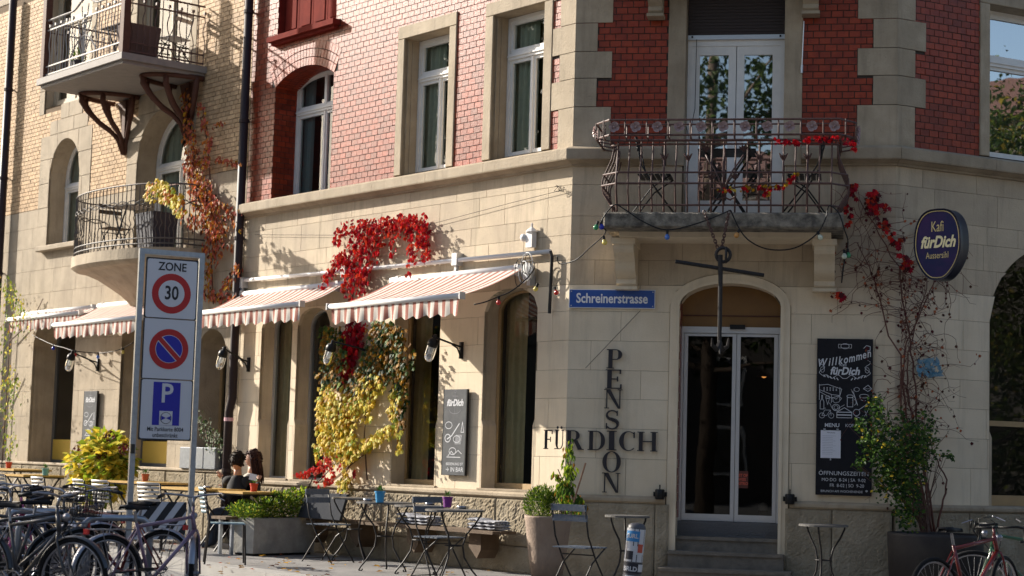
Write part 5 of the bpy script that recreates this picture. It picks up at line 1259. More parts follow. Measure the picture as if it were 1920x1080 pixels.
# ---- bicycles
mat('tyre', (.008, .008, .009), .8, spec=.2); mat('chrome', (.30, .30, .33), .32, metal=.9); mat('saddle_black', (.01, .01, .012), .6, spec=.2)
def tyre_ring(r, w_, n=36): return [(r * math.cos(2 * PI * i / n), 0, r * math.sin(2 * PI * i / n)) for i in range(n)]
def wheel(cx, cy, parent, Mx, steer=0, guard=None, col_=None):
    W_ = Mx @ Matrix.Translation((cx, cy, .34)) @ Matrix.Rotation(steer, 4, 'Z')
    m = MB(); m.tube(tyre_ring(.323, 0), .021, 7, closed=True); wh = m.build('wheel', 'tyre', parent, W_, True)
    m = MB(); m.tube(tyre_ring(.302, 0), .011, 5, closed=True); m.build('rim', 'chrome', wh, W_, True)
    m = MB()
    for i in range(28): a = 2 * PI * i / 28; s = .03 if i % 2 else -.03; b = a + (.35 if i % 4 < 2 else -.35); m.tube([(.02 * math.cos(b), s, .02 * math.sin(b)), (.3 * math.cos(a), 0, .3 * math.sin(a))], .0016, 3, cap=False)
    m.build('spokes', 'chrome', wh, W_, kind='stuff'); m = MB(); m.cyl((0, -.05, 0), (0, .05, 0), .02, 8); m.build('hub', 'chrome', wh, W_)
    if guard:
        m = MB(); n = 16; a0, a1 = guard; vs = []
        for i in range(n + 1):
            a = R(a0 + (a1 - a0) * i / n)
            for (dr_, y_) in ((.345, -.028), (.36, -.014), (.362, .014), (.345, .028)): vs.append((dr_ * math.cos(a), y_, dr_ * math.sin(a)))
        m.add(vs, [(i * 4 + k, i * 4 + k + 1, i * 4 + k + 5, i * 4 + k + 4) for i in range(n) for k in range(3)]); m.build('mudguard', col_ or 'chrome', wh, W_, True)
    return wh
def bike(pr, pf, dr_, df, lab, colr, z=-.12, style='city', basket=False, guards=True, steer=.3, group='bicycles parked by the racks', rack=True):
    """pr, pf: pixels of rear and front axle; dr_, df their distances"""
    a = atd(*pr, dr_); b = atd(*pf, df); d = (b - a).xy.normalized(); an = math.atan2(d.y, d.x)
    Mx = Matrix.Translation((a.x, a.y, z)) @ Matrix.Rotation(an, 4, 'Z') @ Matrix.Rotation(R(rnd.uniform(-4, 4)), 4, 'X')
    t = thing('bicycle', Mx, lab, 'bicycle', group)
    fx = 1.05; bb = (.43, 0, .29); st = (.28, 0, .78); ht = (.86, 0, .86); hb = (.895, 0, .72)
    m = MB(); m.tube([bb, st], .0155, 8)
    if style == 'low': m.tube([bb, (.62, 0, .44), hb], .02, 8); m.tube([(.36, 0, .52), (.62, 0, .52), (.88, 0, .78)], .014, 8)
    else: m.tube([(.29, 0, .75), (.865, 0, .83)], .0155, 8); m.tube([bb, hb], .018, 8)
    m.tube([ht, hb], .02, 8)
    for s in (-.045, .045): m.tube([(bb[0], s * .8, bb[2]), (0, s * 1.2, .34)], .009, 6); m.tube([(.285, s * .4, .73), (0, s * 1.2, .34)], .008, 6)
    m.build('frame', colr, t, Mx, True)
    F_ = Mx @ Matrix.Translation((.875, 0, 0)) @ Matrix.Rotation(steer, 4, 'Z') @ Matrix.Translation((-.875, 0, 0))
    m = MB(); 
    for s in (-1, 1): m.tube([(.895, s * .03, .72), (.91, s * .052, .66), (.98, s * .055, .46), (fx, s * .055, .34)], .010, 6)
    m.tube([(.895, 0, .72), (.86, 0, .86), (.852, 0, .92)], .013, 6); m.build('fork', colr, t, F_, True)
    wheel(0, 0, t, Mx, 0, (10, 185) if guards else None, colr if guards == 2 else 'chrome')
    wm = F_ @ Matrix.Translation((fx, 0, 0)) @ Matrix.Identity(4); wheel(0, 0, t, wm, 0, (20, 165) if guards else None, colr if guards == 2 else 'chrome')
    m = MB()
    if style == 'race':
        m.tube([(.84, 0, .93), (.93, 0, .93)], .012, 6)
        for s in (-1, 1): m.tube([(.93, 0, .93), (.93, s * .19, .93), (1.02, s * .21, .92), (1.05, s * .21, .86), (1.0, s * .21, .80), (.93, s * .21, .80)], .012, 6)
        hbm = 'black_metal'
    else:
        m.tube([(.85, 0, .92), (.87, 0, 1.0)], .012, 6)
        for s in (-1, 1): m.tube([(.87, 0, 1.0), (.90, s * .12, 1.02), (.84, s * .24, 1.03), (.70, s * .28, 1.0)], .011, 6)
        hbm = 'chrome'
    hbo = m.build('handlebar', hbm, t, F_, True)
    for s in (-1, 1):
        m = MB(); 
        if style == 'race': m.tube([(1.03, s * .21, .93), (1.06, s * .21, .96), (1.07, s * .21, .88)], .01, 5)
        else: m.tube([(.80, s * .255, 1.02), (.69, s * .28, 1.0)], .017, 7)
        m.build('grip', 'black_metal', hbo, F_, True)
        m = MB(); m.tube([(.87, s * .2, 1.0), (.80, s * .27, .97)], .005, 4); m.build('brake_lever', 'chrome', hbo, F_)
    m = MB(); m.tube([(.90, .05, 1.0), (1.02, .06, .98), (1.0, 0, .8), (.92, 0, .7)], .004, 4); m.build('brake_cable', 'black_metal', t, F_, True)
    m = MB(); m.cyl(st, (.26, 0, .88), .0125, 8); m.build('seat_post', 'chrome', t, Mx)
    m = MB(); vs = []
    for x, w_, h in ((.13, .05, .0), (.15, .085, .012), (.2, .085, .015), (.27, .045, .008), (.35, .024, .004), (.40, .018, 0)):
        vs += [(x, -w_, .89), (x, -w_ * .7, .92 + h), (x, w_ * .7, .92 + h), (x, w_, .89)]
    m.add(vs, [(i * 4 + k, i * 4 + (k + 1) % 4, i * 4 + 4 + (k + 1) % 4, i * 4 + 4 + k) for i in range(5) for k in range(4)] + [(0, 1, 2, 3), (23, 22, 21, 20)]); m.build('saddle', 'saddle_black', t, Mx, True)
    m = MB(); m.tube([(.43 + .095 * math.cos(a), -.05, .29 + .095 * math.sin(a)) for a in [2 * PI * i / 24 for i in range(24)]], .006, 5, closed=True)
    for k in range(5): a = 2 * PI * k / 5; m.tube([(.43, -.05, .29), (.43 + .09 * math.cos(a), -.05, .29 + .09 * math.sin(a))], .006, 4)
    m.cyl((.43, -.07, .29), (.43, .07, .29), .018, 8); ck = m.build('crankset', 'chrome', t, Mx)
    for s in (-1, 1):
        a = R(-40 if s > 0 else 140); e = (.43 + .17 * math.cos(a), s * .075, .29 + .17 * math.sin(a)); m = MB(); m.tube([(.43, s * .07, .29), e], .01, 5); m.build('crank', 'chrome', ck, Mx); m = MB(); m.box(e[0] - .045, e[0] + .045, min(s * .08, s * .17), max(s * .08, s * .17), e[2] - .012, e[2] + .012); m.build('pedal', 'black_metal', ck, Mx)
    m = MB(); m.tube([(.43, -.05, .385), (0, -.05, .375), (-.03, -.05, .34), (0, -.05, .305), (.43, -.05, .195)], .006, 4, closed=False); m.build('chain', 'dark_iron', t, Mx)
    if rack:
        m = MB(); 
        for s in (-.06, .06): m.tube([(.24, s * .5, .72), (.2, s, .73), (-.18, s, .73), (-.2, 0, .73)], .006, 5); m.tube([(-.1, s, .73), (0, s, .36)], .005, 4)
        for x in (.12, .0, -.12): m.tube([(x, -.06, .73), (x, .06, .73)], .005, 4)
        m.build('carrier', 'chrome', t, Mx)
        m = MB(); m.box(-.225, -.205, -.03, .03, .69, .735); mat('tail_red', (.5, .02, .02), .3) if 'tail_red' not in MATS else 0; m.build('rear_reflector', 'tail_red', t, Mx)
    if basket:
        m = MB()
        for z_, g in ((.80, .0), (.86, .008), (.92, .016), (.98, .024), (1.03, .03)): m.tube([(.93 - g, -.13 - g, z_), (1.17 + g, -.13 - g, z_), (1.17 + g, .13 + g, z_), (.93 - g, .13 + g, z_)], .005, 4, closed=True)
        for i in range(9):
            y_ = -.13 + .26 * i / 8; m.tube([(1.17, y_, .80), (1.20, y_ * 1.2, 1.03)], .003, 3); m.tube([(.93, y_, .80), (.90, y_ * 1.2, 1.03)], .003, 3); m.tube([(.93, y_, .8), (1.17, y_, .8)], .003, 3)
            x = .93 + .24 * i / 8; m.tube([(x, -.13, .80), (x, -.16, 1.03)], .003, 3); m.tube([(x, .13, .80), (x, .16, 1.03)], .003, 3)
        m.build('basket', 'black_metal', t, F_, kind='stuff')
    m = MB(); m.lathe([(.001, 0), (.03, .005), (.034, .03), (.03, .05), (.001, .055)], 10, T=Matrix.Rotation(PI / 2, 3, 'Y')); m.v = [(x + .93, y_, z_ + .84) for x, y_, z_ in m.v]; m.build('front_lamp', 'chrome', t, F_, True)
    return t
mat('bike_mauve', (.19, .12, .19), .28, coat=.6); mat('bike_red', (.15, .008, .008), .35, coat=.4); mat('bike_black', (.025, .025, .03), .3, coat=.5); mat('bike_pink', (.45, .06, .22), .3, coat=.5); mat('bike_blue', (.12, .22, .38), .3, coat=.5); mat('bike_green', (.015, .07, .03), .3, coat=.5); mat('bike_navy', (.02, .03, .09), .3, coat=.5); mat('bike_silver', (.42, .42, .45), .3, metal=.6)
bike((204, 1054), (389, 1052), 15.0, 15.75, 'mauve city bicycle with silver mudguards in front of the traffic sign', 'bike_mauve', steer=.85)
bike((302, 1046), (160, 1040), 16.3, 16.6, 'red bicycle standing behind the mauve one, facing left', 'bike_red', steer=-.2)
bike((-75, 1050), (95, 1044), 15.5, 15.9, 'black city bicycle with a wire front basket at the left rack', 'bike_black', basket=True, steer=.35, guards=2)
bike((190, 1020), (60, 1030), 17.2, 16.9, 'silver bicycle second row at the rack, facing left', 'bike_silver', steer=.4)
bike((-40, 1020), (50, 1010), 16.6, 17.6, 'pink ladies bicycle with step through frame at the left edge', 'bike_pink', style='low', steer=-.4)
bike((100, 1005), (10, 1000), 18.2, 18.3, 'pale blue bicycle at the back of the left group', 'bike_blue', steer=.3)
bike((-60, 1000), (28, 1000), 18.0, 18.6, 'black bicycle with drop handlebar, farthest back at the left edge', 'bike_black', style='race', guards=False, rack=False, steer=.5)
bike((120, 1048), (-50, 1060), 16.0, 15.6, 'black bicycle facing left between the basket bicycle and the mauve one', 'bike_black', guards=2, steer=-.3)
bike((20, 1040), (175, 1022), 17.4, 18.0, 'dark blue bicycle in the second row, facing right', 'bike_navy', guards=2, steer=.5)
bike((-30, 1062), (70, 1085), 15.0, 14.6, 'black bicycle cut by the lower left corner of the view', 'bike_black', guards=2, steer=.2)
bike((1757, 1096), (1905, 1092), 15.3, 16.0, 'dark red road bicycle leaning near the dark planter', 'bike_red', style='race', guards=False, rack=False, group='bicycles at the right edge', steer=.25)
bike((2030, 1070), (1893, 1078), 17.0, 16.9, 'green bicycle with drop handlebar at the right edge', 'bike_green', style='race', guards=False, rack=False, group='bicycles at the right edge', steer=-.3)
for i, (p0, d0, lab) in enumerate((((30, 1080), 15.9, 'galvanised bike hoop nearest the left edge, behind the basket bicycle'), ((150, 1080), 16.1, 'galvanised bike hoop left of the traffic sign'), ((5, 1080), 17.3, 'galvanised bike hoop farthest back'))):
    a = atd(*p0, d0); Mx = Matrix.Translation((a.x, a.y, -.12)) @ Matrix.Rotation(R(28), 4, 'Z'); t = thing('bike_rack', Mx, lab, 'bike rack', 'tubular hoops for locking bicycles')
    m = MB(); w_ = .62; m.tube([(0, 0, 0), (0, 0, .66), (.02, 0, .73), (.07, 0, .77), (.14, 0, .78), (w_ - .14, 0, .78), (w_ - .07, 0, .77), (w_ - .02, 0, .73), (w_, 0, .66), (w_, 0, 0)], .03, 10); m.build('hoop', 'galvanised', t, Mx, True)

# ---- chairs and tables
mat('slat_grey', (.12, .135, .16), .55, (.06, .09, .14), 30, .8); mat('slat_pale', (.42, .40, .38), .45); mat('slat_blue', (.17, .26, .30), .5); mat('wood_top', (.52, .33, .09), .5, (.42, .25, .06), 5, .6, isl=.1); mat('table_metal', (.13, .125, .12), .45, metal=.3); mat('bench_wood', (.13, .085, .05), .8, (.09, .055, .03), 8, .7, isl=.15)
def folding_chair(P, yaw, lab, slat='slat_grey', frm='dark_iron', z=0, s=1, group='folding bistro chairs', parent=None):
    Mx = Matrix.Translation((P[0], P[1], z)) @ Matrix.Rotation(yaw, 4, 'Z') @ Matrix.Scale(s, 4); t = thing('folding_chair', Mx, lab, 'chair', group)
    for sx in (-1, 1):
        m = MB(); x = sx * .20; m.tube([(x, -.26, 0), (x, .0, .34), (x, .13, .56), (x, .2, .86)], .009, 5); m.build('leg', frm, t, Mx, True)
        m = MB(); x = sx * .175; m.tube([(x, .24, 0), (x, .02, .30), (x, -.19, .445)], .009, 5); m.build('leg', frm, t, Mx)
    for z_, y_ in ((.835, .196), (.735, .175)): m = MB(); m.box(-.21, .21, y_ - .014, y_ + .002, z_ - .032, z_ + .032); m.build('back_slat', slat, t, Mx)
    for k in range(6): m = MB(); y_ = -.19 + k * .062; m.box(-.2, .2, y_, y_ + .048, .445, .457); m.build('seat_slat', slat, t, Mx)
    m = MB(); m.cyl((-.2, -.24, .03), (.2, -.24, .03), .006, 5); m.cyl((-.175, .22, .04), (.175, .22, .04), .006, 5); m.cyl((-.2, .03, .38), (.2, .03, .38), .007, 5); m.build('stretcher', frm, t, Mx, kind='stuff')
    return t
def yaw_to(v): return math.atan2(v[1], v[0]) + PI / 2            # chair front (-y) looks along v
ul = FL.ux
p = onz(615, 983, .45); folding_chair(p, yaw_to(ul) + .25, 'grey folding bistro chair facing right, beside the concrete planter')
p = onz(822, 1007, .45); folding_chair(p, yaw_to(ul) + .1, 'grey folding bistro chair facing right, left of the big clay pot')
p = onz(1086, 1026, .45); folding_chair(p, yaw_to(Vector((.62, .78))), 'blue grey folding bistro chair in front of the big clay pot')
def bistro_table(P, r, h, lab, top='table_metal', group='round metal cafe tables', sq=False):
    Mx = TR((P[0], P[1], 0), rnd.uniform(0, 2)); t = thing('bistro_table', Mx, lab, 'table', group)
    m = MB()
    m.lathe([(.001, h), (r * .96, h), (r, h - .004), (r, h - .022), (r * .97, h - .022), (r * .96, h - .008), (.001, h - .008)], 28); m.build('table_top', top, t, Mx)
    for k in range(3):
        a = 2 * PI * k / 3; c, s = math.cos(a), math.sin(a)
        m = MB(); m.tube([(c * q * r, s * q * r, z_ * h) for q, z_ in ((.9, .985), (.88, .93), (.70, .80), (.42, .66), (.30, .50), (.36, .34), (.62, .17), (.84, .06), (.9, .01), (.8, 0), (.78, .03))], .010, 6); m.build('leg', 'dark_iron', t, Mx, True)
    m = MB(); m.tube([(.30 * r * math.cos(a), .30 * r * math.sin(a), h * .50) for a in [2 * PI * i / 16 for i in range(16)]], .007, 5, closed=True); m.build('ring', 'dark_iron', t, Mx)
    return t
for px, py, z_, r, lab in ((668, 933, .77, .30, 'metal cafe table behind the left folding chair'), (724, 941, .77, .34, 'metal cafe table with the blue flower pot'), (792, 947, .76, .31, 'metal cafe table behind the right folding chair'), (853, 955, .75, .31, 'metal cafe table with the purple flower pot'), (1176, 966, .74, .235, 'small metal table left of the entrance steps'), (1544, 983, .72, .25, 'small round metal table under the large chalkboard')):
    p = onz(px, py, z_); bistro_table(p, r, z_, lab)
def wood_table(u, e, z_, L_, W_, lab):
    Mx = slabbed(FL, u, 0, e); t = thing('wooden_table', Mx, lab, 'table', 'wooden slat tables of the terrace')
    n = 5
    for k in range(n): m = MB(); a = -L_ / 2 + 0; y0 = -W_ / 2 + W_ * k / n; m.box(-L_ / 2, L_ / 2, y0 + .003, y0 + W_ / n - .003, z_ - .028, z_); m.build('top_plank', 'wood_top', t, Mx)
    m = MB(); m.box(-L_ / 2 + .03, L_ / 2 - .03, -W_ / 2 + .03, W_ / 2 - .03, z_ - .05, z_ - .03); m.build('under_frame', 'dark_iron', t, Mx)
    for sx in (-1, 1):
        x = sx * (L_ / 2 - .12)
        for sy in (-1, 1): m = MB(); m.tube([(x, sy * (W_ / 2 - .06), z_ - .04), (x + sx * .02, -sy * (W_ / 2 - .04), 0)], .013, 6); m.build('leg', 'dark_iron', t, Mx)
    return t
def placeL(px, py, e): u, z_ = FL.uz(px, py, e); return u, e, z_
WT = []
for px, py, e, L_, W_, lab in ((376, 915, 1.25, 1.15, .68, 'wooden terrace table beside the couple, right of the traffic sign'), (462, 921, 1.05, .8, .6, 'wooden terrace table with a red pot in front of the couple'), (281, 903, 1.2, 1.25, .68, 'wooden terrace table with a small red pot behind the traffic sign'), (63, 890, 1.5, .8, .7, 'wooden terrace table with the turquoise pot near the left edge'), (34, 879, .85, 1.1, .65, 'wooden terrace table with a red pot at the left edge')):
    u, e, z_ = placeL(px, py, e); wood_table(u, e, z_, L_, W_, lab); WT.append((u, e, z_))
def slat_chair(u, e, yaw, lab, mt='slat_pale', zs=.46, dz=0):
    Mx = slabbed(FL, u, 0, e) @ Matrix.Rotation(yaw, 4, 'Z'); t = thing('terrace_chair', Mx, lab, 'chair', 'metal terrace chairs with slatted backs'); zt = zs + .40
    for sx in (-1, 1):
        m = MB(); m.tube([(sx * .21, .24, 0), (sx * .2, .2, zs), (sx * .19, .27, zt)], .011, 6); m.build('leg', 'dark_iron', t, Mx, True); m = MB(); m.tube([(sx * .2, -.22, 0), (sx * .19, -.2, zs - .01)], .011, 6); m.build('leg', 'dark_iron', t, Mx)
    m = MB(); m.stone([(-.2, -.21), (.2, -.21), (.2, .2), (-.2, .2)], 0, .012, .01); m.v = [(x, z_, zs + .01 - y_) for x, y_, z_ in m.v]; m.build('seat', mt, t, Mx)
    for k in range(6):
        z_ = zs + .12 + k * .052; m = MB(); n = 8; vs = []
        for i in range(n + 1): x = -.19 + .38 * i / n; y_ = .22 + (z_ - zs) * .16 + .05 * (1 - (x / .19) ** 2); vs += [(x, y_, z_), (x, y_ + .006, z_ + .034), (x, y_ + .012, z_ + .034), (x, y_ + .006, z_)]
        m.add(vs, [(i * 4 + k_, i * 4 + (k_ + 1) % 4, i * 4 + 4 + (k_ + 1) % 4, i * 4 + 4 + k_) for i in range(n) for k_ in range(4)]); m.build('back_slat', mt, t, Mx, True)
    return t
for px, py, e, yaw, mt, lab in ((307, 920, 2.0, PI + .3, 'slat_pale', 'pale slatted terrace chair right behind the traffic sign posts'), (184, 912, 2.2, PI - .1, 'slat_pale', 'pale slatted terrace chair below the hydrangea, left one of the pair'), (221, 914, 2.1, PI + .1, 'slat_pale', 'pale slatted terrace chair below the hydrangea, right one of the pair'), (427, 938, 2.5, PI - .5, 'slat_blue', 'blue slatted terrace chair beside the concrete planter'), (106, 893, 2.2, PI, 'slat_pale', 'pale slatted terrace chair near the turquoise pot'), (16, 890, 2.0, PI + .4, 'slat_pale', 'pale slatted terrace chair at the left edge')):
    u, e, z_ = placeL(px, py, e); slat_chair(u, e, yaw, lab, mt)
# bench along the wall with supports, bench end towards the street
t = thing('wall_bench', slabbed(FL, -2.6, 0, .3), 'long wooden bench fixed along the plinth under the cafe windows', 'bench'); Mx = WM[t.name]
for k in range(3):
    for a, b in ((-2.2, -.7), (-.69, .75), (.76, 1.95)): m = MB(); m.box(a, b, -.19 + k * .12, -.19 + k * .12 + .112, .44, .475); m.build('seat_plank', 'bench_wood', t, Mx)
for x in (-2.0, -.9, .3, 1.5):
    m = MB(); m.prism([(x - .11, .435), (x + .11, .435), (x + .11, .25), (x + .04, .15), (x - .11, .28)], -.08, .19); m.build('support', 'bench_wood', t, Mx)
t = thing('side_bench', slabbed(FL, -4.75, 0, .98), 'wooden bench end on steel legs running from the wall towards the concrete planter', 'bench'); Mx = WM[t.name]
for k in range(3): m = MB(); m.box(-.18 + k * .12, -.18 + k * .12 + .112, -.62, .48, .44, .475); m.build('seat_plank', 'bench_wood', t, Mx)
for y_ in (-.5, .3):
    for x in (-.14, .14): m = MB(); m.box(x - .02, x + .02, y_ - .02, y_ + .02, 0, .44); m.build('leg', 'galvanised', t, Mx)
t = thing('leaning_board', slabbed(FL, -3.95, 0, .60), 'dark grey board leaning behind the left folding chair', 'board'); Mx = WM[t.name]
m = MB(); m.stone([(-.5, .475), (.45, .475), (.45, .80), (-.5, .80)], -.02, .02, .006); m.v = [(x, y_ + (z_ - .475) * .3, z_) for x, y_, z_ in m.v]; mat('panel_dark', (.045, .048, .055), .95, (.06, .062, .068), 6, .6, spec=.05); m.build('board', 'panel_dark', t, Mx)
# striped blanket folded on the bench
mat('blanket', (.42, .42, .45), .9, (.10, .11, .14), 60, .9)
def blanket(u, e, z_, w_, lab):
    Mx = slabbed(FL, u, z_, e); t = thing('blanket', Mx, lab, 'blanket', 'folded blankets on the bench'); 
    for k in range(3):
        m = MB(); n = 12; vs = []
        for i in range(n + 1):
            x = -w_ / 2 + w_ * i / n; b = .012 * math.sin(i * 1.7 + k)
            for a in range(8): g = 2 * PI * a / 8; vs.append((x, .13 * math.cos(g) + b, .022 + k * .036 + .02 * math.sin(g) + b * .4 + (.02 if k == 2 and i < 5 else 0)))
        m.add(vs, [(i * 8 + a, i * 8 + (a + 1) % 8, i * 8 + 8 + (a + 1) % 8, i * 8 + 8 + a) for i in range(n) for a in range(8)] + [tuple(range(8)), tuple(range(n * 8, n * 8 + 8))[::-1]]); m.build('fold', 'blanket', t, Mx, True)
blanket(-1.0, .27, .475, .5, 'striped grey blanket folded on the bench beside the big clay pot'); blanket(-2.35, .25, .475, .6, 'striped grey blanket folded on the bench behind the right folding chair')

# ---- pots on tables
def small_pot(P, c, lab, r=.055, h=.10, card=False):
    if 'pot_' + str(c) not in MATS: mat('pot_' + str(c), c, .45)
    Mx = Matrix.Translation(P); t = thing('flower_pot', Mx, lab, 'flower pot', 'small coloured pots on the cafe tables')
    m = MB(); m.lathe([(.001, 0), (r * .72, 0), (r * .95, h), (r, h), (r, h - .012), (r * 1.03, h - .012), (r * 1.03, h + .004), (r * .9, h + .004), (r * .85, h - .01), (.001, h - .012)], 14); m.build('pot', 'pot_' + str(c), t, Mx)
    m = MB(); rr = random.Random(int(P[0] * 1000))
    for k in range(46):
        a, b = rr.uniform(0, 2 * PI), rr.uniform(.2, 1.3); d = Vector((math.cos(a) * math.cos(b), math.sin(a) * math.cos(b), math.sin(b))); q = Vector((0, 0, h)) + d * rr.uniform(.01, .055); e = d.cross(Vector((0, 0, 1))).normalized() * .009
        m.add([q, q + d * .015 + e, q + d * .035, q + d * .015 - e], [(0, 1, 2, 3)])
    m.build('plant', 'leaf_green', t, Mx, kind='stuff')
    if card: m = MB(); m.box(-.045, .045, -.002, .002, h + .05, h + .13, T=Matrix.Translation((-.05, -.05, 0)) @ Matrix.Rotation(.2, 4, 'Y')); m.build('card', 'paper', t, Mx)
mat('leaf_green', (.07, .15, .02), .5, (.045, .10, .015), 20, .7, isl=.35, trans=.35)
def ontable(px, py, i): u, e, z_ = WT[i]; return FL.W(FL.uz(px, py, e)[0], e, z_)
small_pot(ontable(476, 915, 1), (.5, .04, .015), 'red pot with a small plant and a white card, in front of the couple', card=True); small_pot(ontable(272, 903, 2), (.42, .09, .03), 'terracotta red pot on the table behind the traffic sign'); small_pot(ontable(85, 890, 3), (.16, .38, .34), 'turquoise pot on the table near the left edge'); small_pot(ontable(16, 880, 4), (.55, .06, .02), 'red pot on the table at the left edge')
small_pot(onz(712, 942, .77), (.03, .25, .50), 'bright blue pot on a metal table under the creeper', .06, .12); small_pot(onz(839, 951, .75), (.16, .015, .20), 'purple pot on a metal table below the chalkboard', .058, .11)
for px, py, z_ in ((690, 940, .77), (806, 947, .76), (866, 954, .75), (390, 913, None)):
    P = onz(px, py, z_) if z_ else ontable(px, py, 0); t = thing('ashtray', Matrix.Translation(P), {690: 'glass ashtray beside the blue pot', 806: 'glass ashtray on the table behind the right folding chair', 866: 'glass ashtray beside the purple pot', 390: 'glass ashtray on the wooden table left of the couple'}[px], 'ashtray', 'glass ashtrays on the cafe tables'); m = MB(); m.lathe([(.001, 0), (.05, 0), (.056, .03), (.046, .03), (.04, .01), (.001, .01)], 14); m.build('bowl', 'chrome', t, WM[t.name], True)

# ---- sticker covered bollard
P = onz(1184, 1128, 0); P = atd(1181, 1060, 17.3); b0 = Vector((P.x, P.y, -.0)); Mx = Matrix.Translation(b0) @ Matrix.Rotation(R(5), 4, 'Y'); t = thing('bollard', Mx, 'leaning white bollard covered in stickers near the entrance', 'bollard')
mat('sticker_white', (.6, .6, .62), .5); mat('sticker_blue', (.04, .25, .55), .5); mat('sticker_black', (.02, .02, .03), .5); mat('bollard_body', (.08, .08, .09), .45)
m = MB(); m.lathe([(.088, 0), (.088, .66), (.082, .69), (.06, .71), (.001, .72)], 24); m.build('post', 'bollard_body', t, Mx, True)
def wrap(mb, a0, a1, z0, z1, r, n=8):
    vs = []; 
    for i in range(n + 1): a = R(a0 + (a1 - a0) * i / n); vs += [(r * math.cos(a), r * math.sin(a), z0), (r * math.cos(a), r * math.sin(a), z1)]
    mb.add(vs, [(2 * i, 2 * i + 2, 2 * i + 3, 2 * i + 1) for i in range(n)])
for a0, a1, z0, z1, mt, dr2 in ((170, 370, .35, .66, 'sticker_white', 0), (195, 290, .54, .64, 'sticker_blue', .002), (250, 330, .42, .50, 'sticker_white', .002), (285, 320, .44, .52, 'sticker_red', .004), (190, 350, .24, .34, 'sticker_black', .002), (220, 330, .12, .22, 'sticker_white', 0), (210, 260, .37, .45, 'sticker_black', .004), (300, 350, .26, .33, 'sticker_white', .004), (200, 260, .0, .1, 'sticker_black', .002)):
    m = MB(); wrap(m, a0, a1, z0, z1, .0895 + dr2); m.build('sticker', mt, t, Mx, True)
def curved_text(s, ang, z_, size, r, mt):
    vs, fs = text_mesh(s, size, offset=.002); m = MB(); m.add([(r * math.cos(R(ang) + v[0] / r), r * math.sin(R(ang) + v[0] / r), v[2] + z_) for v in vs], fs); m.build('lettering', mt, t, Mx)
curved_text('SURL', 243, .59, .055, .094, 'sticker_white'); curved_text('BRLD', 250, .28, .06, .094, 'sticker_white')

# ---- planters
mat('clay_grey', (.34, .255, .195), .85, (.26, .19, .145), 4, .7, bump=.3, streak=.5, spots=.4); mat('soil', (.03, .02, .012), .95); mat('dark_pot', (.022, .02, .022), .65, (.04, .036, .034), 5, .7, spec=.25)
P = onz(1028, 969, .69); Mx = Matrix.Translation((P.x, P.y, 0)); big = thing('clay_pot', Mx, 'tall tapered clay pot with green bush and climbing plant at the house corner', 'plant pot')
m = MB(); m.lathe([(.001, 0), (.155, 0), (.205, .3), (.245, .64), (.255, .68), (.255, .70), (.235, .70), (.23, .66), (.001, .65)], 32); m.build('pot', 'clay_grey', big, Mx, True)
m = MB(); m.lathe([(.001, .668), (.228, .665)], 20); m.build('soil', 'soil', big, Mx)
P = onz(1754, 1000, .65); Mx = Matrix.Translation((P.x, P.y, 0)); dk = thing('dark_planter', Mx, 'wide dark round planter with rambling shrub by the right wall', 'plant pot')
m = MB(); m.lathe([(.001, 0), (.46, 0), (.49, .62), (.49, .65), (.46, .65), (.455, .58), (.001, .58)], 40); m.build('pot', 'dark_pot', dk, Mx, True); DKP = P
m = MB(); m.lathe([(.001, .585), (.455, .583)], 20); m.build('soil', 'soil', dk, Mx)
mat('planter_concrete', (.40, .38, .34), .9, (.27, .255, .23), 5, .8, bump=.4, spots=.6)
pc = onz(474, 1043, 0); Mx = Matrix.Translation((pc.x, pc.y, 0)) @ Matrix.Rotation(R(50), 4, 'Z'); cpn = thing('concrete_planter', Mx, 'square concrete planter full of green herbs at the terrace edge', 'planter')
# near corner at the origin; one side runs to the house, the other to the left
m = MB(); s_ = .40; h_ = .47; l_ = 1.05
m.stone([(0, 0), (l_, 0), (l_, s_), (0, s_)], 0, h_ - .03, .015); m.v = [(x, z_, h_ - y_) for x, y_, z_ in m.v]; m.build('box', 'planter_concrete', cpn, Mx); CPM = Mx
m = MB(); m.box(.03, l_ - .03, .03, s_ - .03, 0, .035); m.build('foot', 'black_metal', cpn, Mx)
# zinc boxes in the window of the cream house
zb_ = thing('window_planter', slabbed(FL, -7.95, .98, .02), 'zinc box planter with a white flowering shrub in the window of the cream house', 'planter'); Mx = WM[zb_.name]
for k in range(3): m = MB(); a = -.52 + k * .345; m.stone([(a, .05), (a + .33, .05), (a + .33, .36), (a, .36)], -.08, .2, .008); m.build('zinc_panel', 'galvanised', zb_, Mx)

# ================================================================== PLANTS
PAL = {'red': (.68, .012, .02), 'crimson': (.38, .006, .025), 'scarlet': (.75, .06, .02), 'yellow': (.82, .60, .06), 'lemon': (.78, .70, .12), 'gold': (.56, .30, .02), 'ochre': (.36, .18, .025), 'lime': (.32, .42, .03), 'green': (.07, .14, .025), 'dgreen': (.03, .07, .02), 'mgreen': (.13, .22, .03), 'orange': (.68, .23, .04), 'rust': (.45, .12, .05), 'rose': (.55, .13, .09), 'brown': (.10, .035, .02), 'maroon': (.12, .015, .02), 'pale': (.50, .55, .42)}
PAL.update({'tgold': (.17, .13, .018), 'tgreen': (.055, .085, .015), 'tdark': (.02, .038, .009), 'tlime': (.12, .15, .02)})
for k, c in PAL.items(): mat('leaf_' + k if k != 'green' else 'leaf_mid', c, .55, tuple(x * .75 for x in c), 25, .6, isl=.3, trans=.4, spec=.22)
mat('twig', (.10, .055, .04), .8); mat('twig_red', (.13, .05, .035), .8); mat('bark', (.12, .085, .06), .9, (.07, .05, .035), 12, .8, bump=.8)
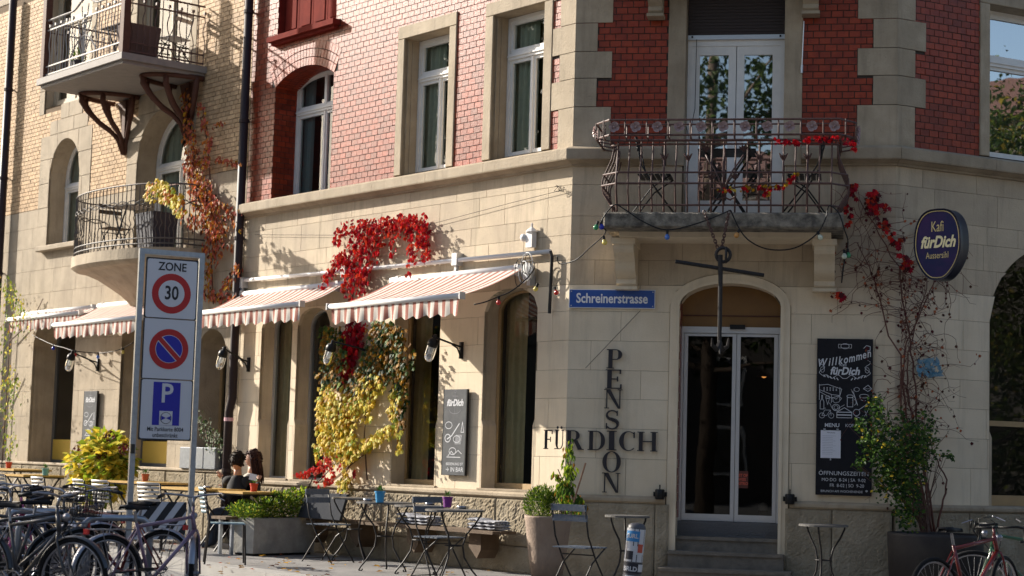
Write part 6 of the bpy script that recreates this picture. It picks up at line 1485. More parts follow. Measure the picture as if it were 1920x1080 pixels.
def lm(k): return 'leaf_mid' if k == 'green' else 'leaf_' + k
class Leaves(MB):
    def leaf(s, c, d, n, L_=.08, w_=.6, m=0, fold=.12):
        d = d.normalized(); e = d.cross(n)
        if e.length < 1e-4: e = d.orthogonal()
        e.normalize(); n = e.cross(d)
        a = c + d * L_ * .45 + e * L_ * w_ * .5 + n * L_ * fold; b = c + d * L_ * .45 - e * L_ * w_ * .5 + n * L_ * fold; t_ = c + d * L_ - n * L_ * .1
        s.add([c, a, t_, b], [(0, 1, 2), (0, 2, 3)], m)
    def lobed(s, c, d, n, L_=.1, m=0):
        d = d.normalized(); e = d.cross(n); e = e.normalized() if e.length > 1e-4 else d.orthogonal().normalized(); n = e.cross(d)
        P = [c]
        for a, r in ((-2.2, .45), (-1.5, .75), (-1.05, .45), (-.7, .95), (-.35, .6), (0, 1.1), (.35, .6), (.7, .95), (1.05, .45), (1.5, .75), (2.2, .45)):
            P.append(c + (d * math.cos(a) + e * math.sin(a)) * L_ * .62 * r + d * L_ * .35 - n * L_ * .12 * abs(a))
        s.add(P, [(0, i, i + 1) for i in range(1, 11)], m)
def capsule_points(caps, rr, dens=1.):
    """caps: (x0,y0,x1,y1,radius px,count)"""
    for (x0, y0, x1, y1, r, n) in caps:
        for _ in range(int(n * dens)):
            t_ = rr.random(); a = rr.uniform(0, 2 * PI); q = rr.random() ** .6 * r; yield x0 + (x1 - x0) * t_ + q * math.cos(a), y0 + (y1 - y0) * t_ + q * math.sin(a)
def creeper(fr, base, caps, pal, size, lab, seed, e=(.03, .16), kind='leaf', stems=(), cat='climbing plant', name='creeper', wd=.6, group=None, stem_mat='twig'):
    u0, z0 = fr.uz(base[0], base[1], .05); t = thing(name, slabbed(fr, u0, z0, .0), lab, cat, group); Mx = WM[t.name]; rr = random.Random(seed); lb = Leaves(); ks = list(pal)
    for px, py in capsule_points(caps, rr):
        ee = rr.uniform(*e); u, z_ = fr.uz(px, py, ee); c = Vector((u - u0, -ee, z_ - z0)); mi = rr.choices(range(len(ks)), [pal[k] for k in ks])[0]
        d = Vector((rr.uniform(-.8, .8), rr.uniform(-.35, .1), -rr.uniform(.3, 1))); n = Vector((rr.uniform(-.7, .7), -1, rr.uniform(-.2, .8))); L_ = size * rr.uniform(.6, 1.25)
        if kind == 'leaf': lb.leaf(c, d, n, L_, wd, mi)
        elif kind == 'lobed': lb.lobed(c, d, n, L_, mi)
        else:
            for a in (-.9, -.45, 0, .45, .9):
                dd = (Matrix.Rotation(a, 3, n.normalized()) @ d.normalized()); lb.leaf(c, dd, n, L_ * (1 - abs(a) * .3), .42, mi)
    lb.build('foliage', [lm(k) for k in ks], t, Mx, kind='stuff')
    for st in stems:
        pts = [];
        for (px, py) in st: u, z_ = fr.uz(px, py, .05); pts.append((u - u0 + rr.uniform(-.01, .01), -.04 - rr.uniform(0, .03), z_ - z0))
        m = MB(); m.tube(pts, [.012 - .008 * i / len(pts) for i in range(len(pts))], 5); m.build('stem', stem_mat, t, Mx, True)
    return t
# red creeper over the awnings, hanging through to the pier below
creeper(FL, (650, 560), [(650, 428, 790, 412, 16, 240), (700, 432, 780, 428, 26, 140), (790, 415, 796, 480, 14, 120), (775, 430, 770, 500, 8, 36), (735, 440, 738, 478, 6, 18), (690, 440, 672, 500, 32, 280), (672, 500, 664, 545, 28, 170), (650, 470, 612, 520, 11, 75), (640, 425, 625, 450, 9, 26), (612, 525, 600, 543, 6, 16), (640, 440, 632, 462, 5, 10), (655, 500, 625, 485, 10, 40), (770, 512, 765, 516, 4, 6)],
        {'red': 5, 'scarlet': 3, 'crimson': 3, 'rose': 1}, .068, 'bright red creeper spilling over the wall above the awnings', 1, kind='palm', stems=[((660, 560), (670, 500), (690, 440), (790, 415)), ((670, 500), (640, 480), (605, 540))], e=(.03, .2))
creeper(FL, (660, 760), [(668, 600, 660, 655, 20, 150), (658, 655, 648, 690, 14, 70), (648, 690, 636, 725, 8, 34), (640, 770, 644, 775, 5, 5), (652, 780, 648, 778, 5, 4), (630, 805, 628, 800, 4, 4), (622, 808, 634, 812, 5, 6), (636, 848, 640, 852, 6, 7), (664, 886, 664, 884, 4, 4)], {'crimson': 5, 'red': 3}, .09, 'deep red strand of creeper hanging below the awnings on the pier', 2, kind='palm', stems=[((668, 600), (655, 690), (640, 760), (636, 850))])
creeper(FL, (660, 910), [(612, 730, 608, 850, 20, 420), (640, 740, 640, 850, 28, 420), (700, 720, 665, 760, 26, 200), (640, 860, 740, 800, 13, 300), (735, 780, 745, 730, 12, 110), (650, 880, 640, 915, 12, 60), (745, 800, 750, 850, 6, 30), (660, 760, 690, 780, 16, 50)],
        {'yellow': 7, 'lemon': 6, 'lime': 2, 'gold': 2}, .075, 'sunlit yellow and lime creeper on the pier between the cafe windows', 3, kind='lobed', e=(.04, .26), stems=[((690, 900), (685, 820), (688, 760), (700, 700)), ((640, 905), (665, 860), (730, 805)), ((660, 910), (650, 880), (700, 840))])
creeper(FL, (730, 800), [(720, 645, 700, 700, 36, 560), (690, 700, 660, 730, 26, 200), (745, 620, 750, 760, 16, 420), (700, 615, 740, 620, 18, 240), (612, 615, 612, 700, 14, 260), (600, 700, 640, 720, 14, 100), (750, 750, 752, 800, 8, 60), (632, 625, 640, 690, 16, 150), (770, 640, 772, 690, 5, 20)],
        {'ochre': 4, 'gold': 4, 'green': 3, 'dgreen': 4, 'mgreen': 2}, .072, 'shaded green and golden creeper below the awnings on the pier', 4, kind='lobed', e=(.04, .24), stems=[((688, 780), (700, 700), (720, 620)), ((740, 780), (748, 640))])
creeper(FL, (600, 905), [(555, 890, 600, 880, 7, 60), (600, 880, 618, 860, 12, 60), (612, 905, 622, 900, 6, 24), (640, 870, 600, 905, 14, 36)], {'scarlet': 4, 'red': 3, 'rose': 2}, .06, 'low red leaved shrub at the foot of the creeper', 5, e=(.3, .6), cat='shrub', name='shrub', stems=[((576, 925), (600, 900), (640, 860)), ((576, 925), (590, 890), (570, 885))], kind='palm')
# orange creeper on the cream house
creeper(FL, (400, 560), [(348, 170, 352, 230, 10, 90), (352, 230, 362, 300, 13, 150), (374, 190, 392, 260, 7, 55), (392, 260, 385, 310, 7, 60), (385, 290, 455, 308, 6, 55), (400, 235, 425, 225, 4, 12), (360, 300, 375, 360, 20, 260), (375, 350, 405, 430, 26, 420), (400, 380, 455, 395, 8, 45), (425, 390, 450, 430, 5, 28), (405, 430, 400, 480, 22, 160), (398, 480, 388, 540, 10, 60), (450, 495, 420, 540, 10, 120), (385, 550, 450, 560, 12, 160), (345, 400, 370, 420, 14, 60), (410, 440, 440, 470, 5, 20)],
        {'orange': 4, 'rust': 4, 'rose': 4, 'gold': 2, 'brown': 2}, .085, 'orange and rust coloured creeper climbing beside the cream house balconies', 6, e=(.03, .18), stems=[((400, 570), (395, 500), (400, 430), (375, 340), (352, 240), (350, 170)), ((400, 430), (392, 300), (380, 200)), ((375, 340), (300, 350))], stem_mat='twig_red')
creeper(FL, (305, 395), [(285, 345, 320, 355, 14, 90), (300, 360, 335, 375, 16, 90), (320, 375, 345, 400, 10, 40), (275, 355, 285, 375, 6, 16)], {'yellow': 5, 'lemon': 3, 'orange': 2, 'lime': 1}, .09, 'yellow leaved plant spilling over the rail of the lower stone balcony', 7, e=(.8, 1.1), kind='lobed', cat='plant', name='balcony_plant')
creeper(FL, (20, 870), [(10, 525, 30, 570, 16, 110), (22, 570, 40, 620, 22, 100), (5, 600, 10, 660, 12, 50), (10, 690, 30, 740, 20, 130), (8, 740, 22, 850, 15, 120), (30, 560, 60, 600, 12, 26)], {'lime': 5, 'lemon': 4, 'mgreen': 3, 'gold': 1}, .07, 'thin yellow green climber at the left edge of the cream house', 8, e=(.2, .55), stems=[((5, 880), (12, 760), (20, 640), (30, 560)), ((12, 760), (35, 700)), ((20, 640), (60, 600), (80, 560))], stem_mat='twig')
creeper(FL, (395, 850), [(385, 790, 400, 830, 18, 150), (375, 770, 380, 800, 10, 40), (410, 815, 415, 845, 7, 36), (385, 835, 415, 848, 9, 70)], {'pale': 5, 'dgreen': 4, 'green': 3}, .045, 'white flowering shrub in the zinc planter', 9, e=(.0, .12), cat='shrub', name='shrub', stems=[((395, 852), (385, 800)), ((398, 852), (405, 810))])
# balcony creeper on the corner
creeper(FC, (1500, 270), [(1448, 264, 1500, 266, 5, 26), (1510, 262, 1568, 258, 6, 30), (1585, 262, 1605, 275, 7, 16)], {'crimson': 4, 'red': 3, 'maroon': 2}, .05, 'red creeper tendrils along the flower band of the corner balcony', 10, e=(1.0, 1.1), kind='palm')
creeper(FC, (1400, 352), [(1340, 355, 1390, 352, 6, 14), (1390, 352, 1470, 350, 5, 34), (1435, 362, 1442, 362, 4, 10), (1470, 350, 1492, 322, 4, 20)], {'red': 4, 'crimson': 3, 'gold': 2, 'yellow': 1}, .045, 'garland of red and yellow leaves woven through the middle of the corner balcony', 11, e=(.98, 1.06), kind='palm', stems=[((1340, 355), (1400, 350), (1470, 350), (1492, 320))])
creeper(FC, (1600, 420), [(1597, 335, 1602, 370, 5, 16), (1590, 370, 1594, 420, 4, 12), (1640, 358, 1634, 395, 11, 40), (1655, 380, 1664, 385, 4, 6), (1650, 410, 1668, 430, 9, 18), (1690, 470, 1700, 500, 10, 22), (1670, 440, 1690, 460, 9, 16), (1575, 545, 1580, 560, 5, 10)], {'scarlet': 2, 'red': 3, 'maroon': 3, 'crimson': 3}, .075, 'red leaf clusters at the top of the bare vine beside the oval sign', 12, e=(.05, .2), kind='lobed')
# bare rambling vine on the right
rr = random.Random(77); u0, z0 = FC.uz(1745, 1000, .2)
vt = thing('bare_vine', FC.M @ Matrix.Translation((3.75, -.1, .6)), 'bare brown vine with withered leaves rambling up the right corner behind the oval sign', 'climbing plant'); Mx = WM[vt.name]; Mi = Mx.inverted()
def cw(px, py, e): 
    u, z_ = FC.uz(px, py, e)
    if u > 3.55: u2, z2 = FR.uz(px, py, e); return Mi @ FR.W(max(u2, .0), e, z2)
    return Mi @ FC.W(u, e, z_)
def walk(px, py, dx, dy, n, step_, jit, grav=0):
    P = [(px, py)]; 
    for _ in range(n):
        a = math.atan2(dy, dx) + rr.gauss(0, jit); dx, dy = math.cos(a), math.sin(a) + grav; px += dx * step_; py += dy * step_; P.append((px, py))
    return P
trunk = [[(1748, 1005), (1740, 940), (1728, 860), (1712, 790), (1700, 730), (1704, 660), (1720, 600), (1738, 540), (1735, 490)], [(1752, 1005), (1738, 900), (1720, 800), (1716, 720), (1706, 640), (1690, 560), (1680, 500), (1640, 420), (1600, 360)], [(1742, 1005), (1722, 880), (1704, 800), (1690, 720), (1700, 640), (1740, 560), (1760, 500)], [(1740, 1005), (1735, 960), (1700, 840), (1680, 700), (1650, 560), (1630, 500), (1600, 440)], [(1755, 1000), (1768, 950), (1775, 900), (1750, 850), (1740, 800)]]
for tr in trunk:
    sm = []
    for i in range(len(tr) - 1):
        for k in range(4): q = k / 4; sm.append((tr[i][0] + (tr[i + 1][0] - tr[i][0]) * q + rr.uniform(-2, 2), tr[i][1] + (tr[i + 1][1] - tr[i][1]) * q))
    m = MB(); n = len(sm); m.tube([cw(x, y_, .06 + .05 * abs(math.sin(i * .4))) for i, (x, y_) in enumerate(sm)], [.014 - .009 * i / n for i in range(n)], 5); m.build('stem', 'twig_red', vt, Mx, True)
tips = []; m = MB()
for k in range(230):
    tr = trunk[k % 4]; i = rr.randrange(2, len(tr)); x, y_ = tr[i]; side = rr.choice((-1, 1)); n = rr.randint(5, 13)
    P = walk(x + rr.uniform(-14, 14), y_ + rr.uniform(-30, 30), side * rr.uniform(.2, 1), rr.uniform(-1, .6), n, rr.uniform(7, 13), .42, .05); P = [(min(max(a, 1560), 1835), b) for a, b in P if 350 < b < 960]
    if len(P) < 3: continue
    e0 = rr.uniform(.04, .16); m.tube([cw(a, b, e0 + .03 * math.sin(j * .8)) for j, (a, b) in enumerate(P)], [.0045 - .003 * j / len(P) for j in range(len(P))], 3, cap=False); tips += P[2:]
m.build('twigs', 'twig_red', vt, Mx, kind='stuff')
lb = Leaves()
for k in range(420):
    a, b = rr.choice(tips); c = cw(a + rr.uniform(-4, 4), b + rr.uniform(-4, 4), rr.uniform(.05, .18)); lb.lobed(c, Vector((rr.uniform(-.5, .5), -.2, -1)), Vector((rr.uniform(-1, 1), -1, rr.uniform(-.3, .5))), rr.uniform(.022, .05), rr.randrange(3))
lb.build('withered_leaves', [lm('brown'), lm('maroon'), lm('rust')], vt, Mx, kind='stuff')
# green shrub in the dark planter
st = thing('green_shrub', Matrix.Translation((DKP.x, DKP.y, .6)), 'leafy green shrub growing up beside the large chalkboard', 'shrub'); Mx = WM[st.name]; Mi = Mx.inverted(); lb = Leaves(); tw = MB()
caps = [(1640, 745, 1650, 800, 16, 190), (1640, 800, 1625, 850, 26, 300), (1690, 800, 1700, 900, 42, 1250), (1735, 790, 1740, 860, 24, 260), (1660, 830, 1665, 920, 30, 650), (1700, 900, 1705, 975, 28, 520), (1605, 875, 1620, 860, 9, 60), (1760, 850, 1790, 855, 8, 30), (1610, 800, 1618, 790, 12, 80)]
ks = ['green', 'dgreen', 'mgreen', 'yellow']
for px, py in capsule_points(caps, rr):
    dep = 18.75 + rr.uniform(-.25, .3); c = Mi @ atd(px, py, dep); lb.leaf(c, Vector((rr.uniform(-1, 1), rr.uniform(-1, .5), rr.uniform(-.8, .3))), Vector((rr.uniform(-.6, .6), -.8, rr.uniform(.1, 1))), rr.uniform(.03, .06), .62, rr.choices(range(4), (5, 5, 2.2, .5))[0])
for k in range(46):
    q = rr.choice(caps); x, y_ = q[0] + rr.uniform(-15, 15), q[1]; P = [(1735 + rr.uniform(-8, 8), 998)]; n = 7
    for i in range(1, n + 1): f = i / n; P.append((P[0][0] + (x - P[0][0]) * f ** 1.4 + rr.uniform(-4, 4), 998 + (y_ - 998) * f))
    tw.tube([Mi @ atd(a, b, 18.8 + .12 * math.sin(k)) for a, b in P], [.006 - .004 * i / n for i in range(n + 1)], 4, cap=False)
lb.build('foliage', [lm(k) for k in ks], st, Mx, kind='stuff'); tw.build('stems', 'twig', st, Mx, kind='stuff')
t = thing('blue_cloth_bundle', Matrix.Translation(FC.W(3.55, .12, 2.1)), 'faded blue net bag caught in the bare vine', 'bag'); mat('blue_net', (.05, .20, .33), .8, (.25, .36, .42), 30, .8); Mx = WM[t.name]; Mi = Mx.inverted()
m = MB(); 
for k in range(70): a, b = rr.uniform(1722, 1764), rr.uniform(674, 706); c = cw(a, b, rr.uniform(.1, .18)); d = Vector((rr.uniform(-1, 1), rr.uniform(-.3, .3), rr.uniform(-1, 1))) * .045; e = Vector((d.z, 0, -d.x)) * .5; m.add([c - d, c + e, c + d, c - e], [(0, 1, 2, 3)])
m.build('net', 'blue_net', t, Mx, kind='stuff')

def bush(t, Mx, pts, pal, L_, wd, seed, up=.3, kind='leaf', name='foliage'):
    """pts: (centre, radii, count)"""
    rr = random.Random(seed); lb = Leaves(); ks = list(pal)
    for c, r, n in pts:
        for _ in range(n):
            while True:
                v = Vector((rr.uniform(-1, 1), rr.uniform(-1, 1), rr.uniform(-1, 1)))
                if .25 < v.length < 1: break
            q = Vector(c) + Vector((v.x * r[0], v.y * r[1], v.z * r[2])); d = v.normalized() * .8 + Vector((rr.uniform(-.5, .5), rr.uniform(-.5, .5), up + rr.uniform(-.5, .5))); nn = Vector((rr.uniform(-.6, .6), rr.uniform(-.6, .6), 1))
            (lb.leaf if kind == 'leaf' else lb.lobed)(q, d, nn, L_ * rr.uniform(.6, 1.2), **({'w_': wd} if kind == 'leaf' else {}), m=rr.choices(range(len(ks)), [pal[k] for k in ks])[0])
    return lb.build(name, [lm(k) for k in ks], t, Mx, kind='stuff')
# bush and climber in the clay pot
Mx = WM[big.name]; bush(big, Mx, [((-.10, 0, .82), (.17, .2, .17), 1500), ((.08, .05, .81), (.16, .18, .14), 900), ((-.05, 0, .92), (.12, .15, .1), 420)], {'mgreen': 5, 'green': 4, 'lime': 3}, .042, .22, 31, up=.8)
Mi = Mx.inverted(); lb = Leaves(); tw = MB()
for (x0_, y0_, x1_, y1_, r, n) in [(1068, 830, 1066, 880, 10, 60), (1068, 880, 1060, 920, 14, 110), (1050, 915, 1085, 950, 16, 170), (1040, 885, 1048, 900, 8, 22), (1085, 930, 1095, 950, 8, 30)]:
    for px, py in capsule_points([(x0_, y0_, x1_, y1_, r, n)], rr): c = Mi @ atd(px, py, 18.7 + rr.uniform(-.1, .12)); lb.leaf(c, Vector((rr.uniform(-.6, .6), rr.uniform(-.6, .2), -1)), Vector((rr.uniform(-.6, .6), -1, .4)), rr.uniform(.04, .085), .42, rr.choices(range(4), (4, 3, 3, 1))[0])
lb.build('climber_foliage', [lm(k) for k in ('mgreen', 'lime', 'green', 'ochre')], big, Mx, kind='stuff')
for P in ([(1060, 968), (1058, 920), (1066, 870), (1064, 828)], [(1070, 968), (1075, 930), (1068, 880), (1074, 835)], [(1052, 968), (1055, 900), (1046, 880)]): m = MB(); m.tube([Mi @ atd(a, b, 18.7) for a, b in P], .006, 5); m.build('stem', 'twig', big, Mx, True)
m = MB(); m.tube([Mi @ atd(1070, 960, 18.6), Mi @ atd(1098, 868, 18.6)], .010, 6); mat('stick', (.30, .16, .09), .7); m.build('stick', 'stick', big, Mx)
# herbs in the concrete planter
Mx = WM[cpn.name]; bush(cpn, Mx, [((.1, .2, .53), (.22, .26, .10), 700), ((.35, .2, .58), (.26, .26, .14), 1000), ((.62, .2, .62), (.24, .26, .18), 1000), ((.9, .2, .64), (.24, .24, .2), 900), ((.2, .42, .55), (.26, .16, .12), 400), ((.8, .0, .7), (.1, .1, .16), 120)], {'mgreen': 5, 'lime': 5, 'green': 4, 'lemon': 1}, .042, .7, 41, up=.5)
# hydrangea
u, z_ = FL.uz(190, 880, 1.2); hy = thing('hydrangea', slabbed(FL, u, 0, 1.2), 'big yellowing hydrangea with dried red flower heads in front of the cream house', 'shrub'); Mx = WM[hy.name]
bush(hy, Mx, [((-.25, 0, 1.05), (.42, .35, .32), 520), ((.25, 0, 1.12), (.42, .35, .3), 520), ((0, 0, .78), (.5, .35, .25), 380), ((.05, 0, 1.35), (.3, .3, .18), 200), ((.45, 0, .9), (.25, .25, .25), 160)], {'lemon': 5, 'yellow': 4, 'lime': 4, 'mgreen': 1}, .13, .85, 51, up=-.2)
for k in range(9): a = rnd.uniform(0, 6.28); m = MB(); m.tube([(0, 0, .3), (.2 * math.cos(a), .15 * math.sin(a), .8), (.35 * math.cos(a), .25 * math.sin(a), 1.2)], .008, 5); m.build('stem', 'twig', hy, Mx, True)
m = MB(); m.lathe([(.001, 0), (.2, 0), (.28, .38), (.29, .4), (.26, .4), (.001, .36)], 20); m.build('pot', 'dark_pot', hy, Mx, True)
for px, py in ((205, 818), (146, 845), (232, 842), (190, 852), (172, 848)):
    u2, z2 = FL.uz(px, py, 1.4); lb = Leaves()
    for k in range(60): v = Vector((rnd.gauss(0, 1), rnd.gauss(0, 1), rnd.gauss(0, 1) * .8)).normalized(); q = Vector((u2 - u, -.2, z2)) + v * .075; lb.leaf(q, v.orthogonal() + Vector((0, 0, .1)), v, .04, .9, rnd.randrange(2))
    lb.build('flower_head', [lm('maroon'), lm('brown')], hy, Mx, kind='stuff')
# yellow-leaf plants and planters on the balconies
def planter_box(M_, w_, d_, h_, mt, lab, nm='balcony_planter'):
    t = thing(nm, M_, lab, 'planter', 'planters on the balconies'); m = MB(); m.add([(-w_ * .42, -d_ * .42, 0), (w_ * .42, -d_ * .42, 0), (w_ * .42, d_ * .42, 0), (-w_ * .42, d_ * .42, 0), (-w_ / 2, -d_ / 2, h_), (w_ / 2, -d_ / 2, h_), (w_ / 2, d_ / 2, h_), (-w_ / 2, d_ / 2, h_)], [(0, 3, 2, 1), (0, 1, 5, 4), (1, 2, 6, 5), (2, 3, 7, 6), (3, 0, 4, 7)]); m.add([(-w_ / 2, -d_ / 2, h_ - .03), (w_ / 2, -d_ / 2, h_ - .03), (w_ / 2, d_ / 2, h_ - .03), (-w_ / 2, d_ / 2, h_ - .03)], [(0, 1, 2, 3)]); m.build('box', mt, t, M_); return t
mat('planter_brown', (.10, .06, .05), .8); mat('planter_slate', (.05, .05, .065), .7)
planter_box(slabbed(FL, -8.65, BZ + .1, 1.0), .34, .55, .48, 'planter_brown', 'brown tapered planter behind the rail of the upper cream balcony')
planter_box(slabbed(FL, -8.85, lz + .22, .45), .55, .42, .55, 'planter_slate', 'dark slate planter on the lower stone balcony')
t = planter_box(slabbed(FL, -10.3, BZ + .1, 1.15), .2, .2, .2, 'planter_slate', 'small flower pot on the upper cream balcony'); bush(t, WM[t.name], [((0, 0, .25), (.12, .12, .14), 90)], {'green': 2, 'mgreen': 2}, .06, .5, 61)
# chairs and tables on the balconies
p = FL.W(-8.75, .35, 0); folding_chair(p, yaw_to(FL.n) - 1.2, 'pale folding chair on the upper cream balcony', 'slat_pale', z=BZ + .1, s=.95, group='chairs on the balconies')
p = FL.W(-10.2, .45, 0); folding_chair(p, yaw_to(FL.ux), 'brown folding chair on the lower stone balcony', 'bench_wood', z=lz + .22, s=.95, group='chairs on the balconies')
p = FC.W(.98, .45, 0); folding_chair(p, yaw_to(FC.ux), 'black folding chair on the left of the corner balcony', 'black_metal', 'black_metal', z=3.97, group='chairs on the balconies')
p = FC.W(2.62, .45, 0); folding_chair(p, yaw_to(-FC.ux), 'black folding chair on the right of the corner balcony', 'black_metal', 'black_metal', z=3.97, group='chairs on the balconies')
def folding_table(M_, w_, d_, h_, mt, lab):
    t = thing('folding_table', M_, lab, 'table', 'folding tables on the balconies')
    for k in range(7): m = MB(); y_ = -d_ / 2 + d_ * k / 7; m.box(-w_ / 2, w_ / 2, y_ + .008, y_ + d_ / 7 - .008, h_ - .015, h_); m.build('top_slat', mt, t, M_)
    for s in (-1, 1):
        for q in (-1, 1): m = MB(); m.tube([(q * w_ * .38, s * d_ * .35, h_ - .02), (-q * w_ * .36, s * d_ * .35, 0)], .013, 6); m.build('leg', mt if mt != 'bench_wood' else 'dark_iron', t, M_)
folding_table(slabbed(FC, 1.78, 3.97, .48), .62, .5, .72, 'black_metal', 'black slatted folding table in the middle of the corner balcony')
folding_table(slabbed(FL, -9.75, BZ + .1, .6), .75, .6, .72, 'bench_wood', 'wooden folding table on the upper cream balcony')
folding_table(slabbed(FL, -9.6, lz + .22, .5), .6, .5, .72, 'bench_wood', 'wooden folding table on the lower stone balcony')

# ================================================================== PEOPLE
mat('skin', (.50, .27, .18), .55, spec=.4); mat('hair_dark', (.012, .008, .006), .75, (.025, .015, .01), 40, .7, spec=.2); mat('hair_brown', (.06, .02, .012), .7, (.03, .011, .008), 40, .7, spec=.25); mat('coat_black', (.008, .008, .010), .85); mat('coat_cream', (.55, .50, .42), .85); mat('jeans', (.03, .045, .08), .85); mat('lips', (.35, .08, .07), .5); mat('eye_dark', (.02, .015, .012), .3)
def skin_mesh(V_, E_, RAD, name, mt, parent, Mx, root=0, sub_=2):
    me = bpy.data.meshes.new(name); me.from_pydata(V_, E_, []); o = bpy.data.objects.new(name, me); col.objects.link(o); md = o.modifiers.new('s', 'SKIN'); 
    for i, r in enumerate(RAD): v = me.skin_vertices[0].data[i]; v.radius = r if isinstance(r, tuple) else (r, r); v.use_root = i == root
    sb = o.modifiers.new('u', 'SUBSURF'); sb.levels = sub_; sb.render_levels = sub_
    dg = bpy.context.evaluated_depsgraph_get(); nm = bpy.data.meshes.new_from_object(o.evaluated_get(dg)); bpy.data.objects.remove(o); bpy.data.meshes.remove(me); nm.materials.clear(); nm.materials.append(MATS[mt]); nm.polygons.foreach_set('use_smooth', [True] * len(nm.polygons)); return link(name, nm, parent, Mx)
def head(c, face, mt_hair, parent, Mx, long_=False):
    """egg shaped head with features; face: direction it looks"""
    f = Vector(face).normalized(); s = f.cross(Vector((0, 0, 1))).normalized(); up = s.cross(f); c = Vector(c); T = Matrix((s, f, up)).transposed()
    m = MB(); n = 20; prof = []; vs = []
    K = 16
    for i in range(K + 1):
        a = PI * i / K; z = -math.cos(a); r = math.sin(a) ** .85
        for k in range(n):
            g = 2 * PI * k / n; x, y_ = math.cos(g), math.sin(g); w_ = .074 * (1 - .22 * max(0, -z - .1)); dd = .092 * (1 if y_ < 0 else (1 - .12 * max(0, -z)))
            q = Vector((x * r * w_, y_ * r * dd, z * .118))
            if y_ > .85 and -.25 < z < .15: q.y += .018 * (1 - abs(z + .1) * 3)      # nose
            if y_ > .6 and z < -.75: q.y += .012                                     # chin
            vs.append(c + T @ q)
    m.add(vs, [(i * n + k, i * n + (k + 1) % n, (i + 1) * n + (k + 1) % n, (i + 1) * n + k) for i in range(K) for k in range(n)])
    hd = m.build('head', 'skin', parent, Mx, True)
    for sx in (-1, 1):
        m = MB(); m.ball(c + T @ Vector((sx * .030, .079, .004)), .010, 8, sc=(1.2, 1, .7)); m.build('eye', 'eye_dark', hd, Mx, True)
        m = MB(); m.tube([c + T @ Vector((sx * .016, .086, .026)), c + T @ Vector((sx * .032, .084, .032)), c + T @ Vector((sx * .046, .074, .025))], .0035, 4); m.build('eyebrow', mt_hair, hd, Mx)
        m = MB(); m.ball(c + T @ Vector((sx * .075, -.005, -.005)), .024, 8, sc=(.4, .7, 1.1)); m.build('ear', 'skin', hd, Mx, True)
    m = MB(); m.tube([c + T @ Vector((-.022, .080, -.055)), c + T @ Vector((0, .088, -.052)), c + T @ Vector((.022, .080, -.055))], .0065, 5); m.build('mouth', 'lips', hd, Mx, True)
    # hair shell with locks
    m = MB(); vs = []; rr = random.Random(3)
    for i in range(K + 1):
        a = PI * i / K; z = -math.cos(a); r = math.sin(a) ** .8
        for k in range(n):
            g = 2 * PI * k / n; x, y_ = math.cos(g), math.sin(g); q = Vector((x * r * .092, y_ * r * .106 - .012, z * .124 + .014)); q *= 1 + rr.uniform(-.025, .045)
            if y_ > .15 and z < .42: q.y = min(q.y, .02); q.x *= .8
            if z < -.72 or (y_ > .1 and z < -.1): q *= .8
            vs.append(c + T @ q)
    m.add(vs, [(i * n + k, i * n + (k + 1) % n, (i + 1) * n + (k + 1) % n, (i + 1) * n + k) for i in range(K) for k in range(n)])
    hr = m.build('hair', mt_hair, parent, Mx, True)
    m = MB()
    for k in range(90):
        a = rr.uniform(0, 2 * PI); z = rr.uniform(-.55, 1); r = (1 - z * z) ** .5; v = Vector((math.cos(a) * r, math.sin(a) * r, z)); 
        if v.y > .3 and v.z < .45: continue
        q = Vector((v.x * .088, v.y * .103 - .012, v.z * .122 + .016)); d = (v + Vector((rr.uniform(-1, 1), rr.uniform(-1, 1), -.6))).normalized(); m.tube([c + T @ q, c + T @ (q + d * .014 + v * .006), c + T @ (q + d * .03 + v * .001)], [.011, .010, .003], 5)
    m.build('locks', mt_hair, hr, Mx, True, kind='stuff')
    if long_:
        m = MB()
        for k in range(60):
            a = rr.uniform(PI * .93, PI * 2.07); r = rr.uniform(.8, 1.05); x, y_ = math.cos(a) * .085 * r, math.sin(a) * .095 * r
            m.tube([c + T @ Vector((x * .7, y_ * .7, .085)), c + T @ Vector((x, y_, .01)), c + T @ Vector((x * 1.15, y_ * 1.1 - .01, -.12)), c + T @ Vector((x * 1.25 + rr.uniform(-.02, .02), y_ * 1.1 - .02, -.27 - rr.uniform(0, .07)))], [.012, .016, .015, .004], 4)
        m.build('long_hair', mt_hair, hr, Mx, True, kind='stuff')
def hand(c, d, nrm, parent, Mx, s=1):
    """palm and five curled fingers; d: finger direction, nrm: back of the hand"""
    d = Vector(d).normalized(); nrm = Vector(nrm).normalized(); e = d.cross(nrm).normalized(); c = Vector(c)
    V_ = [c - d * .03, c + d * .03]; E_ = [(0, 1)]; RD = [(.022, .030), (.020, .036)]
    for k, (o_, L_) in enumerate(((-.030, .066), (-.010, .076), (.011, .072), (.030, .058))):
        b = len(V_); V_ += [c + d * .045 + e * o_, c + d * (.045 + L_ * .55) + e * o_ * 1.1 - nrm * .008, c + d * (.045 + L_ * .85) + e * o_ * 1.1 - nrm * .034]; E_ += [(1, b), (b, b + 1), (b + 1, b + 2)]; RD += [.010, .009, .007]
    b = len(V_); V_ += [c - d * .005 - e * .04, c + d * .03 - e * .062 - nrm * .012, c + d * .055 - e * .058 - nrm * .022]; E_ += [(0, b), (b, b + 1), (b + 1, b + 2)]; RD += [.013, .011, .008]
    return skin_mesh([v * 1 for v in V_], E_, RD, 'hand', 'skin', parent, Mx, 0, 1)
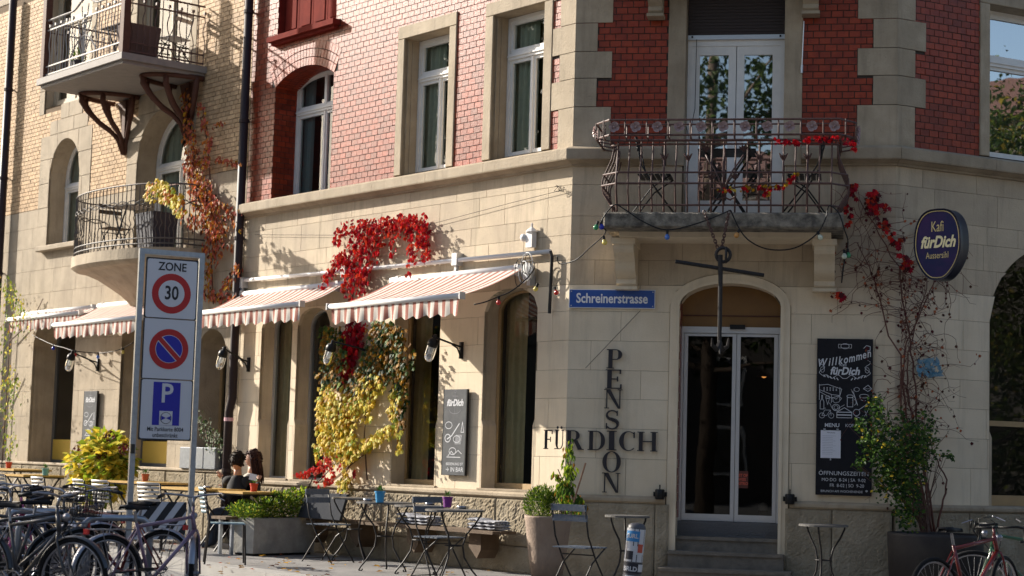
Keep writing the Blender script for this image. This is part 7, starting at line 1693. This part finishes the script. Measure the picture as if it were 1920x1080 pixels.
def person(px, py, e, lean, face, hair, coat, lab, long_=False, arm=None):
    """px, py: centre of the head"""
    u, z_ = FL.uz(px, py, e); Mx = slabbed(FL, u, 0, e); t = thing('person', Mx, lab, 'person', None); H = Vector((0, 0, z_)); zs = .50; L_ = Vector((lean[0], lean[1], 0))
    hip = Vector((-L_.x, -L_.y, zs)); ch = hip.lerp(Vector((0, 0, z_ - .30)), .85); ne = Vector((-L_.x * .12, -L_.y * .12, z_ - .165)); side = Vector((-face[1], face[0], 0)).normalized(); fw_ = Vector((face[0], face[1], 0)).normalized()
    if arm: side = Vector(arm[0]).normalized(); fw_ = Vector((side.y, -side.x, 0)) * arm[1]
    sh = .17; mid_ = hip.lerp(ch, .5)
    V_ = [hip, mid_, ch, ne - Vector((0, 0, .03)), ne]; E_ = [(0, 1), (1, 2), (2, 3), (3, 4)]; RD = [(.16, .14), (.145, .12), (.155, .11), (.10, .085), (.055, .055)]
    for s in (-1, 1):
        b = len(V_); S = ne + side * s * sh - Vector((0, 0, .06)); El = S + fw_ * .14 + side * s * .05 - Vector((0, 0, .24)); Wr = El + fw_ * .21 - side * s * .08 + Vector((0, 0, .06 + (.14 if s > 0 else 0)))
        V_ += [S, El, Wr]; E_ += [(2, b), (b, b + 1), (b + 1, b + 2)]; RD += [.075, .05, .036]
    skin_mesh(V_, E_, RD, 'body', coat, t, Mx, 0)
    for s in (-1, 1):
        b = 5 if s < 0 else 8; hand(V_[b + 2] + (V_[b + 2] - V_[b + 1]).normalized() * .05, V_[b + 2] - V_[b + 1] + Vector((0, 0, .1)), Vector((0, 0, 1)), t, Mx)
    for s in (-1, 1):
        k = hip + side * s * .10; kn_ = k + fw_ * .42 - Vector((0, 0, .02)); skin_mesh([k, kn_, kn_ - Vector((0, 0, .42)), kn_ - Vector((0, 0, .46)) + fw_ * .14], [(0, 1), (1, 2), (2, 3)], [.085, .06, .042, .04], 'leg', 'jeans', t, Mx, 0)
    m = MB(); m.tube([ne - Vector((0, 0, .05)), H - Vector((0, 0, .07))], [.055, .048], 10); m.build('neck', 'skin', t, Mx, True)
    head(H, face, hair, t, Mx, long_)
    return t
person(446, 866, .85, (-.16, .02), (-.5, .75, -.35), 'hair_dark', 'coat_black', 'person with short dark curly hair in a black jacket leaning over the table', arm=((.75, .5, 0), -1))
person(474, 862, .42, (.06, .05), (-.62, -.75, -.12), 'hair_brown', 'coat_cream', 'person with long brown hair and pale top sitting behind the black jacket', True, arm=((.7, -.7, 0), 1))

# ================================================================== ACROSS THE STREET (seen in the window panes)
mat('far_wall', (.17, .145, .11), .9, (.13, .11, .085), .6, .6, spec=.1); mat('far_wall2', (.11, .10, .09), .9, spec=.1); mat('far_roof', (.12, .06, .045), .8); mat('far_pane', (.03, .04, .05), .15)
def far_house(x, y, yaw, W_, H_, D_, mt, lab, nx, nz):
    Mx = TR((x, y, -.12), yaw); t = thing('town_house', Mx, lab, 'building', 'houses across the street')
    m = MB(); m.box(-W_ / 2, W_ / 2, 0, D_, 0, H_); m.build('wall', mt, t, Mx)
    m = MB(); m.add([(-W_ / 2 - .3, -.4, H_), (W_ / 2 + .3, -.4, H_), (W_ / 2 + .3, D_ + .4, H_), (-W_ / 2 - .3, D_ + .4, H_), (-W_ / 2, D_ / 2, H_ + 2.2), (W_ / 2, D_ / 2, H_ + 2.2)], [(0, 1, 5, 4), (2, 3, 4, 5), (0, 4, 3), (1, 2, 5), (0, 3, 2, 1)]); m.build('roof', 'far_roof', t, Mx)
    for i in range(nx):
        for j in range(nz):
            cx = -W_ / 2 + W_ * (i + .5) / nx; cz = 1.2 + j * (H_ - 1.6) / nz; m = MB(); m.box(cx - .62, cx + .62, -.06, .0, cz - .1, cz + 1.75); w_ = m.build('window', 'white_paint', t, Mx); m = MB(); m.box(cx - .5, cx + .5, -.075, -.058, cz, cz + 1.62); m.build('pane', 'far_pane', w_, Mx)
mat('far_wall3', (.10, .07, .045), .9, spec=.1)
for (x, y, a, W_, H_, mt, lab, nx, nz) in ((-46, 24, -82, 15, 8.5, 'far_wall', 'cream rendered town house far up the street on the left', 4, 3), (-47, 42, -72, 15, 8.5, 'far_wall3', 'brown town house at the far end of the street', 4, 3), (-42, 2, -90, 20, 9.5, 'far_wall2', 'grey town house across the street on the left', 6, 3),
    (-34, -20, -150, 20, 11, 'far_wall3', 'brown town house behind the viewer on the left', 6, 4), (-14, -27, 180, 19.5, 12, 'far_wall2', 'tall grey town house behind the viewer', 6, 4), (6, -28, 180, 19.5, 11, 'far_wall3', 'brown town house straight behind the viewer', 6, 4),
    (27, -26, 170, 20, 12, 'far_wall2', 'grey town house behind the viewer on the right', 6, 4), (42, -10, 120, 22, 12, 'far_wall3', 'brown town house at the corner of the side street', 6, 4), (46, 12, 95, 22, 12, 'far_wall2', 'grey town house at the end of the side street', 6, 4)):
    far_house(x, y, R(a), W_, H_, 9, mt, lab, nx, nz)
def tree(x, y, h, r, pal, seed, lab, n=5200, low=.2, lf=.2):
    rr = random.Random(seed); Mx = TR((x, y, -.12)); t = thing('street_tree', Mx, lab, 'tree', 'leafy trees across the street'); m = MB(); m.tube([(0, 0, 0), (.1, 0, h * .25), (0, .1, h * .5), (.05, 0, h * .8)], [.26, .2, .15, .06], 8); m.build('trunk', 'bark', t, Mx, True)
    m = MB(); cl = []
    for k in range(26):
        a = rr.uniform(0, 2 * PI); z0_ = h * rr.uniform(low, .75); L_ = r * rr.uniform(.5, 1); e = Vector((math.cos(a) * L_, math.sin(a) * L_, z0_ + rr.uniform(.1, .5) * L_)); m.tube([(0, 0, z0_), (e.x * .5, e.y * .5, z0_ + (e.z - z0_) * .35), e], [.08, .045, .015], 5); cl.append(e); cl.append(Vector((e.x * .6, e.y * .6, e.z + rr.uniform(0, .8))))
    m.build('limbs', 'bark', t, Mx, True, kind='stuff'); lb = Leaves(); ks = list(pal)
    for k in range(n):
        c = rr.choice(cl); v = Vector((rr.gauss(0, .55), rr.gauss(0, .55), rr.gauss(0, .45))); lb.leaf(c + v, Vector((rr.uniform(-1, 1), rr.uniform(-1, 1), rr.uniform(-1, .4))), Vector((rr.uniform(-1, 1), rr.uniform(-1, 1), 1)), lf * rr.uniform(.7, 1.3), .7, rr.choices(range(len(ks)), [pal[k] for k in ks])[0])
    lb.build('crown', [lm(k) for k in ks], t, Mx, kind='stuff')
tree(-13, -4, 18, 5.0, {'tgreen': 2, 'tlime': 1, 'tdark': 1}, 1, 'tall green street tree behind the viewer on the left', 9000)
tree(-4.2, -4.5, 18, 4.6, {'tdark': 2, 'tgreen': 2}, 3, 'tall dark green street tree straight behind the viewer', 11000)
tree(5.5, -6, 18, 5.2, {'tlime': 1, 'tgreen': 2, 'tgold': 1}, 6, 'tall golden green street tree behind the viewer on the right', 11000)
tree(16, 2, 16, 4.8, {'tgreen': 2, 'tlime': 1, 'tdark': 1}, 12, 'tall green street tree across the side street', 9000)
tree(21, 14.0, 10.5, 4.0, {'tgreen': 3, 'tlime': 1, 'tdark': 3, 'tgold': 1}, 2, 'dark green street tree along the side street at the right', 20000, .06, .12)
tree(28, 9.5, 11, 4.6, {'tdark': 2, 'tlime': 1, 'tgreen': 3}, 4, 'green street tree farther along the side street', 18000, .06, .13)
tree(31, 15.5, 11, 4.4, {'tgreen': 1, 'tdark': 2}, 7, 'dark green tree at the end of the side street', 14000, .05, .14)
tree(-19.0, 25.6, 17, 2.2, {'tlime': 1, 'tgold': 2}, 9, 'unseen tall golden tree added up the street to shade the right bicycles', 9000, .45)  # added out of view so its shadow darkens the bicycles at the right
tree(-23.5, 22.6, 16, 3.3, {'tlime': 2, 'tgold': 2, 'tgreen': 1}, 5, 'yellow green tree across the street on the left, added to shade the left bicycles', 9000, .4)  # placed and sized so its crown throws dappled shade on the left bicycles

# fallen leaves on the pavement and the terrace
t = thing('fallen_leaves', FL.M, 'scattered yellow and brown fallen leaves on the pavement before the terrace', 'leaves'); lb = Leaves(); rr = random.Random(91)
for k in range(420):
    u, e = rr.uniform(-12, 3), rr.uniform(.3, 5.5); a = rr.uniform(0, 6.28); lb.leaf(Vector((u, -e, .008 + rr.uniform(0, .01))), Vector((math.cos(a), math.sin(a), rr.uniform(0, .25))), Vector((0, 0, 1)), rr.uniform(.04, .09), .7, rr.choices(range(4), (3, 3, 3, 1))[0])
lb.build('leaf_litter', [lm(k) for k in ('ochre', 'brown', 'gold', 'rust')], t, FL.M, kind='stuff')
# thin wires and a hook on the sunlit wall, diagonal wire on the corner
t = thing('wall_wire', slabbed(FL, -.35, 4.33, .03), 'thin wire strung across the sunlit wall below the cornice', 'wire'); Mx = WM[t.name]; Mi = Mx.inverted()
def wl_(px, py, e=.03): u, z_ = FL.uz(px, py, e); return Mi @ FL.W(u, e, z_)
m = MB(); m.tube([wl_(1060, 355), wl_(960, 380), wl_(805, 421), wl_(640, 441), wl_(478, 440)], .003, 4); m.build('wire', 'dark_iron', t, Mx); m = MB(); rr = random.Random(6)
for k in range(4): m.tube([wl_(1050 + rr.uniform(-14, 14), 354 + rr.uniform(-7, 7), rr.uniform(.02, .08)) for _ in range(5)], .003, 4)
m.build('loose_end', 'dark_iron', t, Mx, kind='stuff')
a_, b_ = FC.uz(1200, 583, .02), FC.uz(1098, 690, .02); t = thing('wall_wire', slabbed(FC, a_[0], a_[1], .02), 'thin diagonal wire from the street name plate down towards the letter F', 'wire'); m = MB(); m.tube([(0, 0, 0), (b_[0] - a_[0], 0, b_[1] - a_[1])], .0028, 4); m.build('wire', 'dark_iron', t, WM[t.name])
